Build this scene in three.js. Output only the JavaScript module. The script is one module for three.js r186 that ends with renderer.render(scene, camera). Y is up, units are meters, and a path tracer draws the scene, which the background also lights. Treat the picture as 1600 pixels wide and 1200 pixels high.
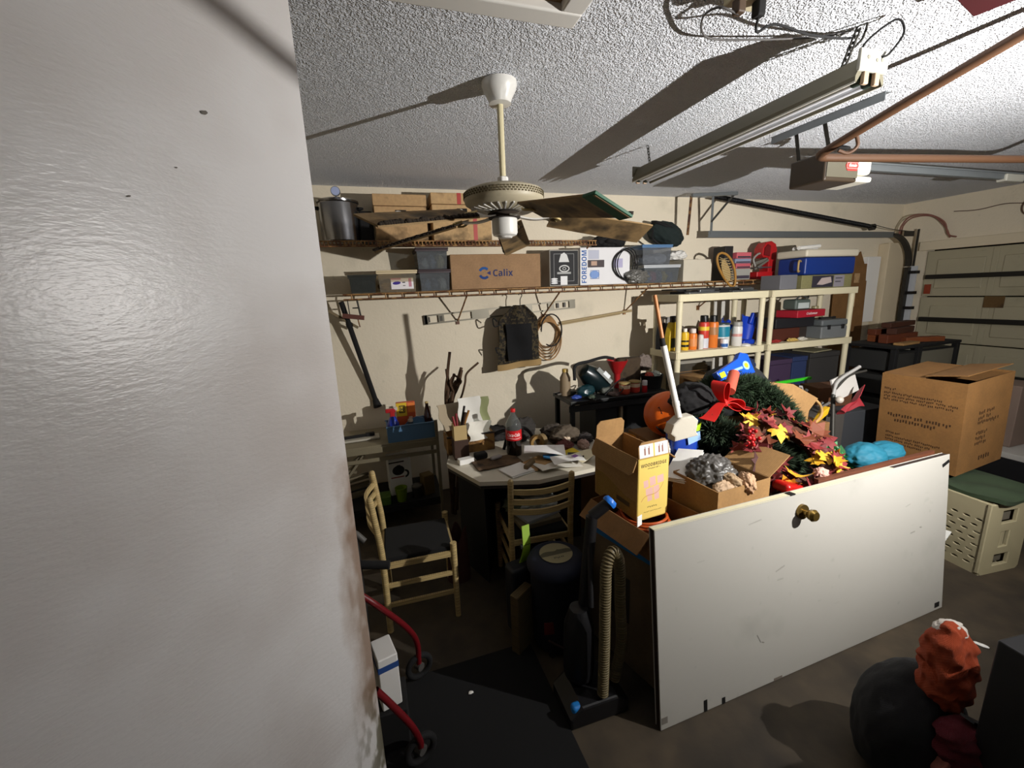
import * as THREE from 'three';
import { mergeGeometries, toCreasedNormals, mergeVertices } from 'three/addons/utils/BufferGeometryUtils.js';
import { RoundedBoxGeometry } from 'three/addons/geometries/RoundedBoxGeometry.js';
import { RectAreaLightUniformsLib } from 'three/addons/lights/RectAreaLightUniformsLib.js';

// ---------- camera, light, exposure ----------
const scene = new THREE.Scene();
const renderer = new THREE.WebGLRenderer({ antialias: true });
renderer.toneMapping = THREE.LinearToneMapping;
renderer.toneMappingExposure = 1.06;
renderer.shadowMap.enabled = true;
RectAreaLightUniformsLib.init();
const rad = (d) => d * Math.PI / 180;
const EYE = new THREE.Vector3(0, 1.82, 0);
const camera = new THREE.PerspectiveCamera(2 * Math.atan(600 / 660) * 180 / Math.PI, 4 / 3, 0.05, 60);
camera.position.copy(EYE);
camera.rotation.order = 'YXZ';
camera.rotation.set(rad(-12.18), rad(-16.95), rad(-2.23));
scene.add(camera);
scene.background = new THREE.Color(0x000000);
// the one lamp that is on: a work lamp with a wide reflector on a stand, aimed at the back wall, right of the photographer and out of frame
const LAMP = { pos: [2.45, 1.88, -0.1], aim: [2.0, 2.3, -3.8], angle: 88, power: 31, color: 0xfffcf8 };
// added soft fill light behind the photographer, set in an invented doorway
const FILL_LIGHT = { pos: [0.75, 1.05, 2.56], size: [0.9, 2.0], power: 0.28, color: 0xf2f4ff };

// ---------- helpers ----------
const V = (x, y, z) => new THREE.Vector3(x, y, z);
let seed = 12345;
const rnd = () => { seed = (seed * 1664525 + 1013904223) >>> 0; return seed / 4294967296; };
const reseed = (s) => { seed = s >>> 0; };
const rr = (a, b) => a + (b - a) * rnd();
const h3 = (x, y, z) => { let n = (x * 374761393 + y * 668265263 + z * 2147483647) | 0; n = Math.imul(n ^ (n >>> 13), 1274126177); n ^= n >>> 16; return (n >>> 0) / 4294967296; };
const sm = (t) => t * t * (3 - 2 * t);
const lerp = (a, b, t) => a + (b - a) * t;
const clamp = (x, a = 0, b = 1) => Math.min(b, Math.max(a, x));
function vn(x, y, z = 0) {
  const X = Math.floor(x), Y = Math.floor(y), Z = Math.floor(z), u = sm(x - X), v = sm(y - Y), w = sm(z - Z);
  const c = (i, j, k) => h3(X + i, Y + j, Z + k);
  return lerp(lerp(lerp(c(0, 0, 0), c(1, 0, 0), u), lerp(c(0, 1, 0), c(1, 1, 0), u), v), lerp(lerp(c(0, 0, 1), c(1, 0, 1), u), lerp(c(0, 1, 1), c(1, 1, 1), u), v), w);
}
const fbm = (x, y, z = 0, o = 4) => { let s = 0, a = 0.5, t = 0; for (let i = 0; i < o; i++) { s += a * vn(x, y, z + i * 7.3); t += a; x *= 2.03; y *= 2.03; z *= 2.03; a *= 0.5; } return s / t; };
// tileable noise: n cells per tile
function tn(u, v, n, k = 0) {
  const x = u * n, y = v * n, X = Math.floor(x), Y = Math.floor(y), a = sm(x - X), b = sm(y - Y), c = (i, j) => h3((X + i) % n, (Y + j) % n, k);
  return lerp(lerp(c(0, 0), c(1, 0), a), lerp(c(0, 1), c(1, 1), a), b);
}
const tfbm = (u, v, n, k = 0, o = 4) => { let s = 0, a = 0.5, t = 0; for (let i = 0; i < o; i++) { s += a * tn(u, v, n, k + i); t += a; n *= 2; a *= 0.5; } return s / t; };
function dataTex(n, size, fn, srgb) {   // fn(u,v) -> grey or [r,g,b] in 0..1; size = metres per tile
  const d = new Uint8Array(n * n * 4);
  for (let j = 0; j < n; j++) for (let i = 0; i < n; i++) { const c = fn(i / n, j / n), q = (j * n + i) * 4; for (let k = 0; k < 3; k++) d[q + k] = 255 * clamp(Array.isArray(c) ? c[k] : c); d[q + 3] = 255; }
  const t = new THREE.DataTexture(d, n, n); t.wrapS = t.wrapT = THREE.RepeatWrapping; t.magFilter = THREE.LinearFilter; t.minFilter = THREE.LinearFilter;
  const s = Array.isArray(size) ? size : [size, size]; t.repeat.set(1 / s[0], 1 / s[1]);
  if (srgb) t.colorSpace = THREE.SRGBColorSpace; t.needsUpdate = true; return t;
}
function canvasTex(w, h, draw) {
  const c = document.createElement('canvas'); c.width = w; c.height = h; const g = c.getContext('2d'); draw(g, w, h);
  const t = new THREE.CanvasTexture(c); t.colorSpace = THREE.SRGBColorSpace; t.needsUpdate = true; return t;
}
const MATS = new Map();
function mat(color, roughness = 0.7, o = {}) {
  const key = JSON.stringify([color, roughness, Object.keys(o).map((k) => [k, o[k] && o[k].uuid ? o[k].uuid : o[k]])]);
  if (!MATS.has(key)) { const P = o.transmission || o.clearcoat || o.sheen; MATS.set(key, new (P ? THREE.MeshPhysicalMaterial : THREE.MeshStandardMaterial)({ color, roughness, ...o })); }
  return MATS.get(key);
}
function clean(g) {
  if (g.index) g = g.toNonIndexed();
  for (const k of Object.keys(g.attributes)) if (!['position', 'normal', 'uv'].includes(k)) g.deleteAttribute(k);
  if (!g.attributes.normal) g.computeVertexNormals();
  if (!g.attributes.uv) g.setAttribute('uv', new THREE.BufferAttribute(new Float32Array(g.attributes.position.count * 2), 2));
  g.morphAttributes = {}; return g;
}
function uvBox(g) {   // uv in metres from the dominant axis of each face
  const p = g.attributes.position, uv = g.attributes.uv, a = V(), b = V(), c = V();
  for (let i = 0; i < p.count; i += 3) {
    a.fromBufferAttribute(p, i); b.fromBufferAttribute(p, i + 1); c.fromBufferAttribute(p, i + 2);
    const n = b.clone().sub(a).cross(c.clone().sub(a)), x = Math.abs(n.x), y = Math.abs(n.y), z = Math.abs(n.z);
    for (let k = 0; k < 3; k++) { const q = [a, b, c][k]; if (y >= x && y >= z) uv.setXY(i + k, q.x, q.z); else if (x >= z) uv.setXY(i + k, q.z, q.y); else uv.setXY(i + k, q.x, q.y); }
  }
  return g;
}
const join = (gs) => { gs = (Array.isArray(gs) ? gs.flat(9) : [gs]).map(clean); return gs.length > 1 ? mergeGeometries(gs) : gs[0]; };
const COUNT = new Map();
function numbered(n) { const k = COUNT.get(n) || 0; COUNT.set(n, k + 1); return k ? `${n}_${String(k).padStart(3, '0')}` : n; }
function mesh(name, gs, m, parent, o = {}) {
  let g = join(gs); if (!o.keepUV) g = uvBox(g);
  const e = new THREE.Mesh(g, m); e.name = name; e.castShadow = e.receiveShadow = true;
  if (parent) parent.add(e); return e;
}
function thing(name, label, category, pos = [0, 0, 0], turn = 0, group) {
  const o = new THREE.Group(); o.name = numbered(name); o.position.set(...pos); o.rotation.y = turn; scene.add(o);
  o.userData = { label, category }; if (group) o.userData.group = group; return o;
}
function single(name, label, category, gs, m, pos = [0, 0, 0], turn = 0, group, o = {}) {   // a thing that is one mesh
  const e = mesh(numbered(name), gs, m, scene, o); e.position.set(...pos); e.rotation.y = turn;
  e.userData = { label, category }; if (group) e.userData.group = group; return e;
}
function struct(name, gs, m, label, o = {}) { const e = mesh(name, gs, m, scene, o); e.userData = { kind: 'structure' }; if (label) e.userData.label = label; return e; }
function structGroup(name, label) { const o = new THREE.Group(); o.name = name; scene.add(o); o.userData = { kind: 'structure', label }; return o; }
function copy(o, label, pos, turn = 0) { const c = o.clone(); c.name = numbered(o.name.replace(/_\d{3}$/, '')); scene.add(c); c.position.set(...pos); c.rotation.y = turn; c.userData = { ...o.userData, label: label || o.userData.label }; return c; }
// geometry; boxes and cylinders are given by the centre of their base
const bx = (w, h, d, x = 0, y = 0, z = 0, r = 0) => (r ? new RoundedBoxGeometry(w, h, d, 2, Math.min(r, w / 2.01, h / 2.01, d / 2.01)) : new THREE.BoxGeometry(w, h, d)).translate(x, y + h / 2, z);
const cy = (r0, r1, h, x = 0, y = 0, z = 0, s = 20) => new THREE.CylinderGeometry(r1, r0, h, s).translate(x, y + h / 2, z);   // r0 bottom, r1 top
const la = (pts, s = 24) => { const g = new THREE.LatheGeometry(pts.map(([r, y]) => new THREE.Vector2(Math.max(r, 1e-5), y)), s); return toCreasedNormals(g, 0.7); };
const tb = (pts, r = 0.005, seg = 0, rs = 8, closed = false, t = 0.5) => new THREE.TubeGeometry(new THREE.CatmullRomCurve3(pts.map((p) => V(...p)), closed, 'catmullrom', t), seg || pts.length * 6, r, rs, closed);
function rod(a, b, r = 0.005, s = 8, r2 = r) { const A = V(...a), B = V(...b), d = B.clone().sub(A), g = new THREE.CylinderGeometry(r2, r, d.length(), s); g.applyQuaternion(new THREE.Quaternion().setFromUnitVectors(V(0, 1, 0), d.normalize())); return g.translate((a[0] + b[0]) / 2, (a[1] + b[1]) / 2, (a[2] + b[2]) / 2); }
function bar(a, b, w, h, up = [0, 1, 0]) { const A = V(...a), B = V(...b), f = B.clone().sub(A), L = f.length(); f.normalize(); const s = V(...up).cross(f).normalize(), u = f.clone().cross(s); const g = new THREE.BoxGeometry(w, h, L); g.applyMatrix4(new THREE.Matrix4().makeBasis(s, u, f)); return g.translate((a[0] + b[0]) / 2, (a[1] + b[1]) / 2, (a[2] + b[2]) / 2); }
const rot = (g, x = 0, y = 0, z = 0) => g.rotateX(x).rotateY(y).rotateZ(z);
const mv = (g, x, y, z) => g.translate(x, y, z);
function ext(pts, depth, bevel = 0) { const s = new THREE.Shape(pts.map(([x, y]) => new THREE.Vector2(x, y))); return new THREE.ExtrudeGeometry(s, { depth, bevelEnabled: bevel > 0, bevelSize: bevel, bevelThickness: bevel, bevelSegments: 2, steps: 1 }); }
const slab = (pts, h, y = 0) => ext(pts.map(([x, z]) => [x, -z]), h).rotateX(-Math.PI / 2).translate(0, y, 0);   // polygon in plan (x,z), raised by h
function sheet(fn, nu, nv, t = 0.002) {   // thin shell with real thickness; fn(u,v) -> [x,y,z]
  const P = []; for (let j = 0; j <= nv; j++) for (let i = 0; i <= nu; i++) P.push(V(...fn(i / nu, j / nv)));
  const at = (i, j) => P[clamp(j, 0, nv) * (nu + 1) + clamp(i, 0, nu)];
  const top = [], bot = [];
  for (let j = 0; j <= nv; j++) for (let i = 0; i <= nu; i++) { const n = at(i + 1, j).clone().sub(at(i - 1, j)).cross(at(i, j + 1).clone().sub(at(i, j - 1))).normalize(); top.push(at(i, j).clone().addScaledVector(n, t / 2)); bot.push(at(i, j).clone().addScaledVector(n, -t / 2)); }
  const pos = [...top, ...bot].flatMap((v) => [v.x, v.y, v.z]), idx = [], N = top.length, k = (i, j) => j * (nu + 1) + i;
  for (let j = 0; j < nv; j++) for (let i = 0; i < nu; i++) { const a = k(i, j), b = k(i + 1, j), c = k(i + 1, j + 1), d = k(i, j + 1); idx.push(a, b, c, a, c, d, N + a, N + c, N + b, N + a, N + d, N + c); }
  const rim = (a, b) => idx.push(a, N + b, b, a, N + a, N + b);
  for (let i = 0; i < nu; i++) { rim(k(i, 0), k(i + 1, 0)); rim(k(i + 1, nv), k(i, nv)); }
  for (let j = 0; j < nv; j++) { rim(k(0, j + 1), k(0, j)); rim(k(nu, j), k(nu, j + 1)); }
  const g = new THREE.BufferGeometry(); g.setAttribute('position', new THREE.Float32BufferAttribute(pos, 3)); g.setIndex(idx);
  g.computeVertexNormals(); return toCreasedNormals(g, 0.9);
}
function blob(rx, ry, rz, amp = 0.15, f = 3, s = 1, det = 4, crease = 0) {   // lumpy body; base at y = 0
  let g = mergeVertices(new THREE.IcosahedronGeometry(1, det <= 2 ? det : det * 3 + 1).deleteAttribute('uv').deleteAttribute('normal')); const p = g.attributes.position;
  for (let i = 0; i < p.count; i++) {
    const x = p.getX(i), y = p.getY(i), z = p.getZ(i); let n = fbm(x * f + s * 9.1, y * f + s * 3.7, z * f, 3) - 0.5;
    if (crease) n += crease * (Math.abs(fbm(x * f * 1.7 + s, y * f * 1.7, z * f * 1.7 + 5, 3) - 0.5) * 2 - 0.3);
    const k = 1 + amp * 2 * n; p.setXYZ(i, x * rx * k, Math.max(y * ry * k, -ry * 0.8) + ry * 0.8, z * rz * k);
  }
  g.computeVertexNormals(); return g;
}
function folds(rx, ry, rz, n, amp, s) {   // body of gathered cloth; base at y = 0
  const g = mergeVertices(new THREE.IcosahedronGeometry(1, 22).deleteAttribute('uv').deleteAttribute('normal')), p = g.attributes.position;
  for (let i = 0; i < p.count; i++) { const x = p.getX(i), y = p.getY(i), z = p.getZ(i), w = fbm(x * 1.6 + s, y * 1.6, z * 1.6, 3) - 0.5, k = 1 + amp * (Math.sin(n * (y + 0.35 * x) + 9 * w + s) * 0.6 + 0.5 * Math.sin(n * 2.1 * (y - 0.2 * x) + 12 * w)) + 0.5 * w; p.setXYZ(i, x * rx * k, Math.max(y * ry * (1 + 0.3 * w), -ry * 0.9) + ry * 0.9, z * rz * k); }
  g.computeVertexNormals(); return g;
}
function decal(name, w, h, px, draw, parent, pos, rotn = [0, 0, 0], o = {}) {   // flat print with a clear ground, on a face of its parent
  const t = canvasTex(Math.round(w * px), Math.round(h * px), draw);
  const m = new THREE.MeshStandardMaterial({ map: t, transparent: true, roughness: o.rough ?? 0.8 });
  const e = mesh(name, new THREE.PlaneGeometry(w, h), m, parent, { keepUV: true }); e.position.set(...pos); e.rotation.set(...rotn); if (o.label) e.userData.label = o.label; return e;
}
// rows of print too small to read in the photograph: blurred word-long strokes
function smallPrint(g, x, y, w, h, sd) { reseed(sd); let q = x; while (q < x + w) { const l = Math.min(h * rr(1.2, 3.6), x + w - q); for (let k = 0; k < l; k += h * 0.55) g.fillRect(q + k, y - h * rr(0.55, 0.9), h * 0.3, h * rr(0.5, 0.8)); q += l + h * 0.6; } }
// textures shared by the materials
const T = {
  plaster: dataTex(512, 0.9, (u, v) => 0.55 * tfbm(u, v, 16, 3, 5) + 0.45 * tfbm(u, v, 64, 9, 3)),
  popcorn: dataTex(1024, 0.52, (u, v) => { const a = tfbm(u, v, 90, 1, 2), b = tfbm(u, v, 150, 5, 2), c = tfbm(u, v, 24, 8, 2); return clamp((a * 0.62 + b * 0.38 + (c - 0.5) * 0.25 - 0.36) * 2.6); }),
  concrete: dataTex(1024, 3.1, (u, v) => { const a = tfbm(u, v, 5, 2, 5), b = tfbm(u, v, 40, 6, 3), s = tfbm(u, v, 9, 21, 4); const k = 0.36 + 0.22 * (a - 0.5) + 0.12 * (b - 0.5) - (s > 0.58 ? (s - 0.58) * 0.5 : 0); return [k * 1.1, k * 0.97, k * 0.78]; }, true),
  fine: dataTex(256, 0.12, (u, v) => tfbm(u, v, 32, 4, 3)),
  card: dataTex(256, 0.5, (u, v) => { const k = 0.9 + 0.12 * (tfbm(u, v, 6, 11, 5) - 0.5) + 0.08 * (tfbm(u, v, 60, 2, 2) - 0.5) + 0.025 * Math.sin(v * 6.283 * 60); return [k, k, k]; }, true),
  stain: dataTex(256, 0.6, (u, v) => { const a = tfbm(u, v, 5, 31, 5), k = 0.92 - (a > 0.55 ? (a - 0.55) * 2.2 : 0) - 0.1 * (tfbm(u, v, 40, 3, 2) - 0.5); return [k, k * 0.97, k * 0.92]; }, true),
  wood: dataTex(256, [0.5, 0.06], (u, v) => { const k = 0.86 + 0.2 * (tfbm(u * 1, v, 8, 4, 4) - 0.5) + 0.07 * Math.sin((v * 5 + tfbm(u, v, 4, 9, 2)) * 6.283); return [k, k * 0.97, k * 0.92]; }, true),
  grime: dataTex(512, 2.3, (u, v) => { const a = tfbm(u, v, 7, 41, 5), b = tfbm(u, v, 50, 13, 2); const k = 0.95 - (a > 0.6 ? (a - 0.6) * 0.35 : 0) - (b > 0.84 ? (b - 0.84) * 0.5 : 0); return [k, k * 0.985, k * 0.95]; }, true),
  cloth: dataTex(256, 0.08, (u, v) => 0.5 + 0.25 * Math.sin(u * 6.283 * 24) * Math.sin(v * 6.283 * 24) + 0.4 * (tfbm(u, v, 8, 3, 3) - 0.5)),
  rust: dataTex(256, 0.25, (u, v) => { const a = tfbm(u, v, 8, 17, 5); const k = clamp((a - 0.42) * 5); return [lerp(0.80, 0.45, k), lerp(0.66, 0.27, k), lerp(0.46, 0.14, k)]; }, true),
};
// ---------- the room ----------
const HC = 2.69, ZW = -3.8, XR = 6.25, XL = -1.7, ZF = 2.6;
const M = {
  wall: mat(0xeee6d5, 0.85, { map: T.grime, bumpMap: T.plaster, bumpScale: 0.0025 }),
  ceil: mat(0xeff2f8, 0.95, { bumpMap: T.popcorn, bumpScale: 0.0115 }),
  floor: mat(0xa8a39a, 0.8, { map: T.concrete, bumpMap: T.plaster, bumpScale: 0.0015 }),
  white: mat(0xe8e6e0, 0.5), cream: mat(0xd9cfae, 0.55), black: mat(0x0b0a0b, 0.85), blackM: mat(0x141416, 0.4, { metalness: 0.3 }),
  wire: mat(0xc4b49c, 0.55, { map: T.rust }), steel: mat(0x8f9294, 0.35, { metalness: 0.85 }), galv: mat(0x7d8284, 0.5, { metalness: 0.6 }),
  darkMetal: mat(0x3a3833, 0.55, { metalness: 0.5 }), card: mat(0xa9814f, 0.85, { map: T.card }), cardD: mat(0x8a6236, 0.85, { map: T.card }), cardP: mat(0xcbaa80, 0.85, { map: T.stain }),
  paper: mat(0xe9e7e1, 0.8), brownRod: mat(0x4e331e, 0.6),
};
struct('floor', bx(XR - XL + 0.3, 0.12, ZF - ZW + 0.3, (XR + XL) / 2, -0.12, (ZF + ZW) / 2), M.floor, 'stained grey brown concrete garage floor');
struct('ceiling', bx(XR - XL + 0.3, 0.12, ZF - ZW + 0.3, (XR + XL) / 2, HC, (ZF + ZW) / 2), M.ceil, 'pale popcorn textured garage ceiling');
struct('wall_back', bx(XR - XL + 0.3, HC, 0.12, (XR + XL) / 2, 0, ZW - 0.06), M.wall, 'cream plaster wall behind the shelves');
struct('wall_far_left', bx(0.12, HC, ZF - ZW, XL - 0.06, 0, (ZF + ZW) / 2), M.wall, 'cream plaster wall out of view');
{ // wall behind the camera, with an opening made for the added fill light
  const dx = FILL_LIGHT.pos[0], dw = FILL_LIGHT.size[0], dh = 2.05;
  struct('wall_front', [bx(dx - dw / 2 - XL, HC, 0.12, (dx - dw / 2 + XL) / 2, 0, ZF + 0.06), bx(XR - dx - dw / 2, HC, 0.12, (XR + dx + dw / 2) / 2, 0, ZF + 0.06), bx(dw, HC - dh, 0.12, dx, dh, ZF + 0.06)], M.wall, 'cream plaster wall behind the photographer');
}
// the near wall at the left: glossy paint with brush ripple, brown grime along its end
{
  const L = 1.75, H = HC;
  const W = 1024, Hh = 1024;
  const t = new THREE.DataTexture(new Uint8Array(W * Hh * 4), W, Hh), d = t.image.data;
  for (let j = 0; j < Hh; j++) for (let i = 0; i < W; i++) {
    const x = i / W * L, y = j / Hh * H, e = L - x;   // e = metres from the free end
    let r = 0.865, g = 0.853, b = 0.845;
    const a = fbm(x * 3, y * 3, 2, 4), n = fbm(x * 18, y * 11, 5, 4), s = fbm(x * 60, y * 22, 7, 3);
    const soft = clamp((a - 0.53) * 3) * 0.10; r -= soft * 0.85; g -= soft; b -= soft * 1.1;
    const band = clamp(1 - e / (0.03 + 0.07 * n + 0.05 * clamp((1.3 - y) * 1.2))) * clamp((1.42 - y) * 4 + n - 0.4) * clamp((y - 0.72) * 5 + 0.5 + n);
    const k = clamp(band * 1.6 * (0.2 + 1.1 * s)) * 0.34; r -= k * 0.75; g -= k * 0.95; b -= k * 1.1;
    const low = clamp(1 - e / (0.05 + 0.16 * n)) * clamp((0.72 - y) * 5) * clamp((s - 0.42) * 5) * 0.45; r -= low; g -= low * 1.02; b -= low * 1.15;
    const q = (j * W + i) * 4; d[q] = 255 * r; d[q + 1] = 255 * g; d[q + 2] = 255 * b; d[q + 3] = 255;
  }
  t.colorSpace = THREE.SRGBColorSpace; t.magFilter = THREE.LinearFilter; t.wrapS = t.wrapT = THREE.ClampToEdgeWrapping; t.needsUpdate = true;
  const brush = dataTex(512, [0.36, 0.12], (u, v) => tfbm(u, v, 12, 3, 3) * 0.7 + 0.3 * tfbm(u, v, 40, 6, 2));
  brush.repeat.set(L / 0.2, H / 0.075);
  const m = new THREE.MeshStandardMaterial({ map: t, bumpMap: brush, bumpScale: 0.0005, roughness: 0.31 });
  const g = new THREE.PlaneGeometry(L, H, 1, 1).translate(-L / 2, H / 2, 0.0);
  const core = bx(L, H, 0.1, -L / 2, 0, -0.051);
  const w = structGroup('wall_left', 'near white painted wall at the left with brown grime along its edge');
  mesh('painted_face', g, m, w, { keepUV: true });
  mesh('wall_core', core, mat(0xd9d2c4, 0.8), w);
  w.position.set(-0.119, 0, -1.15); w.rotation.y = Math.atan2(0.785, 0.62);
  // three small chips in the paint
  const chip = mat(0x6d675e, 0.8);
  for (const [x, y, s] of [[-0.234, 2.157, 0.0065], [-0.30, 2.05, 0.002], [-0.38, 1.99, 0.0025]]) mesh('paint_chip', rot(blob(s, 0.0008, s * 0.5, 0.5, 2, s * 99, 2), Math.PI / 2, 0, 0.3).translate(x, y, 0.001), chip, w);
}
// garage-door wall at the right with its opening and the corner return beside the track
const ZD0 = -3.5, ZD1 = 1.6, HD = 2.13;
struct('wall_right', [bx(0.14, HC - HD, ZF - ZW, XR + 0.07, HD, (ZF + ZW) / 2), bx(0.14, HD, ZD0 - ZW, XR + 0.07, 0, (ZD0 + ZW) / 2), bx(0.14, HD, ZF - ZD1, XR + 0.07, 0, (ZF + ZD1) / 2)], M.wall, 'cream wall above and beside the garage door');
struct('trim_1', bx(0.05, 0.1, ZD1 - ZD0 + 0.1, XR - 0.027, HD - 0.01, (ZD0 + ZD1) / 2, 0.004), mat(0xe8dec8, 0.7, { map: T.grime }), 'pale wooden header strip over the garage door');
struct('trim_2', bx(0.22, 0.78, 0.06, 5.77, 1.3, ZW + 0.031, 0.006), mat(0xeceae6, 0.7), 'bright white board on the wall near the door track');
struct('trim_3', bx(0.30, HD + 0.1, 0.12, 6.05, 0, ZW + 0.061, 0.01), mat(0xe0d3ba, 0.8, { map: T.grime }), 'beige stained corner post by the garage door');
{ // garage door: sections > stiles as raised panels, struts across the joints
  const g = structGroup('door_2', 'closed sectional garage door of dull greenish grey panels');
  const m = mat(0xb8b39d, 0.6, { map: T.grime }), md = mat(0x2c2a26, 0.5, { metalness: 0.5 }), gap = 0.012, sh = (HD - 0.02) / 4;
  for (let k = 0; k < 4; k++) {
    const sec = mesh('section', bx(0.04, sh - gap, ZD1 - ZD0 - 0.02, XR + 0.03, 0.01 + k * sh, (ZD0 + ZD1) / 2, 0.006), m, g);
    for (let i = 0; i < 9; i++) { const z = ZD0 + 0.12 + i * 0.56; mesh('raised_panel', bx(0.02, sh - 0.2, 0.42, XR + 0.008, 0.10 + k * sh, z + 0.21, 0.009), m, sec); mesh('stile', bx(0.012, sh - 0.03, 0.05, XR + 0.008, 0.02 + k * sh, z + 0.49, 0.004), m, sec); }
  }
  for (const y of [1.79, 1.30, 0.72]) mesh('strut', bx(0.05, 0.05, ZD1 - ZD0 - 0.1, XR - 0.024, y, (ZD0 + ZD1) / 2, 0.006), md, g);
  mesh('cardboard_patch', bx(0.006, 0.12, 0.16, XR - 0.006, 1.47, -2.83, 0.001), mat(0x6e5530, 0.8, { map: T.stain }), g).userData.label = 'brown patch taped on the door';
  mesh('reflector', bx(0.01, 0.11, 0.06, XR - 0.006, 1.62, -3.43), mat(0x8f3a20, 0.5), g).userData.label = 'small red tab at the door edge';
}
{ // attic hatch: four trim boards and the panel they frame
  const x1 = 0.70, z1 = -1.46, w = 0.95, d = 0.75, b = 0.075;
  const g = structGroup('trim_4', 'white moulded frame of the attic hatch in the ceiling');
  const m = mat(0xdedbd4, 0.55);
  const q = (n, ...a) => mesh(n, bx(...a, 0.008), m, g);
  q('trim_board', w, 0.035, b, x1 - w / 2, HC - 0.035, z1 + b / 2); q('trim_board', w, 0.035, b, x1 - w / 2, HC - 0.035, z1 + d - b / 2);
  q('trim_board', b, 0.035, d - 2 * b, x1 - b / 2, HC - 0.035, z1 + d / 2); q('trim_board', b, 0.035, d - 2 * b, x1 - w + b / 2, HC - 0.035, z1 + d / 2);
  mesh('hatch_panel', bx(w - 2 * b, 0.008, d - 2 * b, x1 - w / 2, HC - 0.010, z1 + d / 2), mat(0xa98d66, 0.7, { map: T.wood }), g).userData.label = 'tan plywood hatch panel';
}
// ---------- the lamp and the added fill light ----------
{
  const [lx, ly, lz] = LAMP.pos;
  const t = thing('work_lamp', 'work lamp with a wide reflector on a black tripod stand', 'lamp', [lx, 0, lz]);
  for (let k = 0; k < 3; k++) { const a = k * 2.094 + 0.5; mesh('leg', rod([0, 0.55, 0], [Math.cos(a) * 0.38, 0.01, Math.sin(a) * 0.38], 0.011), M.blackM, t); }
  mesh('pole', rod([0, 0.5, 0], [0, ly - 0.10, 0], 0.012), M.blackM, t);
  mesh('socket', la([[0, ly - 0.12], [0.025, ly - 0.12], [0.028, ly - 0.06], [0.02, ly - 0.045], [0, ly - 0.045]]), M.black, t);
  const bulb = mesh('bulb', new THREE.SphereGeometry(0.018, 20, 14).translate(0, ly, 0), new THREE.MeshStandardMaterial({ color: 0xffffff, emissive: LAMP.color, emissiveIntensity: 6 }), t);
  bulb.castShadow = false;
  const dir = V(...LAMP.aim).sub(V(...LAMP.pos)).normalize();
  const dish = la([[0.03, -0.05], [0.06, -0.045], [0.10, -0.03], [0.135, -0.005], [0.137, -0.008], [0.10, -0.036], [0.06, -0.052], [0.03, -0.056]], 32); dish.applyQuaternion(new THREE.Quaternion().setFromUnitVectors(V(0, 1, 0), dir)); mesh('reflector', dish.translate(0, ly, 0), mat(0xb9bbbd, 0.3, { metalness: 0.8 }), t);
  const p = new THREE.SpotLight(LAMP.color, LAMP.power, 0, rad(LAMP.angle), 1, 2); p.position.set(0, ly, 0); p.target.position.set(LAMP.aim[0] - lx, LAMP.aim[1], LAMP.aim[2] - lz); t.add(p.target); p.castShadow = true; p.shadow.radius = 0.55; t.add(p);
  const a = new THREE.RectAreaLight(FILL_LIGHT.color, FILL_LIGHT.power, ...FILL_LIGHT.size); a.position.set(...FILL_LIGHT.pos); a.lookAt(FILL_LIGHT.pos[0], FILL_LIGHT.pos[1], -5); scene.add(a);  // added soft fill, no real source behind it
}
single('shadow_rod', 'thin bent rod added out of view to cast a shadow band on the left wall', 'rod', tb([[1.05, 2.687, 0.3], [1.2, 2.4, 0.1], [1.5, 2.07, -0.19], [1.645, 2.023, -0.372], [1.70, 2.006, -0.445]], 0.0075, 60), M.brownRod);  // unseen rod, added near the lamp to throw a shadow band on wall_left
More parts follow.
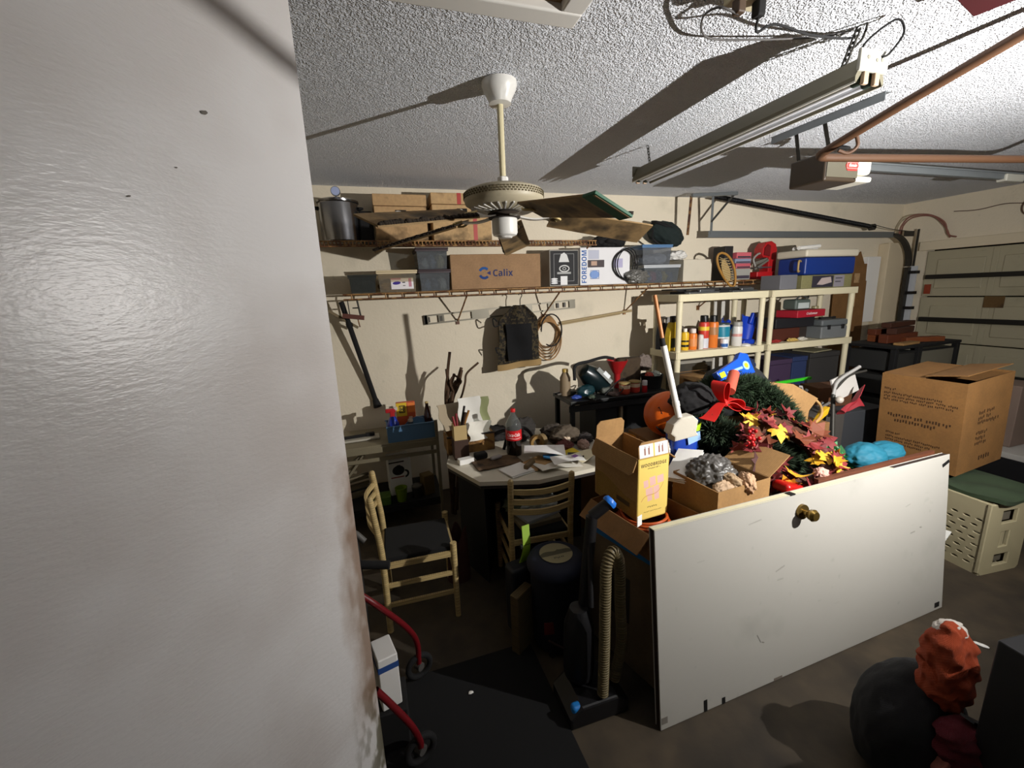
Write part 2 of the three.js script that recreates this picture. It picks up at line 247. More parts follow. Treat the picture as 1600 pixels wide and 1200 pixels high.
// ---------- things that hang from the ceiling ----------
{ // ceiling fan
  const t = thing('ceiling_fan', 'white ceiling fan with five dusty tan blades', 'fan', [0.58, 0, -1.92]);
  const w = mat(0xdad8d2, 0.35), y0 = mat(0xcfc5a0, 0.45), dust = mat(0x2a2118, 1), tan = mat(0x9a815a, 0.75, { map: T.stain });
  mesh('canopy', la([[0, 2.688], [0.074, 2.688], [0.075, 2.674], [0.069, 2.655], [0.055, 2.63], [0.047, 2.612], [0.048, 2.604], [0.03, 2.601], [0, 2.601]], 40), w, t).userData.label = 'white bell canopy';
  mesh('rod', la([[0, 2.30], [0.0135, 2.30], [0.0135, 2.605], [0, 2.605]], 16), y0, t).userData.label = 'yellowed down rod';
  mesh('collar', la([[0, 2.28], [0.024, 2.28], [0.024, 2.315], [0.02, 2.318], [0, 2.318]], 20), w, t);
  const hs = mesh('motor_housing', la([[0, 2.285], [0.05, 2.284], [0.13, 2.272], [0.168, 2.258], [0.175, 2.25], [0.176, 2.222], [0.170, 2.205], [0.140, 2.186], [0.09, 2.176], [0, 2.176]], 56), mat(0xbdb59f, 0.5, { map: T.grime }), t);
  const vents = []; for (let r = 0; r < 3; r++) for (let k = 0; k < 72; k++) vents.push(mv(bx(0.004, 0.0055, 0.007), 0.1765, 2.226 + r * 0.0085, 0).rotateY((k + (r % 2) * 0.5) * Math.PI / 36));
  mesh('vent_holes', vents, mat(0x5b5138, 0.9), hs).userData.kind = 'stuff';
  for (let k = 0; k < 28; k++) mesh('vent_fin', bar([0.075, 2.176, 0], [0.148, 2.187, 0], 0.006, 0.006).rotateY(k * Math.PI / 14), w, hs);
  mesh('flywheel', la([[0, 2.145], [0.07, 2.145], [0.075, 2.165], [0.06, 2.177], [0, 2.177]], 28), dust, t).userData.label = 'dust dark hub plate';
  mesh('switch_housing', la([[0, 2.062], [0.03, 2.062], [0.034, 2.068], [0.052, 2.074], [0.057, 2.085], [0.057, 2.143], [0.05, 2.148], [0, 2.148]], 32), w, t);
  for (let k = 0; k < 5; k++) {
    const a = rad(-5 + 72 * k), drop = 0.07;
    const iron = new THREE.Group(); iron.name = 'blade_iron'; iron.rotation.y = a; t.add(iron);
    const gy = (r) => 2.155 - 0.01 * r - drop * Math.max(0, r - 0.18) / 0.5;
    mesh('arm', [sheet((u, v) => { const r = 0.06 + 0.16 * u; return [r, gy(r) - 0.012 * Math.sin(u * 3.14), (v - 0.5) * (0.03 + 0.035 * u * u)]; }, 8, 3, 0.006)], w, iron);
    mesh('scroll', [tb([[0.2, gy(0.2), 0.03], [0.235, gy(0.23) - 0.006, 0.045], [0.255, gy(0.25) - 0.006, 0.02], [0.24, gy(0.24) - 0.006, 0], [0.255, gy(0.25) - 0.006, -0.02], [0.235, gy(0.23) - 0.006, -0.045], [0.2, gy(0.2), -0.03]], 0.005, 24)], mat(0xc8b27a, 0.45), iron).userData.label = 'ornate brass coloured scroll';
    const blade = new THREE.Group(); blade.name = 'blade'; blade.rotation.y = a; t.add(blade);
    const pitch = rad(21);
    mesh('board', sheet((u, v) => { const r = 0.215 + 0.475 * u, hw = (0.066 + 0.016 * u) * (u > 0.97 ? 0.96 : 1), q = (v - 0.5) * 2 * hw; return [r, gy(r) - 0.003 + q * Math.sin(pitch), q * Math.cos(pitch)]; }, 16, 4, 0.007), tan, blade);
    // dust fur on the leading edge
    reseed(70 + k); const fur = [];
    for (let i = 0; i < 46; i++) { const r = 0.225 + 0.46 * i / 45, hw = 0.066 + 0.016 * (r - 0.215) / 0.475, s = rr(0.006, 0.012); fur.push(blob(s, s * 0.8, s, 0.5, 3, i, 1).translate(r, gy(r) + 0.0005 - hw * Math.sin(pitch), -hw * Math.cos(pitch) + rr(-0.002, 0.003))); }
    mesh('dust', fur, dust, blade).userData = { kind: 'stuff', label: 'dark dust fur on the leading edge' };
    if (k === 4) mesh('tape', bx(0.06, 0.011, 0.172, 0, -0.0055, 0, 0.003).rotateX(-rad(21)).translate(0.665, gy(0.665) - 0.003, 0), mat(0x1d5a3f, 0.6), blade).userData.label = 'green tape around the blade tip';
  }
}
const chain = (parent, a, b, n, m = M.darkMetal, R = 0.011, tr = 0.0024) => { const A = V(...a), B = V(...b); for (let i = 0; i < n; i++) { const g = new THREE.TorusGeometry(R, tr, 6, 14).scale(0.75, 1.25, 1).rotateY(i % 2 ? 1.45 : 0.1); const d = B.clone().sub(A).normalize(), p = A.clone().lerp(B, (i + 0.5) / n); g.applyQuaternion(new THREE.Quaternion().setFromUnitVectors(V(0, -1, 0), d)); mesh('chain_link', g.translate(p.x, p.y, p.z), m, parent); } };
{ // shop light
  const t = thing('shop_light', 'unlit fluorescent shop light with two bare tubes hanging on chains', 'light fixture', [1.69, 2.475, 0]);
  const z0 = -2.53, z1 = -1.19, m = mat(0x6f6a57, 0.55), mw = mat(0xd9d7cc, 0.4);
  mesh('housing', ext([[-0.034, 0.085], [0.034, 0.085], [0.068, 0.02], [0.068, 0], [0.062, 0], [0.032, 0.045], [-0.032, 0.045], [-0.062, 0], [-0.068, 0], [-0.068, 0.02]], z1 - z0).translate(0, 0, z0), m, t);
  mesh('reflector', [bar([-0.0665, 0.002, z0], [-0.0665, 0.002, z1], 0.004, 0.006), bar([0.0665, 0.002, z0], [0.0665, 0.002, z1], 0.004, 0.006)], mw, t).userData.label = 'white lower rims';
  for (const x of [-0.026, 0.026]) {
    const tube = mesh('tube', rod([x, 0.018, z0 + 0.03], [x, 0.018, z1 - 0.03], 0.0175, 18), mat(0xd6d8dc, 0.25), t);
    for (const z of [z0 + 0.022, z1 - 0.022]) mesh('end_cap', rod([x, 0.018, z - 0.014], [x, 0.018, z + 0.014], 0.018, 18), mat(0x26352b, 0.5), tube);
    mesh('socket', bx(0.024, 0.05, 0.014, x, -0.004, z1 + 0.001, 0.004), mat(0xb39a80, 0.5), t); mesh('socket', bx(0.024, 0.05, 0.014, x, -0.004, z0 - 0.001, 0.004), mat(0xb39a80, 0.5), t);
  }
  mesh('end_plate', bx(0.135, 0.068, 0.012, 0, 0.034, z1 + 0.004, 0.004), mat(0xb3b1a6, 0.5), t); mesh('end_plate', bx(0.13, 0.062, 0.008, 0, 0.034, z0 - 0.003, 0.003), m, t);
  for (const [x, y] of [[-0.03, 0.075], [0.012, 0.07], [0.035, 0.072]]) mesh('knockout', rod([x, y, z1 + 0.008], [x, y, z1 + 0.0115], 0.006, 12), mat(0x8f8c7e, 0.6), t);
  chain(t, [0.02, 0.21, z0 + 0.03], [0.02, 0.085, z0 + 0.06], 7); chain(t, [0.03, 0.213, z1 - 0.08], [0.02, 0.085, z1 - 0.12], 8, M.darkMetal, 0.015, 0.0034);
  mesh('hook', tb([[0.03, 0.215, z1 - 0.05], [0.035, 0.19, z1 - 0.06], [0.05, 0.18, z1 - 0.08], [0.045, 0.165, z1 - 0.1], [0.03, 0.17, z1 - 0.11]], 0.004), M.darkMetal, t);
  mesh('power_cord', tb([[0.02, 0.08, z1 - 0.03], [0.01, 0.14, z1 - 0.04], [0.06, 0.19, z1 + 0.02], [0.09, 0.15, z1 + 0.03], [0.05, 0.09, z1 + 0.02], [0.03, 0.08, z1 + 0.012]], 0.0035, 40), M.black, t);
}
{ // ceiling receptacle and the grey wires looping from it
  const t = thing('ceiling_outlet', 'cream outlet box on the ceiling with two plugs and wires', 'outlet', [1.16, HC, -1.2]);
  mesh('box', bx(0.11, 0.035, 0.09, 0, -0.036, 0, 0.006), mat(0xcfc4a4, 0.5), t);
  mesh('plug', bx(0.03, 0.045, 0.03, 0.03, -0.081, 0.01, 0.006), M.black, t); mesh('plug', bx(0.03, 0.04, 0.03, -0.035, -0.076, 0, 0.006), mat(0x4a3828, 0.6), t);
  mesh('wire', tb([[0.03, -0.08, 0.01], [0.06, -0.10, -0.02], [0.13, -0.07, -0.02], [0.28, -0.075, -0.03], [0.46, -0.05, -0.06], [0.54, -0.03, -0.08]], 0.004, 50), M.black, t);
  mesh('wire', tb([[-0.035, -0.075, 0], [-0.10, -0.06, -0.01], [-0.09, -0.045, -0.09], [0.02, -0.035, -0.19], [0.2, -0.03, -0.17], [0.4, -0.02, -0.13], [0.54, -0.008, -0.09]], 0.0035, 60), mat(0x4d4a48, 0.6), t);
}
{ // opener
  const t = thing('garage_door_opener', 'brown garage door opener with white lens and long rail', 'door opener', [2.42, 2.36, -2.1]);
  const b = mat(0x3b3024, 0.45), f = mat(0x5a5648, 0.5), lens = mat(0xe6e2d2, 0.4);
  mesh('body', bx(0.25, 0.15, 0.22, 0.125, 0, 0.11, 0.012), b, t);
  mesh('front_plate', bx(0.235, 0.125, 0.006, 0.125, 0.02, 0.222, 0.006), f, t);
  mesh('lens', bx(0.115, 0.105, 0.2, 0.31, 0.045, 0.115, 0.02), lens, t); mesh('lens', bx(0.16, 0.03, 0.2, 0.29, 0.004, 0.12, 0.012), lens, t);
  const bd = mesh('badge', ext([[-0.05, 0], [-0.035, 0.026], [0.035, 0.026], [0.05, 0], [0.035, -0.026], [-0.035, -0.026]], 0.004), mat(0xc23a34, 0.45), t); bd.position.set(0.19, 0.082, 0.2255);
  decal('lettering', 0.09, 0.036, 2400, (g, w, h) => { g.strokeStyle = '#e8c8c0'; g.lineWidth = 4; g.strokeRect(8, 8, w - 16, h - 16); g.fillStyle = '#f2e4dc'; g.font = 'italic bold 52px sans-serif'; g.textAlign = 'center'; g.fillText('Genie', w / 2, h * 0.68); }, bd, [0, 0, 0.0048]);
  mesh('rail', [bx(3.35, 0.035, 0.03, 2.05, 0.1, 0.1), bx(3.35, 0.008, 0.05, 2.05, 0.135, 0.1)], M.galv, t); mesh('drive_chain', bx(3.2, 0.012, 0.008, 2.0, 0.147, 0.1), M.darkMetal, t);
  mesh('trolley', bx(0.2, 0.05, 0.06, 1.9, 0.085, 0.1, 0.01), mat(0x9d9b90, 0.5), t);
  mesh('ceiling_angle', [bx(0.035, 0.004, 0.62, 0, 0.325, 0.18), bx(0.004, 0.035, 0.62, -0.016, 0.29, 0.18)], M.galv, t);
  for (const [x, z] of [[0.03, 0.03], [0.06, 0.19]]) mesh('strap', bar([x * 0.3, 0.32, z - 0.02], [x, 0.145, z], 0.022, 0.003, [1, 0, 0]), M.darkMetal, t);
  mesh('wire_bundle', tb([[0.06, 0.17, 0.2], [0.09, 0.20, 0.16], [0.15, 0.185, 0.2], [0.13, 0.165, 0.24], [0.08, 0.18, 0.2], [0.11, 0.21, 0.18], [0.17, 0.17, 0.18]], 0.007, 50), M.black, t);
}
// brown steel tube bent to a hook, hung from the ceiling
{
  const t = thing('steel_hanger', 'brown bent steel tube hanging near the shop light', 'hanger', [0, 0, 0]);
  mesh('tube', tb([[2.2, 2.687, -0.72], [2.2, 2.662, -0.88], [2.2, 2.62, -1.055], [2.2, 2.53, -1.42], [2.196, 2.452, -1.70], [2.208, 2.442, -1.75], [2.25, 2.44, -1.776], [2.307, 2.44, -1.774], [2.645, 2.44, -1.724], [3.10, 2.44, -1.655], [3.511, 2.44, -1.591], [3.83, 2.45, -1.541], [3.9, 2.687, -1.53]], 0.0195, 220, 12, false, 0.35), M.brownRod, t);
  mesh('small_hook', tb([[2.2, 2.485, -1.58], [2.212, 2.43, -1.575], [2.19, 2.405, -1.60], [2.155, 2.42, -1.62]], 0.0078, 24), M.brownRod, t);
}
{ // red box edge and brown frame at the very top right, on the ceiling
  const t = thing('red_tin', 'red tin box stowed against the ceiling at the frame edge', 'tin', [1.78, HC - 0.09, -0.93], 0.25);
  mesh('body', bx(0.16, 0.085, 0.12, 0, 0, 0, 0.006), mat(0xa3182c, 0.4), t); mesh('rim', bx(0.166, 0.012, 0.126, 0, -0.002, 0, 0.004), mat(0x3a0d12, 0.5), t);
}
// ---------- garage-door hardware along the back wall ----------
{
  const t = thing('door_track', 'grey steel garage door track curving down to the floor', 'track');
  const prof = (w, h) => [[-w / 2, -h / 2], [w / 2, -h / 2], [w / 2, -h / 2 + 0.004], [-w / 2 + 0.004, -h / 2 + 0.004], [-w / 2 + 0.004, h / 2 - 0.004], [w / 2, h / 2 - 0.004], [w / 2, h / 2], [-w / 2, h / 2]];
  mesh('horizontal_rail', ext(prof(0.03, 0.062), 2.62).rotateY(Math.PI / 2).translate(3.17, 2.31, -3.6), M.galv, t);
  const arc = []; for (let i = 0; i <= 12; i++) { const a = Math.PI / 2 * i / 12; arc.push([5.78 + 0.36 * Math.sin(a), 2.31 - 0.36 * (1 - Math.cos(a)), -3.6]); }
  for (let i = 0; i < 12; i++) arc[i].next = arc[i + 1];
  mesh('curved_rail', arc.slice(0, 12).map((p) => bar(p, p.next, 0.03, 0.055, [0, 0, 1])), M.darkMetal, t);
  mesh('vertical_rail', bx(0.055, 1.94, 0.035, 6.14, 0, -3.6), M.darkMetal, t);
  mesh('pale_strip', [bx(0.02, 1.95, 0.07, 6.18, 0, -3.56)], mat(0xc9cdd2, 0.4), t).userData.label = 'pale strip beside the vertical rail';  // pale strip running alongside the dark rail
  for (const y of [1.86, 1.62, 1.44, 1.2, 0.6]) mesh('jamb_bracket', bx(0.075, 0.035, 0.09, 6.17, y, -3.555), M.blackM, t);
  mesh('corner_plate', [bx(0.16, 0.06, 0.01, 6.02, 2.29, -3.57), bx(0.012, 0.42, 0.02, 6.16, 1.95, -3.56)], M.darkMetal, t);
  mesh('hanger_angle', [bar([2.90, 2.645, -3.52], [3.42, 2.675, -3.52], 0.03, 0.03)], M.galv, t);
  mesh('hanger_strap', bar([2.91, 2.645, -3.54], [2.92, 2.30, -3.58], 0.028, 0.004, [0, 0, 1]), mat(0x8d7b62, 0.6, { map: T.rust }), t).userData.label = 'rusty perforated strap';
  mesh('hanger_strap', bar([3.16, 2.66, -3.54], [3.20, 2.31, -3.585], 0.026, 0.004, [0, 0, 1]), M.galv, t);
  mesh('brace', bar([3.40, 2.67, -3.53], [3.18, 2.42, -3.57], 0.02, 0.004, [0, 0, 1]), M.darkMetal, t);
}
{
  const t = thing('extension_spring', 'long dark extension spring slanting above the door track', 'spring');
  const pts = [], A = [3.25, 2.665, -3.62], B = [5.42, 2.405, -3.62], n = 190;
  class Helix extends THREE.Curve { getPoint(u, o = V()) { const a = u * n * 2 * Math.PI; return o.set(lerp(A[0], B[0], u), lerp(A[1], B[1], u) + 0.021 * Math.cos(a), A[2] + 0.021 * Math.sin(a)); } }
  mesh('coil', new THREE.TubeGeometry(new Helix(), n * 8, 0.0046, 4), M.blackM, t);
  mesh('hook', rod([3.19, 2.672, -3.62], [3.26, 2.664, -3.62], 0.006), M.darkMetal, t);
  mesh('pulley', [rod([5.47, 2.395, -3.645], [5.47, 2.395, -3.595], 0.034, 20), bar([5.41, 2.41, -3.62], [5.5, 2.39, -3.62], 0.05, 0.012)], M.darkMetal, t);
  mesh('cable', tb([[5.48, 2.425, -3.62], [5.8, 2.375, -3.62], [6.08, 2.35, -3.6]], 0.004), M.darkMetal, t);
}
single('rope_loop', 'thin reddish rope looped over the corner of the garage door', 'rope', [tb([[6.0, 2.30, -3.66], [6.02, 2.42, -3.66], [6.09, 2.52, -3.62], [6.18, 2.52, -3.5], [6.21, 2.42, -3.36], [6.205, 2.28, -3.3], [6.2, 2.24, -3.22]], 0.008, 60), tb([[6.03, 2.30, -3.66], [6.05, 2.43, -3.655], [6.11, 2.505, -3.6], [6.19, 2.495, -3.46], [6.215, 2.36, -3.34], [6.21, 2.24, -3.28]], 0.007, 60)], mat(0x8a5c50, 0.9));
single('cord_bundle', 'tangled brown cord bundle hanging on the wall above the garage door', 'cord', [0, 1, 2, 3].map((k) => tb(Array.from({ length: 9 }, (_, i) => { const a = i / 8 * 6.28; return [XR - 0.02, 2.46 + 0.075 * Math.sin(a + k) + 0.01 * k, -2.7 + 0.055 * Math.cos(a + k) + 0.035 * k]; }), 0.006, 50)).concat([tb([[XR - 0.015, 2.5, -2.75], [XR - 0.01, 2.52, -2.9], [XR - 0.01, 2.5, -3.1], [XR - 0.01, 2.52, -3.3]], 0.004), tb([[XR - 0.015, 2.48, -2.62], [XR - 0.012, 2.5, -2.4], [XR - 0.012, 2.47, -2.1]], 0.005)]), mat(0x5d4438, 0.9));
// ---------- wire shelves on the back wall ----------
function wireShelf(label, x0, x1, y, ties, braces) {
  const t = thing('wire_shelf', label, 'shelf', [0, y, 0]);
  const zf = -3.455, zb = ZW + 0.012;
  mesh('front_rail', rod([x0, 0, zf], [x1, 0, zf], 0.0055, 8), M.wire, t); mesh('front_rail', rod([x0, -0.036, zf + 0.004], [x1, -0.036, zf + 0.004], 0.0055, 8), M.wire, t);
  mesh('back_rail', rod([x0, 0, zb], [x1, 0, zb], 0.004, 6), M.wire, t); mesh('middle_rail', rod([x0, -0.006, (zf + zb) / 2], [x1, -0.006, (zf + zb) / 2], 0.004, 6), M.wire, t);
  const w = []; for (let x = x0; x <= x1; x += 0.026) w.push(rod([x, 0.003, zf], [x, 0.003, zb], 0.0022, 4)); mesh('wire_deck', w, M.wire, t).userData.kind = 'stuff';
  for (let x = x0 + 0.06; x < x1; x += ties) mesh('tie', rod([x, 0, zf + 0.002], [x, -0.036, zf + 0.006], 0.0055, 6), M.wire, t);
  for (const x of braces) mesh('brace', [rod([x, -0.036, zf + 0.006], [x - 0.03, -0.26, ZW + 0.014], 0.007, 8), bx(0.03, 0.05, 0.012, x - 0.03, -0.29, ZW + 0.008)], M.wire, t);
  return t;
}
wireShelf('upper rusty wire shelf right under the ceiling', -0.75, 1.87, 2.235, 0.028, [-0.5, 1.8]);
wireShelf('long lower rusty wire shelf with the blue lettered carton', -0.24, 4.15, 1.852, 0.123, [0.70, 1.52, 2.40, 3.3]);
const G = { sheer: (c, r = 0.25) => new THREE.MeshPhysicalMaterial({ color: c, roughness: r * 0.45, transmission: 0.9, thickness: 0, ior: 1.3 }) };
// stock pot with gauge
{
  const t = thing('canning_pot', 'big shiny steel canning pot with a round blue gauge', 'pot', [-0.21, 2.242, -3.60]);
  const s = mat(0x9a9a9c, 0.18, { metalness: 0.95 });
  mesh('pot', la([[0, 0], [0.13, 0], [0.138, 0.008], [0.14, 0.27], [0.145, 0.275], [0.138, 0.278], [0, 0.278]], 40), s, t);
  mesh('lid', la([[0.148, 0.278], [0.15, 0.29], [0.12, 0.302], [0, 0.31]], 40), s, t);
  const gg = mesh('gauge', rod([0, 0.345, 0.08], [0, 0.345, 0.10], 0.033, 24), M.steel, t); mesh('dial', rod([0, 0.345, 0.10], [0, 0.345, 0.1015], 0.029, 24), mat(0xaab6da, 0.4), gg); mesh('stem', rod([0, 0.30, 0.09], [0, 0.33, 0.09], 0.006), M.steel, gg);
  for (const x of [-1, 1]) mesh('handle', tb([[x * 0.14, 0.24, -0.03], [x * 0.17, 0.245, 0], [x * 0.14, 0.24, 0.03]], 0.01), M.black, t);
}
single('black_case', 'black case tucked between the steel pot and the stained carton', 'case', bx(0.1, 0.22, 0.2, 0, 0, 0, 0.015), M.black, [-0.02, 2.242, -3.64]);
function carton(name, label, w, h, d, pos, m, o = {}) {   // closed carton with separate lid flaps; base at pos
  const t = thing(name, label, 'carton', pos, o.turn || 0, o.group);
  const k = o.lid || 0.0, e = 0.004;
  mesh('body', bx(w, h - k, d, 0, 0, 0, 0.006), m, t);
  if (k) mesh('lid', bx(w + e * 2, k - 0.003, d + e * 2, 0, h - k + 0.003, 0, 0.005), o.lidMat || m, t);
  if (o.holes) { const y = h - k - 0.06; mesh('hand_hole', bx(0.085, 0.035, 0.008, 0, y, d / 2 - 0.0035, 0.003), mat(0x191511, 0.9), t); mesh('packing', blob(0.025, 0.014, 0.004, 0.4, 3, w, 2).translate(-0.018, y + 0.004, d / 2 + 0.0005), mat(0xd8d4cc, 0.8), t); }
  if (o.tape) mesh('tape', [bx(0.032, h - k, 0.0012, o.tape, 0, d / 2 + 0.0006), bx(0.032, k - 0.003, 0.0012, o.tape - 0.12, h - k + 0.003, d / 2 + e + 0.0006)], mat(0xb03830, 0.45), t).userData.label = 'red tape strip';
  return t;
}
carton('banker_box', 'stained brown lidded carton with a hand hole on the upper shelf', 0.385, 0.33, 0.3, [0.235, 2.242, -3.625], M.cardP, { lid: 0.085, holes: 1 });
carton('banker_box', 'brown lidded carton with red tape behind the fan', 0.47, 0.35, 0.3, [0.705, 2.242, -3.625], mat(0xd0b186, 0.85, { map: T.stain }), { lid: 0.085, holes: 1, tape: 0.10 });
single('black_bag', 'limp black bag on top of the white lettered carton', 'bag', blob(0.17, 0.06, 0.12, 0.3, 2.5, 4, 4, 0.5), M.black, [2.06, 2.184, -3.6]);
// lower shelf, left to right
function bin(label, w, h, d, pos, body, lidM, content, group) {
  const t = thing('storage_bin', label, 'storage bin', pos, 0, group);
  const th = 0.003, q = 0.93;   // tapered walls
  const wall = (sx, sz) => sheet((u, v) => { const k = lerp(q, 1, v); return sz ? [(u - 0.5) * w * k * (sz > 0 ? 1 : -1), v * h, sz * d / 2 * k] : [sx * w / 2 * k, v * h, (0.5 - u) * d * k * (sx > 0 ? 1 : -1)]; }, 2, 3, th);
  mesh('tub', [wall(0, 1), wall(0, -1), wall(1, 0), wall(-1, 0), bx(w * q, th, d * q, 0, 0.001, 0)], body, t);
  mesh('rim', [bx(w + 0.02, 0.012, 0.014, 0, h - 0.014, d / 2), bx(w + 0.02, 0.012, 0.014, 0, h - 0.014, -d / 2), bx(0.014, 0.012, d, w / 2, h - 0.014, 0), bx(0.014, 0.012, d, -w / 2, h - 0.014, 0)], lidM, t);
  mesh('lid', bx(w + 0.026, 0.014, d + 0.026, 0, h - 0.001, 0, 0.006), lidM, t);
  reseed(Math.round(w * 9999 + pos[0] * 777)); content.forEach((c, i) => mesh('contents', blob(w * 0.62 / content.length, h * rr(0.28, 0.46), d * 0.4, 0.25, 3, i + w * 50, 3, 0.3).translate((i + 0.5 - content.length / 2) * w / content.length * 0.8, 0.006, 0), mat(c, 0.8), t));
  return t;
}
const clearP = G.sheer(0xcfd3d6, 0.3), smoke = G.sheer(0x9ba09c, 0.35), milky = G.sheer(0xe6dfcf, 0.4);
bin('small clear bin at the left end of the lower shelf', 0.185, 0.12, 0.24, [-0.09, 1.861, -3.58], smoke, smoke, [0x39382f, 0x4d4a40, 0x2e2d2b]);
{ const t = bin('tub with a beige lid and a purple printed label', 0.285, 0.15, 0.22, [0.165, 1.861, -3.58], milky, mat(0xd8c6a0, 0.5), [0x8a6b22, 0x9a8a70]);
  decal('label', 0.17, 0.085, 1500, (g, w, h) => { g.fillStyle = '#e9e4e6'; g.fillRect(0, 0, w, h); g.fillStyle = '#c98a9a'; g.fillRect(0, 0, w * 0.45, h * 0.16); g.fillRect(w * 0.78, h * 0.05, w * 0.13, h * 0.75); g.fillStyle = '#f4f2f4'; g.fillRect(w * 0.92, h * 0.1, w * 0.06, h * 0.8); g.fillStyle = '#3b2a8c'; g.beginPath(); g.ellipse(w * 0.25, h * 0.45, w * 0.18, h * 0.14, -0.1, 0, 7); g.fill(); g.fillStyle = '#2a2a2e'; g.fillRect(w * 0.5, h * 0.36, w * 0.13, h * 0.09); g.fillRect(w * 0.52, h * 0.66, w * 0.11, h * 0.06); }, t, [0.035, 0.062, 0.1085], [-0.07, 0, 0]); }
bin('lower of two stacked clear bins with dark lids', 0.235, 0.15, 0.25, [0.455, 1.861, -3.60], clearP, mat(0x37262a, 0.5), [0x7f8794, 0x5d6069, 0xb7b6a8]);
bin('upper of two stacked clear bins with dark lids', 0.235, 0.15, 0.25, [0.445, 2.026, -3.60], clearP, mat(0x37262a, 0.5), [0xa9a8a0, 0x8d939c, 0xb8a878]);
{ // carton with the blue logo
  const t = carton('lettered_carton', 'long brown carton with blue Calix lettering', 0.77, 0.275, 0.24, [0.97, 1.861, -3.60], mat(0xa98560, 0.85, { map: T.card }), { lid: 0 });
  decal('lettering', 0.34, 0.12, 1500, (g, w, h) => {
    const cx = h * 0.5, cy0 = h * 0.5, R = h * 0.33; g.lineWidth = h * 0.17; g.strokeStyle = '#1d4f8f';
    g.beginPath(); g.arc(cx, cy0, R, -2.7, -0.75); g.stroke(); g.strokeStyle = '#173a78'; g.beginPath(); g.arc(cx, cy0, R, 0.75, 2.7); g.stroke();
    g.fillStyle = '#2a2f6a'; g.beginPath(); g.moveTo(cx + R * 0.5, cy0); g.lineTo(cx + R * 1.35, cy0 - R * 0.42); g.lineTo(cx + R * 1.35, cy0 + R * 0.42); g.fill();
    g.fillStyle = '#24305f'; g.font = `bold ${Math.round(h * 0.62)}px sans-serif`; g.fillText('Calix', h * 1.08, h * 0.73);
  }, t, [0.0, 0.125, 0.1212]); t.children[1].userData.label = 'blue logo and lettering';
}
{ // black picture box
  const t = carton('picture_box', 'black box with a white figure printed on its front', 0.275, 0.305, 0.2, [1.575, 1.861, -3.58], mat(0x9a958c, 0.7), {});
  decal('front_print', 0.26, 0.285, 1200, (g, w, h) => {
    g.fillStyle = '#2b2b2c'; g.fillRect(0, 0, w, h); g.strokeStyle = '#8d8d8d'; g.lineWidth = 5; g.strokeRect(w * 0.13, h * 0.09, w * 0.72, h * 0.8);
    g.fillStyle = '#d9d9d6'; g.beginPath(); g.moveTo(w * 0.38, h * 0.1); g.lineTo(w * 0.5, h * 0.05); g.lineTo(w * 0.6, h * 0.12); g.lineTo(w * 0.68, h * 0.33); g.lineTo(w * 0.3, h * 0.33); g.fill();
    g.strokeStyle = '#cfcfcc'; g.lineWidth = 12; g.beginPath(); g.ellipse(w * 0.5, h * 0.52, w * 0.17, h * 0.09, 0, 0, 7); g.stroke(); g.lineWidth = 6; g.beginPath(); g.ellipse(w * 0.5, h * 0.52, w * 0.06, h * 0.035, 0, 0, 7); g.stroke();
    g.fillStyle = '#a9a9a7'; g.fillRect(w * 0.24, h * 0.62, w * 0.5, h * 0.06); g.fillStyle = '#e6e6e6'; g.fillRect(w * 0.36, h * 0.74, w * 0.25, h * 0.26);
    for (let i = 0; i < 3; i++) { g.beginPath(); g.ellipse(w * 0.14, h * (0.82 + i * 0.06), w * 0.12, h * 0.028, 0, 0, 7); g.fill(); }
  }, t, [0, 0.152, 0.1012]);
}
{ // white tool box with blue lettering
  const t = carton('tool_carton', 'white carton with blue FOREDOM lettering up its side', 0.50, 0.322, 0.2, [1.98, 1.861, -3.585], mat(0xe2e1e2, 0.7), {});
  decal('front_print', 0.48, 0.312, 1100, (g, w, h) => {
    g.save(); g.translate(w * 0.105, h * 0.97); g.rotate(-Math.PI / 2); g.fillStyle = '#2f62a8'; g.font = `bold ${Math.round(w * 0.135)}px sans-serif`; g.fillText('FOREDOM', 0, 0, h * 0.92); g.restore();
    g.fillStyle = '#b9bccb'; g.fillRect(w * 0.14, h * 0.06, w * 0.22, h * 0.24); g.fillStyle = '#4d4446'; g.fillRect(w * 0.13, h * 0.33, w * 0.34, h * 0.2); g.fillStyle = '#b99a86'; g.fillRect(w * 0.2, h * 0.36, w * 0.12, h * 0.12);
    g.fillStyle = '#7d9bd0'; g.beginPath(); g.ellipse(w * 0.27, h * 0.73, w * 0.1, h * 0.11, 0, 0, 7); g.fill(); g.strokeStyle = '#5877ae'; g.lineWidth = 5; g.strokeRect(w * 0.19, h * 0.62, w * 0.17, h * 0.22);
    g.fillStyle = '#b3aecb'; g.fillRect(w * 0.66, h * 0.3, w * 0.2, h * 0.25);
  }, t, [0, 0.161, 0.1012]);
}
single('cable_coil', 'loose black cable coil hung in front of the white carton', 'cable', [0, 1, 2].map((k) => tb(Array.from({ length: 10 }, (_, i) => { const a = i / 9 * 6.283; return [0.105 * Math.cos(a) + 0.015 * k, 0.17 + (0.135 + 0.01 * k) * Math.sin(a) * (0.9 + 0.1 * Math.cos(a)), 0.012 * k]; }), 0.005, 60)), M.black, [2.15, 1.862, -3.47]);
single('bubble_pouch', 'crumpled grey plastic pouch in front of the clear bins', 'pouch', blob(0.12, 0.07, 0.07, 0.3, 2.6, 8, 4, 0.6), new THREE.MeshPhysicalMaterial({ color: 0x77756f, roughness: 0.35, transmission: 0.3, thickness: 0 }), [2.29, 1.861, -3.47]);
bin('long clear bin of colourful bits under the blue lidded bin', 0.385, 0.15, 0.2, [2.585, 1.861, -3.60], clearP, mat(0xbfc3c6, 0.4), [0x6b7896, 0xa04a68, 0x59617c, 0xb39a3a, 0x4e5872]);
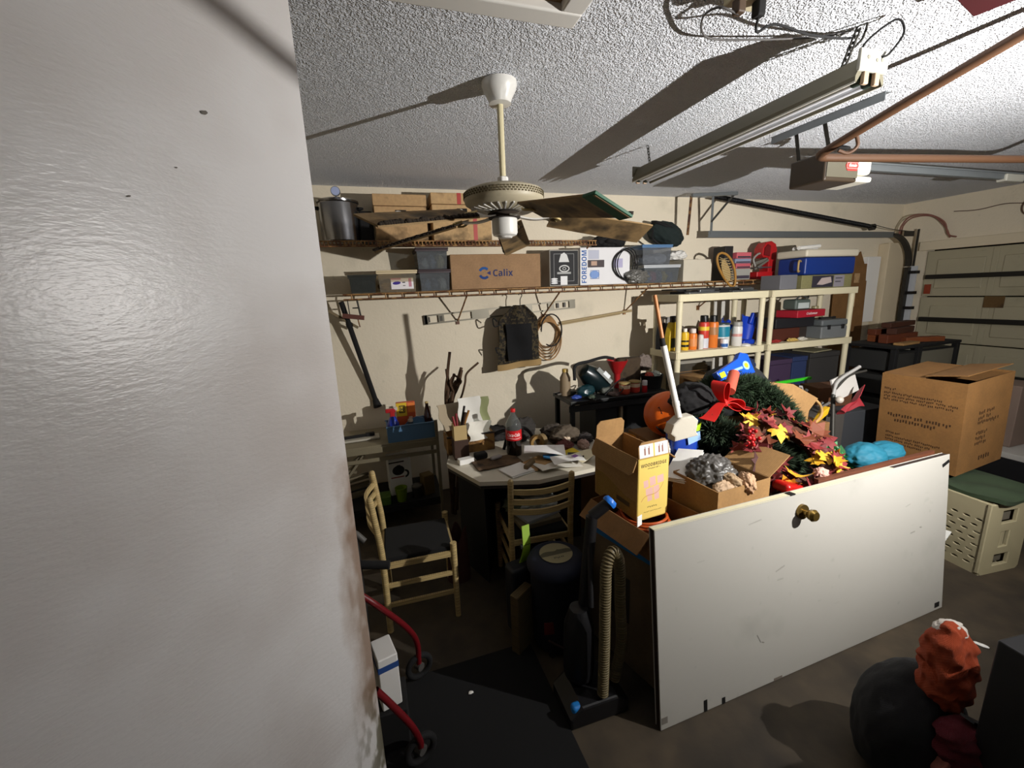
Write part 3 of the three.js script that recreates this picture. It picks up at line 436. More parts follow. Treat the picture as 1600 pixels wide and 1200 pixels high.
bin('clear bin with a blue lid in front of the dark backpack', 0.31, 0.165, 0.2, [2.525, 2.027, -3.60], G.sheer(0xd5d8dc, 0.35), mat(0x5a7fa8, 0.4), [0x9a9ca0, 0xb0b2b4]);
{ // backpack leaning on the bin
  const t = thing('backpack', 'dark green black backpack slumped on the clear bins', 'backpack', [2.70, 2.205, -3.66], 0);
  mesh('bag', rot(blob(0.19, 0.115, 0.12, 0.2, 1.8, 5, 4, 0.35), 0, 0, -0.35).translate(0, 0.02, 0), mat(0x12211f, 0.8, { bumpMap: T.cloth, bumpScale: 0.002 }), t);
  mesh('flap', rot(blob(0.13, 0.03, 0.09, 0.2, 2, 6, 3), 0, 0, -0.4).translate(-0.03, 0.15, 0.02), M.black, t); mesh('strap', tb([[-0.17, 0.14, 0.08], [-0.2, 0.06, 0.12], [-0.12, 0.0, 0.125]], 0.009), M.black, t);
}
{ const t = thing('paper_bag', 'crumpled white bag beside the backpack', 'bag', [2.86, 2.075 - 0.0, -3.66]); mesh('bag', blob(0.1, 0.05, 0.09, 0.3, 2.5, 11, 4, 0.5), mat(0xdfddd8, 0.8), t); }
carton('white_box', 'plain white box on the lower shelf right of the bins', 0.33, 0.205, 0.26, [2.98, 1.861, -3.615], mat(0xd8d2c4, 0.7, { map: T.grime }), {});
{ // tan snowshoe-like racket
  const t = thing('snowshoe', 'tan laced snowshoe hanging off the shelf edge', 'snowshoe', [3.27, 1.80, -3.41], 0.2);
  const m = mat(0xa97a35, 0.6), loop = (k) => Array.from({ length: 14 }, (_, i) => { const a = i / 13 * 6.283; const y = 0.155 + 0.16 * Math.cos(a), x = -0.05 - (y - 0.155) * 0.62 + (0.055 + 0.02 * Math.cos(a)) * Math.sin(a) * 1.5 + k; return [x, y, 0.02 * Math.sin(a)]; });
  mesh('frame', tb(loop(0.04), 0.011, 80, 8), m, t);
  const lace = []; for (let i = 0; i < 9; i++) { const y = 0.05 + i * 0.025, c = -0.01 - (y - 0.155) * 0.62; lace.push(rod([c - 0.075, y, 0], [c + 0.075, y + 0.02, 0], 0.0025, 5), rod([c - 0.07, y + 0.02, 0.004], [c + 0.07, y - 0.015, 0.004], 0.0025, 5)); }
  mesh('lacing', lace, mat(0xc0a878, 0.8), t).userData.label = 'pale crossed lacing';
  mesh('webbing', sheet((u, v) => [0.03 - v * 0.1 + (u - 0.5) * 0.12 * Math.sin(3.1 * (0.1 + 0.8 * v)), 0.05 + 0.2 * v, -0.006], 4, 6, 0.003), mat(0xb59a66, 0.9), t);
}
single('black_album', 'black upright slab beside the pink and white boxes', 'album', bx(0.1, 0.33, 0.16, 0, 0, 0, 0.005), mat(0x1c1718, 0.6), [3.395, 1.862, -3.62]);
[[0x9d9b93, 0.11, 'grey bottom box of the stack beside the red saw'], [0xc25c66, 0.05, 'pink box low in the stack beside the red saw'], [0x8a90a6, 0.045, 'bluish white box in the middle of the small stack'], [0xc9606a, 0.06, 'pink top box of the stack beside the red saw']].reduce((y, [c, h, l], i) => { const t = carton('small_box', l, 0.2, h, 0.2, [3.56, y, -3.62], mat(c, 0.6), { turn: (i % 2) * 0.08, group: 'small boxes stacked by the red saw' }); mesh('edge_print', bx(0.18, h * 0.28, 0.001, 0, h * 0.1, 0.1005), mat(0x3b3340, 0.7), t); return y + h + 0.001; }, 1.861);
{ // red band-saw shaped machine
  const t = thing('band_saw', 'red metal bench saw with a rounded upright frame', 'saw', [3.86, 1.861, -3.60]);
  const m = mat(0xb01c20, 0.35), md = mat(0x6d1014, 0.45);
  mesh('frame', ext([[0.06, 0], [0.15, 0], [0.15, 0.29], [0.13, 0.345], [0.075, 0.372], [0.01, 0.36], [-0.025, 0.31], [-0.03, 0.24], [-0.01, 0.22], [0.06, 0.22]], 0.1, 0.006).translate(0, 0, -0.05), m, t);
  mesh('wheel_cover', ext([[0.055, 0.225], [0.055, 0.33], [0.02, 0.345], [-0.015, 0.31], [-0.02, 0.24]], 0.012).translate(0, 0, 0.056), md, t);
  mesh('base', bx(0.24, 0.075, 0.14, 0.02, 0, 0, 0.008), m, t); mesh('table', bx(0.17, 0.012, 0.16, -0.02, 0.11, 0.01, 0.003), M.steel, t);
  mesh('arm', [bar([-0.12, 0.1, 0.05], [0.05, 0.19, 0.05], 0.02, 0.02), bar([-0.1, 0.16, 0.03], [0.05, 0.2, 0.03], 0.03, 0.03)], mat(0x6a675e, 0.5), t); mesh('blade', bx(0.004, 0.13, 0.02, 0.02, 0.1, 0.0), M.steel, t);
  mesh('hose', tb([[-0.1, 0.13, 0.04], [-0.13, 0.2, 0.04], [-0.07, 0.25, 0.03], [-0.01, 0.26, 0.02]], 0.01), mat(0x9a9790, 0.6), t);
}
// flat clutter on the shelf deck in front
single('tool_tray', 'dark flat tray lying on the shelf under the snowshoe', 'tray', [bx(0.9, 0.012, 0.16, 0, 0, 0, 0.003)], mat(0x2b2a2b, 0.6), [3.0, 1.784, -3.37]);
// ---------- on the wall ----------
{ // spirit level
  const t = thing('spirit_level', 'long grey aluminium spirit level on the wall under the shelf', 'level', [0.38, 1.615, ZW + 0.0]);
  const m = mat(0x6f6a5c, 0.45, { metalness: 0.4 }); const L = 1.44, tilt = 0.055;
  const q = (n, x0, x1, y, h, mm = m, zz = 0.012) => { const e = mesh(n, bar([x0, y + x0 * tilt, zz], [x1, y + x1 * tilt, zz], 0.02, h, [0, 1, 0]), mm, t); return e; };
  q('top_flange', 0, L, 0.036, 0.012); q('bottom_flange', 0, L, -0.036, 0.012);
  for (const [a, b] of [[0.0, 0.035], [0.12, 0.17], [0.42, 0.58], [0.86, 1.0], [1.16, 1.22], [1.38, 1.44]]) q('web', a, b, 0, 0.06);
  for (const [a, b] of [[0.03, 0.045], [0.13, 0.155], [1.25, 1.27], [1.32, 1.34]]) q('vial', a, b, 0, 0.045, mat(0x3a3226, 0.5), 0.013);
  q('end_cap', -0.008, 0.022, 0, 0.078, mat(0x2c2519, 0.6), 0.012);
}
{ // apron on a hanger
  const t = thing('camouflage_apron', 'black and camouflage apron hanging from a hook under the shelf', 'apron', [1.18, 1.14, -3.60]);
  const camo = mat(0xffffff, 0.95, { map: dataTex(256, 0.16, (u, v) => { const a = tfbm(u, v, 10, 3, 3), b = tfbm(u, v, 16, 9, 3); return a > 0.56 ? [0.26, 0.22, 0.14] : b > 0.55 ? [0.06, 0.055, 0.045] : [0.13, 0.105, 0.07]; }, true) });
  const wob = (u, v) => 0.02 * Math.sin(u * 9 + v * 4) + 0.012 * Math.sin(v * 13 + 2);
  const out = (v) => v > 0.78 ? lerp(0.185, 0.045, (v - 0.78) / 0.22) : lerp(0.20, 0.185, v / 0.78);
  mesh('cloth', sheet((u, v) => [(u - 0.5) * 2 * out(v) - 0.012 + 0.02 * v, 0.02 + v * 0.55, wob(u, v)], 20, 20, 0.012), camo, t);
  mesh('pocket', sheet((u, v) => [(u - 0.5) * 0.23 - 0.01, 0.09 + v * 0.32, wob(u * 0.6 + 0.2, v * 0.6) + 0.028 + 0.012 * Math.sin(u * 3.14)], 10, 10, 0.012), mat(0x060608, 0.95), t).userData.label = 'plain black pouch';
  mesh('hem', sheet((u, v) => [(u - 0.5) * 0.40 - 0.015 + 0.01 * u, 0.03 * u + v * 0.055, wob(u, 0) + 0.005], 14, 3, 0.014), mat(0x9b7f52, 0.9), t).userData.label = 'tan bottom hem';
  mesh('hanger_hook', tb([[0.02, 0.57, 0], [0.022, 0.62, 0], [0.035, 0.655, 0.01], [0.015, 0.672, 0.02], [-0.0, 0.66, 0.03]], 0.004), M.darkMetal, t);
  mesh('tie', tb([[-0.2, 0.44, 0.02], [-0.24, 0.47, 0.03], [-0.23, 0.40, 0.02], [-0.17, 0.41, 0.02]], 0.006), M.black, t); mesh('tie', tb([[-0.18, 0.2, 0.02], [-0.23, 0.21, 0.03], [-0.21, 0.16, 0.02]], 0.006), M.black, t);
}
single('rope_coil', 'coil of tan and dark wire hanging right of the apron', 'rope', [0, 1, 2, 3, 4].map((k) => tb(Array.from({ length: 12 }, (_, i) => { const a = i / 11 * 6.283 + k; return [0.115 * Math.cos(a) * (0.9 + 0.06 * k), 0.17 + 0.175 * Math.sin(a) * (0.85 + 0.05 * k) - 0.02 * k, 0.008 * k + 0.005 * Math.sin(a * 3)]; }), 0.0065, 70, 6)), mat(0xb08a5c, 0.8, { map: T.stain }), [1.52, 1.27, ZW + 0.03]);
single('dark_cable_loop', 'dark cable loop hung inside the tan wire coil', 'cable', [0, 1].map((k) => tb(Array.from({ length: 10 }, (_, i) => { const a = i / 9 * 5.2 - 2.1 + 0.1 * k; return [0.105 * Math.cos(a), 0.15 * Math.sin(a), 0.008 * k]; }), 0.006, 60)), mat(0x1d1712, 0.7), [1.54, 1.46, ZW + 0.085]);
single('wooden_pole', 'pale thin pole running slantwise across the wall', 'pole', [rod([1.66, 1.52, ZW + 0.03], [2.42, 1.60, ZW + 0.06], 0.012, 10), rod([1.64, 1.50, ZW + 0.03], [2.3, 1.575, ZW + 0.05], 0.007, 10)], mat(0xa8946c, 0.7));
{ // black pole with bracket at the far left
  const t = thing('black_brush_pole', 'black extension pole leaning down the wall at the left', 'pole');
  mesh('tube', rod([-0.27, 1.80, -3.62], [-0.10, 0.96, ZW + 0.03], 0.021, 12), M.black, t); mesh('foot', rod([-0.10, 0.96, ZW + 0.03], [-0.085, 0.89, ZW + 0.03], 0.024, 12, 0.036), M.black, t);
  mesh('collar', rod([-0.235, 1.63, -3.66], [-0.23, 1.60, -3.665], 0.026, 12), M.blackM, t);
}
{ // rusty clamp hanging off the left end of the shelf
  const t = thing('hanging_clamp', 'small rust red clamp hanging from the shelf end', 'clamp', [-0.17, 1.60, -3.58]);
  mesh('bar', bar([-0.1, 0.095, 0], [0.06, 0.07, 0], 0.02, 0.035), mat(0x5d3227, 0.7), t); mesh('frame', [rod([-0.05, 0.21, 0], [-0.045, 0.09, 0], 0.004), rod([0.02, 0.21, 0], [0.035, 0.08, 0], 0.007), rod([-0.02, 0.15, 0], [0.03, 0.15, 0], 0.005)], M.darkMetal, t); mesh('screw', rod([0.01, 0.07, 0], [0.02, 0.0, 0], 0.005), M.wire, t);
  mesh('diagonal', bar([-0.2, 0.14, 0], [0.0, -0.01, -0.1], 0.012, 0.02), mat(0x6a5a3c, 0.7), t);
}
// ---------- cream plastic shelf units ----------
const TIER = [1.75, 1.25, 0.75, 0.25];
function plasticUnit(label, x0, x1) {
  const t = thing('plastic_shelf_unit', label, 'shelf unit', [0, 0, 0], 0, 'cream plastic shelf units');
  const zf = -3.08, zb = -3.46, m = M.cream, w = x1 - x0, cx = (x0 + x1) / 2, cz = (zf + zb) / 2;
  for (const y of TIER) { const s = mesh('shelf_board', [bx(w, 0.016, zf - zb, cx, y - 0.016, cz, 0.004)], m, t); mesh('front_lip', bx(w, 0.062, 0.014, cx, y - 0.062, zf, 0.004), m, s); mesh('back_lip', bx(w, 0.062, 0.014, cx, y - 0.062, zb, 0.004), m, s); for (const x of [x0, x1]) mesh('side_lip', bx(0.014, 0.062, zf - zb, x, y - 0.062, cz, 0.004), m, s); }
  const ys = [0, ...TIER.slice().reverse()];
  for (const x of [x0 + 0.03, x1 - 0.03]) for (const z of [zf - 0.03, zb + 0.03]) for (let k = 0; k < 4; k++) mesh('post', cy(0.024, 0.027, ys[k + 1] - ys[k] - (k ? 0.0 : 0.0) - 0.055, x, ys[k] + (k ? 0 : 0), z, 14), m, t);
  return t;
}
plasticUnit('cream plastic shelf unit holding the row of spray cans', 2.46, 3.43);
plasticUnit('cream plastic shelf unit with the blue cooler on top', 3.49, 4.57);
function bottle(name, label, cat, pos, prof, m, extra = [], o = {}) {   // lathed body + stacked bands
  const t = thing(name, label, cat, pos, o.turn || 0, o.group);
  mesh('body', la(prof, 20), m, t);
  for (const [n, pr, mm] of extra) mesh(n, la(pr, 20), mm, t);
  return t;
}
const canProf = (r, h) => [[0, 0], [r * 0.94, 0], [r, 0.004], [r, h - 0.02], [r * 0.9, h - 0.006], [r * 0.55, h], [0, h]];
const band = (r, y0, y1, e = 0.0008) => [[r + e - 0.001, y0], [r + e, y0], [r + e, y1], [r + e - 0.001, y1]];
const cap = (r, y0, y1) => [[0, y0], [r, y0], [r * 0.97, y1 - 0.004], [r * 0.85, y1], [0, y1]];
const P = (c, r = 0.4) => mat(c, r);
const gT = 'spray cans and bottles on the cream shelf', yT = TIER[1] + 0.001;
function sprayer(label, pos, body, top, turn = 0, h = 0.2, w = 0.05) {
  const t = thing('spray_bottle', label, 'spray bottle', pos, turn, gT);
  mesh('body', ext([[-w, 0], [w, 0], [w, h * 0.55], [w * 0.55, h * 0.85], [w * 0.3, h], [-w * 0.3, h], [-w * 0.8, h * 0.72], [-w, h * 0.5]], w * 0.9, 0.008).translate(0, 0.008, -w * 0.45), body, t);
  mesh('nozzle', [bx(w * 0.7, 0.05, 0.03, 0, h + 0.008, 0, 0.006), bx(w * 1.5, 0.026, 0.026, w * 0.35, h + 0.045, 0, 0.006)], top, t); mesh('trigger', bar([w * 0.6, h + 0.05, 0], [w * 0.85, h - 0.01, 0], 0.012, 0.012), top, t);
  return t;
}
sprayer('dark spray bottle at the left end of the can row', [2.50, yT, -3.36], P(0x1a2230), P(0xb9b4aa), 0.3, 0.23, 0.042);
sprayer('second dark spray bottle with a grey label beside the first', [2.575, yT, -3.38], P(0x232428), P(0x8d8a85), 0.2, 0.22, 0.04);
{ const t = sprayer('yellow spray bottle with a black nozzle', [2.505, yT, -3.22], P(0xc7a81c), P(0x121212), 0.2, 0.24, 0.05); mesh('label', bx(0.07, 0.085, 0.002, -0.005, 0.03, 0.033), P(0x1c241c), t); }
bottle('yellow_bottle', 'short yellow bottle with black stripes behind the shelf post', 'bottle', [2.625, yT, -3.19], canProf(0.036, 0.165), P(0xe0b52a), [['stripe', band(0.036, 0.03, 0.05), P(0x1a1a14)], ['stripe', band(0.036, 0.075, 0.09), P(0x1a1a14)], ['cap', cap(0.018, 0.165, 0.195), P(0xe8e4da)]], { group: gT });
bottle('orange_bottle', 'orange bottle with a white and red cap', 'bottle', [2.708, yT, -3.185], canProf(0.038, 0.15), P(0xe07a2a), [['label', band(0.038, 0.03, 0.1), P(0xd88b50)], ['cap', cap(0.026, 0.15, 0.19), P(0xdccfc6)]], { group: gT });
bottle('white_jar', 'small white jar squeezed beside the red can', 'jar', [2.775, yT, -3.16], canProf(0.024, 0.135), P(0xcfccc4), [], { group: gT });
bottle('spray_can', 'tall red and yellow spray can with white foot and black cap', 'spray can', [2.838, yT, -3.20], canProf(0.046, 0.245), P(0xc53a2c), [['foot_band', band(0.046, 0.004, 0.095), P(0xc9c9cf)], ['yellow_band', band(0.046, 0.165, 0.2), P(0xe3c23a)], ['cap', cap(0.035, 0.243, 0.30), P(0x0e0e0e)]], { group: gT });
bottle('spray_can', 'tall orange spray can with a brown band and black cap', 'spray can', [2.942, yT, -3.20], canProf(0.047, 0.24), P(0xd8752a), [['brown_band', band(0.047, 0.12, 0.19), P(0xa5764a)], ['cap', cap(0.034, 0.238, 0.295), P(0x0e0e0e)]], { group: gT });
bottle('paint_can', 'teal and white can in the middle of the shelf', 'can', [3.075, yT, -3.24], canProf(0.075, 0.205), P(0xcbcac6), [['label', band(0.075, 0.09, 0.185), P(0x157a92)], ['lid', cap(0.07, 0.2, 0.215), P(0x3a4a4c)]], { group: gT });
bottle('small_bottle', 'small white and blue bottle in front of the teal can', 'bottle', [3.01, yT, -3.125], canProf(0.032, 0.085), P(0xdfe2e6), [['label', band(0.032, 0.01, 0.04), P(0x2b5da0)]], { group: gT });
bottle('spray_can', 'white spray can with red lettering near the blue tub', 'spray can', [3.195, yT, -3.17], canProf(0.045, 0.19), P(0xd6d3cd), [['print', band(0.045, 0.09, 0.115), P(0xc98f86)], ['cap', cap(0.042, 0.19, 0.225), P(0x9c9a94)]], { group: gT });
single('lens_cover', 'small white cap lying at the shelf front', 'cap', la([[0, 0], [0.045, 0], [0.04, 0.016], [0.02, 0.024], [0, 0.024]]), P(0xd9d6cf), [3.25, yT, -3.115]);
{ // blue plastic scoops
  const m = P(0x1238a8, 0.35);
  for (const [l, x, z, a, s] of [['blue plastic scoop standing upright near the shelf post', 3.315, -3.2, 0.35, 1.0], ['blue plastic scoop lying behind the cans', 3.17, -3.37, 0.9, 0.85]]) {
    const t = thing('blue_scoop', l, 'scoop', [x, yT, z], 0, 'blue scoops on the cream shelf');
    mesh('tub', rot(sheet((u, v) => { const an = (u - 0.5) * 3.0, r = 0.06 + 0.03 * v; return [r * Math.sin(an) * s, 0.01 + v * 0.22 * s, -r * Math.cos(an) * 0.7 * s + 0.05]; }, 14, 6, 0.005), -0.1, 0, -a * 0.6).translate(-0.02, 0.045, 0), m, t);
    mesh('grip', rot(bx(0.05 * s, 0.11 * s, 0.035, 0, 0, 0, 0.012), 0, 0, -a).translate(0.06 * s, 0.0 + 0.19 * s, 0), m, t); mesh('foot', bx(0.15 * s, 0.05, 0.1, 0.02, 0, 0, 0.02), m, t);
  }
}
carton('grey_tin', 'plain grey box at the back of the can shelf', 0.1, 0.2, 0.09, [2.69, yT, -3.39], mat(0x4a4038, 0.7), {}); carton('dark_tin', 'dark red brown box behind the tall cans', 0.14, 0.17, 0.1, [2.85, yT, -3.37], mat(0x4d2320, 0.7), {});
single('white_board', 'white board leaning on the wall behind the can shelf', 'board', rot(bx(0.2, 1.72, 0.012), -0.04), mat(0xd5d2ca, 0.7), [3.52, 0.0, -3.66]);
// third tier of the left unit
bin('wide clear bin low behind the bent cardboard box', 0.42, 0.36, 0.14, [2.84, TIER[2] + 0.001, -3.38], G.sheer(0xb5b0a6, 0.4), mat(0x9a958a, 0.5), [0x6a6458, 0x4f4a42]);
{ // open brown carton standing forward on the tier
  const t = thing('open_carton', 'small open brown carton under the can shelf', 'carton', [2.73, 0.752, -3.19], 0.05);
  mesh('body', bx(0.36, 0.26, 0.18, 0, 0, 0, 0.005), M.card, t); mesh('flap', rot(bx(0.36, 0.005, 0.12, 0, 0, 0.06), 0.12).translate(0, 0.262, 0.08), M.card, t); mesh('flap', rot(bx(0.34, 0.005, 0.11, 0, 0, 0), -0.25).translate(0, 0.28, -0.05), M.cardD, t);
}
// right unit, second tier
{ const t = carton('red_box', 'flat red game box with white lettering', 0.42, 0.07, 0.22, [4.06, 1.475, -3.25], P(0xa8182c, 0.45), { turn: 0.1 }); decal('lettering', 0.26, 0.05, 1200, (g, w, h) => { g.fillStyle = '#f0d8d8'; g.font = `italic bold ${Math.round(h * 0.62)}px serif`; g.textAlign = 'center'; g.fillText('Craftsman', w / 2, h * 0.72); }, t, [0.0, 0.036, 0.1112]); }
carton('dark_case', 'black case under the flat red box', 0.50, 0.095, 0.24, [3.92, 1.378, -3.30], mat(0x141318, 0.6), {});
carton('brown_case', 'red brown case at the bottom left of the right unit', 0.36, 0.125, 0.25, [3.80, yT, -3.30], mat(0x4a2013, 0.55), {});
carton('spacer_box', 'dark box carrying the black case', 0.2, 0.125, 0.18, [4.10, yT, -3.36], mat(0x2a201a, 0.7), {});
{ const t = thing('meter', 'grey instrument with a white panel on the red box', 'instrument', [4.02, 1.548, -3.27]); mesh('body', bx(0.2, 0.10, 0.15, 0, 0, 0, 0.02), mat(0x55605a, 0.5), t); mesh('panel', bx(0.14, 0.055, 0.004, 0.0, 0.012, 0.0765), P(0xb9c2bf), t); mesh('cable', tb([[-0.08, 0.09, 0.04], [-0.02, 0.135, 0.06], [0.05, 0.11, 0.07], [0.1, 0.13, 0.04]], 0.008), mat(0x3a3d3b, 0.6), t); }
{ // grey tool box
  const t = thing('grey_tool_box', 'grey plastic tool box with black handle and latches', 'tool box', [4.36, yT, -3.195], -0.03);
  mesh('body', bx(0.34, 0.12, 0.18, 0, 0, 0, 0.012), P(0x6d7071, 0.5), t); const l = mesh('lid', bx(0.345, 0.065, 0.185, 0, 0.122, 0, 0.02), P(0x5d6264, 0.5), t); mesh('handle', [bar([-0.1, 0.2, 0], [0.1, 0.2, 0], 0.025, 0.014)], M.black, l); mesh('handle_post', [bx(0.02, 0.03, 0.02, -0.09, 0.18, 0), bx(0.02, 0.03, 0.02, 0.09, 0.18, 0)], M.black, l);
  for (const x of [-0.08, 0.1]) mesh('latch', bx(0.035, 0.045, 0.008, x, 0.09, 0.094, 0.003), M.black, t);
}
bottle('plastic_jug', 'tall tan plastic jug beside the grey tool box', 'jug', [4.425, yT, -3.385], [[0, 0], [0.07, 0], [0.078, 0.01], [0.078, 0.2], [0.06, 0.25], [0.03, 0.275], [0.03, 0.295], [0, 0.295]], P(0x8a7f62, 0.5), [['cap', cap(0.033, 0.285, 0.31), P(0xa0956f)]]);
for (const [l, x, z, c] of [['yellow paper scrap at the front of the right unit', 3.84, -3.13, 0xc7a85a], ['folded white paper at the front of the right unit', 3.97, -3.14, 0xc9c4b6], ['red rag at the front of the right unit', 3.63, -3.14, 0x8a1d1a]]) single('scrap', l, 'scrap', blob(0.06, 0.018, 0.03, 0.5, 2, x * 3, 3, 0.4), mat(c, 0.8), [x, yT, z]);
// right unit top: boxes, cooler
carton('label_box', 'olive box with a dark printed label under the cooler', 0.66, 0.125, 0.28, [4.215, TIER[0] + 0.001, -3.27], mat(0x8f8a5e, 0.7, { map: T.card }), {});
{ const t = scene.children[scene.children.length - 1]; decal('label', 0.46, 0.11, 900, (g, w, h) => { g.fillStyle = '#2c2833'; g.fillRect(0, 0, w * 0.6, h); g.fillStyle = '#b7a6a2'; g.beginPath(); g.moveTo(w * 0.14, h * 0.75); g.lineTo(w * 0.26, h * 0.2); g.lineTo(w * 0.52, h * 0.12); g.lineTo(w * 0.56, h * 0.6); g.lineTo(w * 0.3, h * 0.8); g.fill(); g.fillStyle = '#8d8790'; g.fillRect(w * 0.62, 0, w * 0.3, h); g.fillStyle = '#4d4850'; g.fillRect(w * 0.66, h * 0.2, w * 0.2, h * 0.1); g.fillRect(w * 0.66, h * 0.5, w * 0.16, h * 0.1); }, t, [0.03, 0.062, 0.1412]); }
carton('grey_carton', 'small grey carton beside the olive box', 0.21, 0.135, 0.22, [3.735, TIER[0] + 0.001, -3.25], mat(0x6d6d72, 0.7), {});
{ // cooler
  const t = thing('cooler', 'blue cooler with a white lid on the right unit', 'cooler', [4.24, TIER[0] + 0.128, -3.28], 0.0);
  mesh('tub', bx(0.66, 0.165, 0.3, 0.0, 0, 0, 0.02), P(0x16347e, 0.4), t); const lid = mesh('lid', bx(0.69, 0.07, 0.33, 0, 0.167, 0, 0.02), P(0xd4cbb6, 0.5), t); mesh('lid_recess', bx(0.3, 0.008, 0.14, 0.05, 0.236, 0, 0.003), P(0xbab19c, 0.5), lid);
  mesh('handle', tb([[-0.33, 0.13, 0.10], [-0.38, 0.13, 0.12], [-0.38, 0.04, 0.12], [-0.34, 0.04, 0.10]], 0.009, 30), P(0xa88c58, 0.5), t);
}
single('paper_roll', 'white rolled papers lying across the cooler lid', 'papers', [rod([-0.22, 0.02, 0.04], [0.12, 0.045, -0.02], 0.018, 14), rod([-0.2, 0.018, -0.03], [0.14, 0.03, -0.06], 0.016, 14)], M.paper, [4.16, TIER[0] + 0.366, -3.28]);
for (const [i, [x, w]] of [[2.75, 0.34], [3.2, 0.3]].entries()) single('steel_strip', ['bright steel strip on the left unit top', 'shorter bright steel strip on the left unit top'][i], 'metal strip', [bx(w, 0.012, 0.05, 0, 0, 0, 0.003), bx(w * 0.5, 0.02, 0.03, 0.04, 0.012, 0.0, 0.006)], M.steel, [x, TIER[0] + 0.001, -3.14], 0.06);
{ const t = thing('jumble_tray', 'dark jumble of tools on the left unit top', 'tools', [2.95, TIER[0] + 0.001, -3.26]); mesh('tray', bx(0.75, 0.02, 0.2, 0, 0, 0, 0.004), M.black, t); reseed(5); for (let i = 0; i < 7; i++) mesh('tool', rot(bar([-0.09, 0, 0], [0.09, 0, 0], rr(0.015, 0.03), 0.012), 0, rr(-1, 1), 0).translate(-0.3 + i * 0.1, 0.027, rr(-0.05, 0.05)), [M.darkMetal, mat(0x4a443a, 0.6), M.black][i % 3], t); }
// cardboard leaning in the corner and the black rack with timber offcuts
{ const t = thing('leaning_cardboard', 'tall brown cardboard sheet leaning in the corner', 'cardboard', [5.42, 0, ZW + 0.1]); mesh('sheet', rot(bx(0.52, 2.0, 0.012), -0.025), M.cardD, t); mesh('flap', rot(bx(0.3, 0.16, 0.006), -0.025, 0, 0.5).translate(0.05, 1.93, -0.04), M.cardD, t); mesh('patch', rot(bx(0.09, 0.14, 0.002), -0.025).translate(0.04, 1.5, -0.025), M.cardP, t); mesh('patch', rot(bx(0.09, 0.11, 0.002), -0.025).translate(0.08, 1.78, -0.032), M.cardP, t); }
{
  const t = thing('black_rack', 'black plastic rack with grey drawers under the timber offcuts', 'rack', [5.30, 0, -3.06], 0.02), w = 1.02, d = 0.5, h = 1.16;
  mesh('top', bx(w, 0.03, d, 0, h - 0.03, 0, 0.006), M.black, t); for (const sx of [-1, 1]) for (const sz of [-1, 1]) mesh('post', bx(0.05, h - 0.03, 0.05, sx * (w / 2 - 0.03), 0, sz * (d / 2 - 0.03), 0.006), M.black, t); mesh('post', bx(0.06, h - 0.03, 0.04, -0.12, 0, d / 2 - 0.03, 0.006), M.black, t);
  for (let k = 0; k < 4; k++) for (const [x, ww] of [[-0.31, 0.3], [0.2, 0.54]]) { const dr = mesh('drawer', bx(ww, 0.2, d - 0.06, x, 0.16 + k * 0.245, 0, 0.012), mat(x > 0 ? 0x77756a : 0x2e2f30, 0.6, { map: T.grime }), t); mesh('drawer_lip', bx(ww, 0.018, 0.02, x, 0.345 + k * 0.245, d / 2 - 0.03, 0.004), M.black, dr); }
  reseed(9); const wm = [mat(0x6d3418, 0.7, { map: T.wood }), mat(0x8a4a22, 0.7, { map: T.wood }), mat(0x4d2612, 0.7, { map: T.wood }), mat(0xb08a58, 0.7, { map: T.wood })];
  const lab = ['lowest reddish timber offcut on the black rack', 'dark timber offcut across the stack', 'rough brown offcut leaning on the stack', 'thin offcut at the back of the stack', 'short offcut at the stack front', 'topmost crooked offcut of the stack', 'pale split offcut at the rack edge', 'pale batten lying at the rack front'];
  const spec = [[-0.05, 0.5, 0.05, 0.09], [0.08, 0.55, -0.06, 0.07], [-0.1, 0.45, 0.0, 0.06], [0.02, 0.6, -0.12, 0.06], [0.12, 0.4, 0.08, 0.05], [-0.02, 0.5, -0.02, 0.05], [0.38, 0.22, 0.12, 0.03], [-0.22, 0.3, 0.18, 0.025]]; let y = h + 0.002;
  const ys = [0, 0, 0.092, 0.072, 0, 0.155, 0, 0]; const xs = [-0.08, 0.0, -0.06, 0.02, 0.1, -0.02, 0.36, -0.25], zs = [0.02, -0.10, 0.02, -0.12, 0.13, -0.03, 0.10, 0.2];
  for (let i = 0; i < 8; i++) { const [, L, , hh] = spec[i]; single('timber_offcut', lab[i], 'timber', bx(L, hh, 0.085, 0, 0, 0, 0.006), wm[i < 6 ? i % 3 : 3], [5.28 + xs[i], y + ys[i], -3.06 + zs[i]], [0.05, -0.04, 0.22, 0.02, -0.3, 0.14, 0.5, 0.1][i], 'timber offcuts on the black rack'); }
}
// dark bins on the lower tiers
for (const [l, x, y, w, h, d, c] of [['dark purple bin on the third tier of the right unit', 3.70, 2, 0.30, 0.33, 0.3, 0x36243f], ['navy bin beside the purple one', 3.97, 2, 0.19, 0.34, 0.28, 0x1d2c52], ['black bin with a pale board on it under the grey tool box', 4.29, 2, 0.40, 0.36, 0.3, 0x2b2928], ['black tote on the bottom tier of the right unit', 3.78, 3, 0.46, 0.38, 0.3, 0x292a2d], ['brown tote at the bottom right of the right unit', 4.28, 3, 0.42, 0.36, 0.3, 0x3d2c20], ['dark blue bin at the right of the left unit', 3.14, 3, 0.40, 0.38, 0.3, 0x1b2a4a], ['black bin on the bottom tier of the left unit', 2.72, 3, 0.40, 0.36, 0.3, 0x2a2a2c]]) carton('dark_bin', l, w, h, d, [x, TIER[y] + 0.001, -3.27], mat(c, 0.75), { lid: 0.05, group: 'dark bins on the lower tiers' });
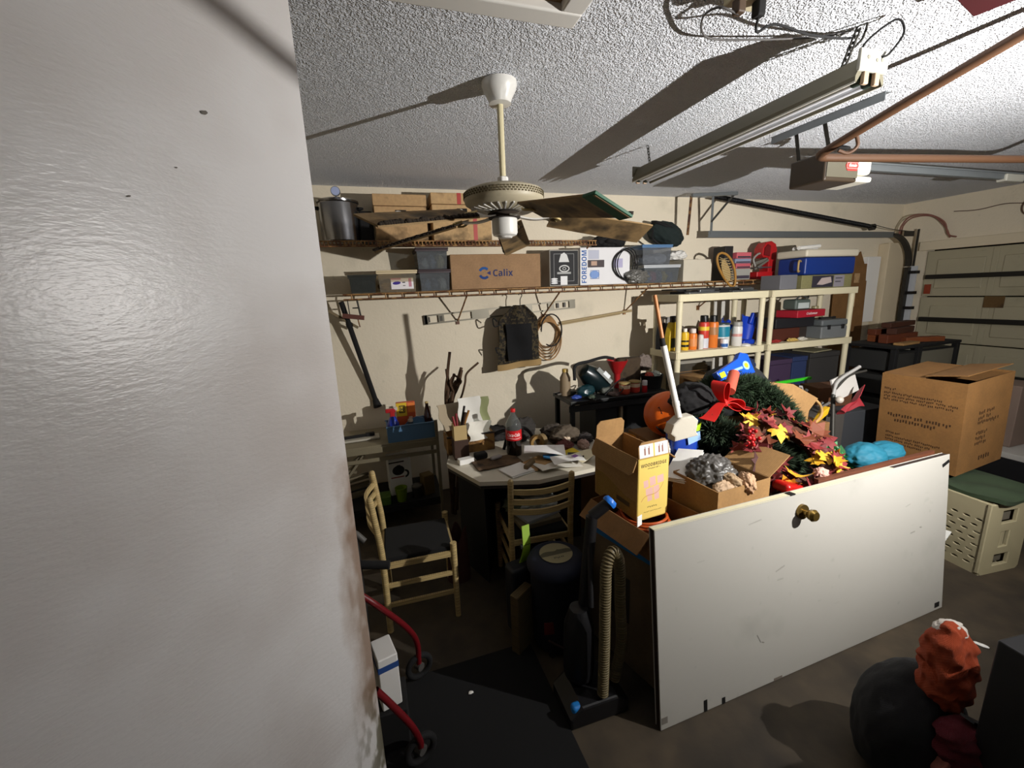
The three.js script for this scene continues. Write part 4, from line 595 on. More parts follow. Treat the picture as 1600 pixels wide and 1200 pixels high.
single('pale_board', 'pale board lying on the black bin of the third tier', 'board', bx(0.3, 0.012, 0.22, 0, 0, 0, 0.003), mat(0x8a8468, 0.7), [4.27, TIER[2] + 0.364, -3.25], 0.15);
single('blue_scoop_case', 'blue dust cover on the third tier of the left unit', 'cover', blob(0.14, 0.13, 0.12, 0.15, 1.6, 23, 4, 0.3), mat(0x10307a, 0.6), [3.24, TIER[2] + 0.001, -3.28]);
// ---------- left corner: ledge with caddy ----------
{
  const t = thing('side_shelf', 'low beige metal shelf stand against the wall at the left', 'shelf', [0, 0, 0]);
  const m = mat(0x7a715a, 0.6), x0 = -0.62, x1 = 0.36, zf = -3.25, zb = -3.72;
  for (const [y, mm] of [[0.715, m], [0.205, M.black]]) { mesh('board', bx(x1 - x0, 0.018, zf - zb, (x0 + x1) / 2, y - 0.018, (zf + zb) / 2, 0.003), mm, t); mesh('edge', bx(x1 - x0, 0.045, 0.012, (x0 + x1) / 2, y - 0.06, zf, 0.003), mm, t); }
  for (const x of [x0 + 0.012, x1 - 0.012]) for (const z of [zf, zb + 0.012]) mesh('post', bx(0.024, x > 0 ? 0.86 : 0.74, 0.024, x, 0, z, 0.003), m, t);
  mesh('cross_rail', bx(x1 - x0, 0.03, 0.01, (x0 + x1) / 2, 0.58, zf - 0.02), m, t);
}
{ // caddy
  const t = thing('cleaning_caddy', 'blue plastic cleaning caddy on the side shelf', 'caddy', [0.155, 0.716, -3.37], 0.03), m = P(0x4f7396, 0.5), w = 0.36, d = 0.2, h = 0.125;
  mesh('tub', [bx(w, h, 0.006, 0, 0, d / 2), bx(w, h, 0.006, 0, 0, -d / 2), bx(0.006, h, d, w / 2, 0, 0), bx(0.006, h, d, -w / 2, 0, 0), bx(w, 0.006, d)], m, t);
  mesh('rim', [bx(w + 0.02, 0.01, 0.016, 0, h - 0.005, d / 2, 0.003), bx(w + 0.02, 0.01, 0.016, 0, h - 0.005, -d / 2, 0.003)], m, t);
  mesh('handle', ext([[-0.09, 0], [0.15, 0], [0.11, 0.085], [0.06, 0.105], [0.0, 0.085], [-0.06, 0.03]], 0.012).translate(0, h - 0.07, -0.006), m, t);
}
{ const t = thing('spray_bottle', 'blue and red spray bottle in the caddy', 'spray bottle', [0.025, 0.724, -3.33]); mesh('body', la([[0, 0], [0.034, 0], [0.036, 0.01], [0.034, 0.09], [0.018, 0.125], [0.012, 0.135], [0, 0.135]], 18), P(0x1836a8, 0.3), t); mesh('nozzle', [bx(0.026, 0.04, 0.024, 0, 0.13, 0, 0.005), bx(0.055, 0.022, 0.022, -0.008, 0.155, 0, 0.005)], P(0xb01d22, 0.4), t); mesh('tip', bx(0.02, 0.018, 0.02, 0.02, 0.165, 0, 0.004), P(0xcdbfb5), t); t.scale.setScalar(1.4); }
{ const t = carton('orange_packet', 'orange packet with a yellow label in the caddy', 0.15, 0.19, 0.045, [0.135, 0.724, -3.435], P(0xc8552a, 0.5), {}); decal('label', 0.148, 0.188, 900, (g, w, h) => { g.fillStyle = '#d8b62c'; g.fillRect(0, 0, w * 0.55, h * 0.42); g.strokeStyle = '#222014'; g.lineWidth = 5; g.strokeRect(w * 0.16, h * 0.1, w * 0.28, h * 0.2); g.fillStyle = '#222014'; g.fillRect(w * 0.21, h * 0.13, w * 0.05, h * 0.14); g.fillRect(w * 0.33, h * 0.13, w * 0.05, h * 0.14); g.fillRect(w * 0.21, h * 0.185, w * 0.17, h * 0.03); g.fillStyle = '#e07a35'; g.fillRect(w * 0.6, h * 0.02, w * 0.38, h * 0.3); g.fillStyle = '#d9b79a'; g.fillRect(w * 0.62, h * 0.45, w * 0.2, h * 0.25); }, t, [0, 0.095, 0.0232]); t.scale.set(1, 1.4, 1); }
bottle('glass_jar', 'small clear jar in front of the orange packet', 'jar', [0.16, 0.724, -3.36], [[0, 0], [0.03, 0], [0.03, 0.08], [0.02, 0.1], [0.02, 0.12], [0, 0.12]], G.sheer(0xc9c4c0, 0.2), [['cap', cap(0.021, 0.118, 0.138), P(0xb8a894)]]);
bottle('brown_bottle', 'brown glass beer bottle standing in the caddy', 'bottle', [0.30, 0.724, -3.38], [[0, 0], [0.031, 0], [0.031, 0.14], [0.026, 0.175], [0.014, 0.23], [0.013, 0.255], [0, 0.255]], new THREE.MeshPhysicalMaterial({ color: 0x35160c, roughness: 0.15, clearcoat: 0.5 }), [['cap', cap(0.0145, 0.25, 0.262), P(0xb59a5c)]]);
single('black_brush', 'black flat brush lying on a white tray', 'brush', [bx(0.2, 0.02, 0.03, 0, 0, 0, 0.006), bx(0.07, 0.026, 0.04, 0.12, 0, 0, 0.006)], M.black, [-0.28, 0.735, -3.45], 0.1);
single('white_tray', 'small white tray under the black brush', 'tray', bx(0.3, 0.016, 0.12, 0, 0, 0, 0.005), P(0xb7b2a4), [-0.24, 0.717, -3.45], 0.05);
{ // coffee maker box
  const t = carton('coffee_maker_box', 'white box printed with a black coffee maker', 0.18, 0.31, 0.18, [0.035, 0.207, -3.5], mat(0xdcdcd8, 0.7), { turn: 0.1 });
  decal('front_print', 0.175, 0.30, 900, (g, w, h) => { g.fillStyle = '#dededb'; g.fillRect(0, 0, w, h); g.fillStyle = '#262624'; g.fillRect(0, h * 0.04, w * 0.7, h * 0.035); g.fillStyle = '#1b1b1c'; g.beginPath(); g.ellipse(w * 0.42, h * 0.3, w * 0.28, h * 0.14, 0, 0, 7); g.fill(); g.fillRect(w * 0.36, h * 0.15, w * 0.16, h * 0.1); g.strokeStyle = '#1b1b1c'; g.lineWidth = 14; g.beginPath(); g.arc(w * 0.7, h * 0.42, w * 0.16, -1.5, 1.5); g.stroke(); g.fillStyle = '#7a2420'; g.fillRect(w * 0.06, h * 0.48, w * 0.6, h * 0.03); }, t, [0, 0.155, 0.0912]);
}
bottle('green_cup', 'lime green plastic cup on the low black shelf', 'cup', [0.035, 0.207, -3.30], [[0, 0], [0.038, 0], [0.048, 0.11], [0.05, 0.112], [0.045, 0.112], [0.036, 0.01], [0, 0.01]], P(0x6f8a1c, 0.4));
bottle('dark_jar', 'dark jar with a grey lid beside the green cup', 'jar', [0.16, 0.207, -3.32], [[0, 0], [0.04, 0], [0.04, 0.09], [0, 0.09]], P(0x1c1b1a), [['lid', cap(0.043, 0.09, 0.105), P(0x55534d)]]);
carton('lime_box', 'flat lime and teal box on the low black shelf', 0.14, 0.07, 0.12, [-0.12, 0.207, -3.31], P(0x4a6a24), {});
carton('wooden_bird_feeder', 'brown wooden box leaning at the right of the low shelf', 0.09, 0.17, 0.1, [0.25, 0.207, -3.36], mat(0x5c4a22, 0.8), { turn: 0.3 });
{ // stacked white hangers / folded slatted racks at far left
  const t = thing('folded_rack', 'pale slatted drying rack folded on the low shelf', 'rack', [-0.35, 0.207, -3.45], 0.2), m = mat(0x6e644e, 0.7);
  for (let i = 0; i < 6; i++) mesh('slat', bar([-0.2, 0.02 + i * 0.032, 0.02 * (i % 2)], [0.14, 0.03 + i * 0.036, 0.02 * (i % 2)], 0.03, 0.014), m, t);
  for (const [a, b] of [[[-0.2, 0.2, 0.05], [0.1, 0.36, 0.0]], [[-0.05, 0.2, 0.06], [0.12, 0.38, 0.02]], [[-0.2, 0.34, 0.02], [0.05, 0.25, 0.04]]]) mesh('arm', bar(a, b, 0.03, 0.02), m, t);
}
{ // tied bundle of vine sticks
  const t = thing('stick_bundle', 'bundle of crooked vine sticks leaning by the desk', 'sticks', [0.47, 0, -3.33]); const m = mat(0x57402c, 0.85, { map: T.wood });
  reseed(31); for (let i = 0; i < 6; i++) mesh('stick', tb([[rr(-0.05, 0.05), 0, rr(-0.05, 0.05)], [rr(-0.04, 0.04), 0.5, rr(-0.04, 0.04)], [0.01 * i - 0.02, 0.95, rr(-0.03, 0.03)], [0.02 * i - 0.01, 1.1, 0], [0.03 * i + rr(-0.03, 0.03), rr(1.12, 1.25), rr(-0.03, 0.03)]], rr(0.009, 0.014), 30, 7), m, t);
  mesh('stick', tb([[0.03, 0.9, 0], [0.1, 1.0, 0.02], [0.14, 1.12, 0.03], [0.16, 1.2, 0.03], [0.26, 1.28, 0.03]], 0.009, 30, 7), m, t); mesh('stick', tb([[0.0, 1.0, 0], [0.01, 1.2, 0], [0.04, 1.38, 0]], 0.012, 10, 7), m, t);
  mesh('curl', tb([[0.05, 1.05, 0.02], [0.02, 1.14, 0.03], [0.06, 1.19, 0.03], [0.11, 1.14, 0.03], [0.07, 1.1, 0.03]], 0.008, 30), m, t); mesh('curl', tb([[0.1, 0.95, 0.02], [0.13, 0.85, 0.02], [0.11, 0.78, 0.02], [0.06, 0.75, 0.02]], 0.009, 20), m, t);
}
// ---------- desk ----------
const YD = 0.74;
{
  const t = thing('octagonal_desk', 'white topped desk with cut corners and a black base', 'desk');
  mesh('top', slab([[0.33, -2.62], [0.47, -2.27], [0.80, -2.165], [1.2, -2.2], [1.44, -2.55], [1.36, -2.95], [0.95, -3.16], [0.44, -3.06]], 0.026, YD - 0.026), mat(0xd8d4c8, 0.5, { map: T.grime }), t);
  mesh('base', slab([[0.40, -2.64], [0.51, -2.34], [0.62, -2.62], [1.30, -2.62], [1.28, -2.9], [0.93, -3.1], [0.48, -3.02]], YD - 0.03, 0.002), M.black, t); mesh('edge_band', slab([[0.335, -2.615], [0.475, -2.273], [0.80, -2.17], [1.195, -2.205], [1.43, -2.55], [1.35, -2.94], [0.95, -3.15], [0.445, -3.05]], 0.02, YD - 0.048), mat(0x2a2320, 0.6), t);
}
{ // cola bottle
  const t = thing('cola_bottle', 'large cola bottle with red cap and red label', 'bottle', [0.79, YD + 0.001, -2.6], -0.3);
  const g = new THREE.MeshPhysicalMaterial({ color: 0xcfd2cf, roughness: 0.08, transmission: 0.9, thickness: 0, ior: 1.3 });
  mesh('cola', la([[0, 0.002], [0.05, 0.004], [0.053, 0.02], [0.050, 0.09], [0.052, 0.13], [0.053, 0.185], [0, 0.185]], 28), new THREE.MeshPhysicalMaterial({ color: 0x0a0503, roughness: 0.12, clearcoat: 0.4 }), t).userData.label = 'dark cola';
  mesh('shell', la([[0.0535, 0.185], [0.0545, 0.2], [0.050, 0.225], [0.032, 0.262], [0.018, 0.285], [0.015, 0.296], [0.015, 0.305]], 28), g, t);
  const lb = mesh('label', la([[0.0538, 0.115], [0.0545, 0.115], [0.0545, 0.185], [0.0538, 0.185]], 28), P(0xc01a20, 0.35), t);
  { const tx = canvasTex(512, 160, (q, w, h) => { q.fillStyle = '#c01a20'; q.fillRect(0, 0, w, h); q.fillStyle = '#f4ece8'; q.font = 'italic bold 74px serif'; q.textAlign = 'center'; q.fillText('Coca-Cola', w / 2, h * 0.58); q.strokeStyle = '#f0e6e2'; q.lineWidth = 7; q.beginPath(); q.moveTo(w * 0.1, h * 0.78); q.bezierCurveTo(w * 0.35, h * 0.66, w * 0.6, h * 0.94, w * 0.92, h * 0.72); q.stroke(); });
    mesh('lettering', new THREE.CylinderGeometry(0.0552, 0.0552, 0.068, 28, 1, true, -1.2, 2.4).translate(0, 0.15, 0), new THREE.MeshStandardMaterial({ map: tx, roughness: 0.35 }), lb, { keepUV: true }); }
  mesh('cap', la([[0, 0.303], [0.0165, 0.303], [0.0165, 0.322], [0.014, 0.325], [0, 0.325]], 20), P(0xc01a1c, 0.4), t);
}
{ // wicker tray with post
  const t = thing('wicker_letter_tray', 'tan wicker letter tray at the back left of the desk', 'tray', [0.53, YD + 0.001, -2.86], 0.0), m = mat(0xa9844e, 0.8, { map: T.stain }); const w = 0.32, d = 0.2, h = 0.12;
  mesh('body', [bx(w, h, 0.012, 0, 0, d / 2), bx(w, h, 0.012, 0, 0, -d / 2), bx(0.012, h, d, -w / 2, 0, 0), bx(0.012, h, d, w / 2, 0, 0), bx(w, 0.01, d)], m, t); for (let i = 0; i < 7; i++) mesh('weave_strip', rot(bx(0.05, 0.014, 0.006), 0, 0, i % 2 ? 0.6 : -0.6).translate(-w / 2 + 0.03 + i * 0.043, 0.06, d / 2 + 0.008), M.cardD, t); mesh('rim', bx(w + 0.02, 0.012, 0.02, 0, h, d / 2, 0.004), mat(0x2a1d14, 0.7), t);
}
reseed(77);
function paperStack(name, label, cat, w, d, n, pos, turn, m = M.paper, group) { const t = thing(name, label, cat, pos, turn, group); for (let i = 0; i < n; i++) { const a = rr(-0.06, 0.06), b = rr(0.002, 0.012), f = rr(2, 4); mesh('paper_sheet', rot(sheet((u, v) => [(u - 0.5) * w, i * 0.004 + 0.003 + b * (1 - Math.cos((u + v) * f)) * 0.3, (v - 0.5) * d], 8, 8, 0.0012), 0, a, 0).translate(rr(-0.008, 0.008), 0, rr(-0.008, 0.008)), m, t); } return t; }
function uprightPapers(label, x, y, z, w, h, turn, c, lean = -0.25) { const t = thing('letter', label, 'papers', [x, y, z], turn); mesh('paper_sheet', rot(sheet((u, v) => [(u - 0.5) * w + 0.01 * Math.sin(v * 9), v * h, 0.012 * Math.sin(u * 5 + v * 3)], 8, 8, 0.004), lean), mat(c, 0.8), t); return t; }
uprightPapers('large white letter standing in the wicker tray', 0.56, YD + 0.125, -2.86, 0.17, 0.24, 0.15, 0xd6d3ca); uprightPapers('torn white envelope in front of the tray', 0.59, YD + 0.09, -2.74, 0.16, 0.13, 0.1, 0xd9d5c9, -0.15); uprightPapers('green edged folder at the back of the tray', 0.63, YD + 0.125, -2.92, 0.15, 0.22, -0.1, 0x8f9468, -0.3); uprightPapers('cream folder fanned behind the letters', 0.50, YD + 0.13, -2.93, 0.3, 0.2, 0.3, 0xa2937a, -0.5);
{ const t = thing('pen_cup', 'tan square pen cup full of tools at the tray end', 'pen cup', [0.44, YD + 0.135, -2.70]); const m = mat(0xb79e6c, 0.7); mesh('cup', [bx(0.085, 0.1, 0.006, 0, 0, 0.04), bx(0.085, 0.1, 0.006, 0, 0, -0.04), bx(0.006, 0.1, 0.08, 0.04, 0, 0), bx(0.006, 0.1, 0.08, -0.04, 0, 0), bx(0.085, 0.006, 0.08)], m, t); for (const [x, a, c, l] of [[-0.02, 0.1, 0x7a1c20, 0.17], [0.0, 0.35, 0x1d1a18, 0.22], [0.015, 0.5, 0x9a6a30, 0.19], [0.02, 0.25, 0x3a2a20, 0.18], [-0.025, -0.1, 0x8a2024, 0.15]]) mesh('tool', rod([x * 0.5, 0.02, 0], [x + Math.sin(a) * l * 0.6, l, x], 0.008, 8), mat(c, 0.5), t); }
single('cup_stand', 'dark wooden block under the pen cup', 'block', bx(0.1, 0.133, 0.1, 0, 0, 0, 0.004), mat(0x3a2416, 0.7), [0.44, YD + 0.001, -2.70]);
single('white_note_block', 'small white note block at the desk edge', 'note block', bx(0.1, 0.035, 0.05, 0, 0, 0, 0.003), M.paper, [0.45, YD + 0.001, -2.58], 0.15);
single('black_gadget', 'small black gadget beside the note block', 'gadget', bx(0.085, 0.04, 0.06, 0, 0, 0, 0.012), M.black, [0.555, YD + 0.012, -2.60], 0.1);
single('fur_mat', 'brown mottled mat on the desk before the cola bottle', 'mat', sheet((u, v) => [(u - 0.5) * 0.30, 0.006 + 0.004 * vn(u * 9, v * 9), (v - 0.5) * 0.16], 24, 14, 0.008), mat(0x6a543e, 0.95, { map: T.stain }), [0.64, YD + 0.001, -2.5], 0.1);
single('grey_remote', 'pale remote lying on the mottled mat', 'remote', bx(0.08, 0.018, 0.03, 0, 0, 0, 0.006), P(0xa29a98), [0.645, YD + 0.018, -2.54], 0.3);
paperStack('notebook', 'white notebook page on the desk middle', 'notebook', 0.17, 0.15, 2, [0.72, YD + 0.001, -2.33], 0.35);
{ const t = thing('paper_pile', 'messy pile of letters and leaflets on the desk right', 'papers', [0.98, YD + 0.001, -2.37], 0); const cs = [[0xb08a58, -0.1, -0.02, 0.2, 0.16, 0.5], [0xd8d4ca, 0.0, 0.06, 0.28, 0.16, 0.1], [0x3f86b8, 0.05, -0.03, 0.2, 0.1, -0.3], [0xe0c22a, 0.13, -0.06, 0.16, 0.12, 0.2], [0x1a1a1c, 0.15, 0.02, 0.1, 0.1, -0.4], [0xd9cfae, 0.2, 0.05, 0.16, 0.12, 0.3], [0xe2e0da, 0.06, 0.09, 0.2, 0.13, -0.15], [0xe6e5e2, -0.02, -0.1, 0.27, 0.17, -0.35]]; cs.forEach(([c, x, z, w, d, a], i) => mesh('leaflet', rot(sheet((u, v) => [(u - 0.5) * w, 0.006 + i * 0.007 + 0.016 * Math.sin(u * 3 + i) * v, (v - 0.5) * d], 6, 6, 0.0018), 0, a, 0).translate(x, 0, z), mat(c, 0.7), t)); mesh('purple_print', rot(bx(0.04, 0.001, 0.03), 0.1, 0.4).translate(0.1, 0.07, 0.11), P(0x4a1f5c), t); mesh('stapler', rot(bx(0.12, 0.03, 0.03, 0, 0, 0, 0.008), 0, 0.8).translate(-0.17, 0.01, 0.02), mat(0x6a5638, 0.6), t); }
for (const [i, [x, z, c, r]] of [[0.97, -2.64, 0x8a6a34, 0.05], [1.03, -2.58, 0xa8823e, 0.035], [1.02, -2.68, 0x75603c, 0.045]].entries()) single('tape_roll', ['big tan tape roll standing by the cola bottle', 'small tan tape roll lying near the papers', 'brown tape roll behind the others'][i], 'tape roll', i === 1 ? la([[r * 0.6, 0], [r, 0], [r, 0.03], [r * 0.6, 0.03], [r * 0.6, 0]]) : la([[r * 0.6, -0.018], [r, -0.018], [r, 0.018], [r * 0.6, 0.018], [r * 0.6, -0.018]]).rotateX(Math.PI / 2).translate(0, r, 0), mat(c, 0.5), [x, YD + 0.001, z], i, 'tape rolls on the desk');
for (const [i, [x, z, c, rx, ry, rz, l]] of [[1.2, -2.68, 0x4f4436, 0.12, 0.07, 0.09, 'brown cap lying among the desk clutter'], [1.14, -2.55, 0x5a2a26, 0.08, 0.035, 0.06, 'dark red cloth on the desk'], [1.27, -2.52, 0xa98d80, 0.05, 0.035, 0.04, 'pinkish seashell like lump near the desk edge'], [1.17, -2.80, 0x3c342c, 0.1, 0.06, 0.08, 'dark crumpled glove behind the cap'], [1.33, -2.62, 0x2a2422, 0.07, 0.04, 0.06, 'dark rag at the right desk corner'], [1.18, -2.62, 0xc4b19a, 0.04, 0.05, 0.03, 'pale figurine among the clutter'], [0.72, -2.95, 0x1a1614, 0.16, 0.06, 0.08, 'black pouch behind the cola bottle'], [0.95, -2.88, 0x2a2622, 0.12, 0.09, 0.08, 'dark shade of a lamp behind the bottle']].entries()) single('desk_clutter', l, 'clutter', blob(rx, ry, rz, 0.3, 2.4, i + 40, 4, 0.4), mat(c, 0.85), [x, YD + 0.001, z], i, 'soft things heaped on the desk');
single('black_strap', 'black strap arched behind the cola bottle', 'strap', tb([[-0.08, 0, 0], [-0.04, 0.10, 0], [0.06, 0.14, -0.01], [0.13, 0.08, 0], [0.13, 0, 0.01]], 0.012, 30), M.black, [0.83, YD + 0.001, -2.72]);
single('red_stand', 'dark red wooden stand at the right of the desk', 'stand', [bx(0.12, 0.74, 0.12, 0, 0, 0, 0.006), bx(0.15, 0.03, 0.15, 0, 0.74, 0, 0.006)], mat(0x4d1418, 0.6), [1.50, 0, -2.37], 0.2);
{ const t = thing('yellow_basket', 'orange yellow plastic basket on the red stand', 'basket', [1.50, 0.772, -2.37], 0.25), m = P(0xcf8a1c, 0.5); mesh('body', [bx(0.17, 0.065, 0.006, 0, 0, 0.07), bx(0.17, 0.065, 0.006, 0, 0, -0.07), bx(0.006, 0.065, 0.14, 0.083, 0, 0), bx(0.006, 0.065, 0.14, -0.083, 0, 0), bx(0.17, 0.006, 0.14)], m, t); for (let i = 0; i < 5; i++) mesh('slot', bx(0.02, 0.02, 0.001, -0.06 + i * 0.03, 0.018, 0.0735), P(0x7a4d10), t); }
// ---------- chairs ----------
function ladderChair(label, pos, turn) {   // back posts at z = +0.2, faces -z
  const t = thing('ladder_back_chair', label, 'chair', pos, turn, 'pale wooden ladder back chairs'), m = mat(0xd0bb88, 0.55, { map: T.wood }), w = 0.36, d = 0.38;
  for (const s of [-1, 1]) {
    mesh('back_post', tb([[s * w / 2, 0, d / 2], [s * w / 2, 0.45, d / 2], [s * w / 2, 0.62, d / 2 + 0.012], [s * w / 2, 0.80, d / 2 + 0.03]], 0.017, 24, 12), m, t); mesh('post_top', new THREE.SphereGeometry(0.017, 12, 8).translate(s * w / 2, 0.80, d / 2 + 0.03), m, t);
    mesh('leg', cy(0.015, 0.018, 0.47, s * w / 2, 0, -d / 2, 14), m, t);
    for (const y of [0.405, 0.285, 0.165]) mesh('side_rail', bar([s * w / 2, y, -d / 2], [s * w / 2, y, d / 2], 0.014, y > 0.4 ? 0.032 : 0.024), m, t);
  }
  for (const y of [0.405, 0.26]) { mesh('cross_rail', bar([-w / 2, y, d / 2], [w / 2, y, d / 2], 0.014, y > 0.4 ? 0.034 : 0.022, [0, 1, 0]), m, t); mesh('cross_rail', bar([-w / 2, y, -d / 2], [w / 2, y, -d / 2], 0.014, 0.03, [0, 1, 0]), m, t); }
  for (const y of [0.735, 0.675, 0.615]) mesh('back_slat', sheet((u, v) => [(u - 0.5) * w, y + (v - 0.5) * 0.032, d / 2 + 0.02 + 0.045 * Math.sin(u * Math.PI)], 14, 2, 0.012), m, t);
  mesh('seat', bx(w - 0.02, 0.03, d - 0.01, 0, 0.41, 0, 0.012), mat(0x060606, 1), t).userData.label = 'black seat';
  return t;
}
ladderChair('pale ladder back chair drawn up to the desk with papers on it', [0.795, 0, -2.285], -0.06);
ladderChair('pale ladder back chair with an empty black seat left of the desk', [0.085, 0, -2.32], -Math.PI / 2 - 0.02);
{ const t = thing('paper_heap', 'grey heap of magazines and bags on the desk chair seat', 'papers', [0.80, 0.442, -2.30], 0.1); mesh('magazine', bx(0.27, 0.03, 0.22, 0, 0, 0.03, 0.004), mat(0x6a5f48, 0.8), t); mesh('magazine', rot(bx(0.25, 0.02, 0.2, 0, 0, 0, 0.003), 0, 0.2).translate(0.01, 0.031, 0.02), mat(0x8d9091, 0.7), t); mesh('plastic_bag', blob(0.13, 0.055, 0.09, 0.3, 2.6, 51, 4, 0.5).translate(0.03, 0.052, 0.02), mat(0x9aa09a, 0.5), t); mesh('cloth', blob(0.1, 0.05, 0.08, 0.3, 2.6, 53, 4, 0.4).translate(-0.08, 0.05, -0.03), mat(0x4a5240, 0.8), t); }
single('brown_paper_bag', 'dark red brown paper bag standing beside the left chair', 'paper bag', sheet((u, v) => { const a = u * 6.283, k = 1 - 0.25 * v + 0.1 * v * Math.sin(a * 4); return [0.075 * k * Math.cos(a), v * (0.33 + 0.05 * Math.sin(a * 3)), 0.06 * k * Math.sin(a)]; }, 32, 8, 0.003), mat(0x3f1f18, 0.9), [0.34, 0.002, -2.46]);
// ---------- black side table with tools ----------
const YB = 0.955;
{ const t = thing('black_table', 'narrow black table piled with a vacuum and cans', 'table', [1.84, 0, -3.14]), w = 0.92, d = 0.36; mesh('top', bx(w, 0.03, d, 0, YB - 0.03, 0, 0.006), mat(0x121413, 0.5), t); for (const sx of [-1, 1]) for (const sz of [-1, 1]) mesh('leg', bx(0.035, YB - 0.03, 0.035, sx * (w / 2 - 0.03), 0, sz * (d / 2 - 0.03), 0.004), M.black, t); mesh('shelf', bx(w - 0.06, 0.02, d - 0.04, 0, 0.5, 0, 0.004), M.black, t); mesh('rail', bx(w, 0.05, 0.016, 0, YB - 0.09, d / 2 - 0.02), M.black, t); }
{ // hand vacuum
  const t = thing('hand_vacuum', 'dark teal canister vacuum lying on the black table', 'vacuum', [1.68, YB + 0.012, -3.14], 0.1), m = mat(0x0d1c1f, 0.3);
  mesh('canister', rot(la([[0, -0.15], [0.06, -0.15], [0.085, -0.1], [0.09, 0.05], [0.06, 0.13], [0, 0.15]], 24), 0, 0, 0.9).translate(0, 0.12, 0), m, t); mesh('handle', tb([[-0.2, 0.13, 0.02], [-0.19, 0.25, 0.02], [-0.05, 0.27, 0], [0.1, 0.29, 0], [0.2, 0.27, 0]], 0.013, 40), M.black, t);
  mesh('stripe', bar([-0.02, 0.22, 0.085], [0.11, 0.09, 0.095], 0.02, 0.035), mat(0x8b8d88, 0.4), t); mesh('sticker', bar([0.035, 0.185, 0.1], [0.085, 0.135, 0.105], 0.004, 0.032), mat(0xdfe3e4, 0.5), t);
  mesh('nozzle', rot(blob(0.09, 0.05, 0.07, 0.15, 2, 61, 3), 0, 0.3).translate(-0.12, 0.0, 0.06), mat(0x123036, 0.3), t); mesh('foot', bx(0.12, 0.05, 0.1, 0.08, 0, 0.05, 0.02), mat(0x4a4d46, 0.5), t);
}
bottle('red_funnel', 'red plastic funnel standing behind the vacuum', 'funnel', [1.97, YB + 0.001, -3.25], [[0, 0], [0.025, 0], [0.03, 0.14], [0.09, 0.25], [0.095, 0.25], [0.035, 0.13], [0.0, 0.13]], P(0x9a1a1c, 0.4));
single('canvas_bag', 'olive brown canvas bag at the table back', 'bag', [bx(0.23, 0.26, 0.09, 0, 0, 0, 0.03)], mat(0x4a3d2e, 0.95, { map: T.stain, bumpMap: T.cloth, bumpScale: 0.002 }), [2.10, YB + 0.001, -3.28], -0.1);
single('grey_rag', 'grey pinkish rag on the table end', 'rag', blob(0.08, 0.08, 0.06, 0.3, 2.5, 63, 4, 0.5), mat(0x6e625a, 0.9), [2.25, YB + 0.13, -3.27]);
{ const t = thing('black_tub', 'black tub with white and red junk on the table end', 'tub', [2.245, YB + 0.001, -3.13]); mesh('tub', la([[0, 0], [0.08, 0], [0.095, 0.11], [0.1, 0.115], [0.09, 0.115], [0.075, 0.01], [0, 0.01]], 24), M.black, t); mesh('junk', blob(0.05, 0.035, 0.04, 0.4, 3, 64, 3, 0.4).translate(0.03, 0.08, 0), mat(0x9aa096, 0.6), t); mesh('junk', blob(0.04, 0.03, 0.03, 0.4, 3, 65, 3, 0.4).translate(-0.04, 0.085, 0.02), mat(0xa83a26, 0.6), t); }
for (const [i, [x, c, l]] of [[1.91, 0xb8452c, 'left orange can with a tan lid on the black table'], [2.02, 0xb53427, 'right orange can with a tan lid on the black table']].entries()) bottle('paste_can', l, 'can', [x, YB + 0.001, -3.03 - 0.02 * i], canProf(0.045, 0.085), P(c, 0.45), [['lid', [[0, 0.083], [0.05, 0.083], [0.05, 0.093], [0.045, 0.096], [0, 0.096]], P(0x9a8654)], ['label', band(0.045, 0.045, 0.075), P(0xcdb79a)]], { group: 'paste cans' });
bottle('lipstick_tube', 'small red tube with a white top on the table edge', 'tube', [2.085, YB + 0.001, -3.0], canProf(0.022, 0.06), P(0xa8141f), [['cap', cap(0.022, 0.06, 0.1), P(0xc9c3c4)]]);
for (const [i, [x, z, c, l]] of [[1.47, -3.04, 0x1c3a8a, 'blue capped tool at the table left end'], [1.58, -2.99, 0x3f4a3c, 'grey green pliers at the table edge'], [1.78, -3.0, 0x5a4a44, 'grey brown scraps at the table edge'], [1.5, -3.2, 0x2e2c28, 'dark hand tool at the table back']].entries()) { const t = thing('hand_tool', l, 'tool', [x, YB + 0.001, z], i, 'loose hand tools on the black table'); mesh('head', blob(0.05, 0.018, 0.03, 0.3, 2, i + 70, 3, 0.3), mat(c, 0.5), t); mesh('handle', tb([[0.03, 0.012, 0], [0.09, 0.015, 0.02], [0.14, 0.012, 0.0]], 0.009, 14), M.black, t); mesh('handle', tb([[0.03, 0.012, 0], [0.09, 0.015, -0.02], [0.13, 0.012, -0.03]], 0.008, 14), mat(0x55524a, 0.6), t); }
bottle('dusty_bottle', 'dusty clear bottle with a yellow cap at the table left', 'bottle', [1.445, YB + 0.001, -3.2], [[0, 0], [0.045, 0], [0.045, 0.15], [0.02, 0.2], [0, 0.2]], mat(0x86745a, 0.7), [['cap', cap(0.026, 0.198, 0.225), P(0xb59645)]]);
single('table_cord', 'thin black cord snaking over the table', 'cord', tb([[1.72, YB + 0.008, -3.02], [1.8, YB + 0.06, -3.05], [1.88, YB + 0.1, -3.08], [1.95, YB + 0.11, -3.1], [1.86, YB + 0.04, -2.985], [1.76, YB + 0.008, -2.98]], 0.005, 50), M.black);
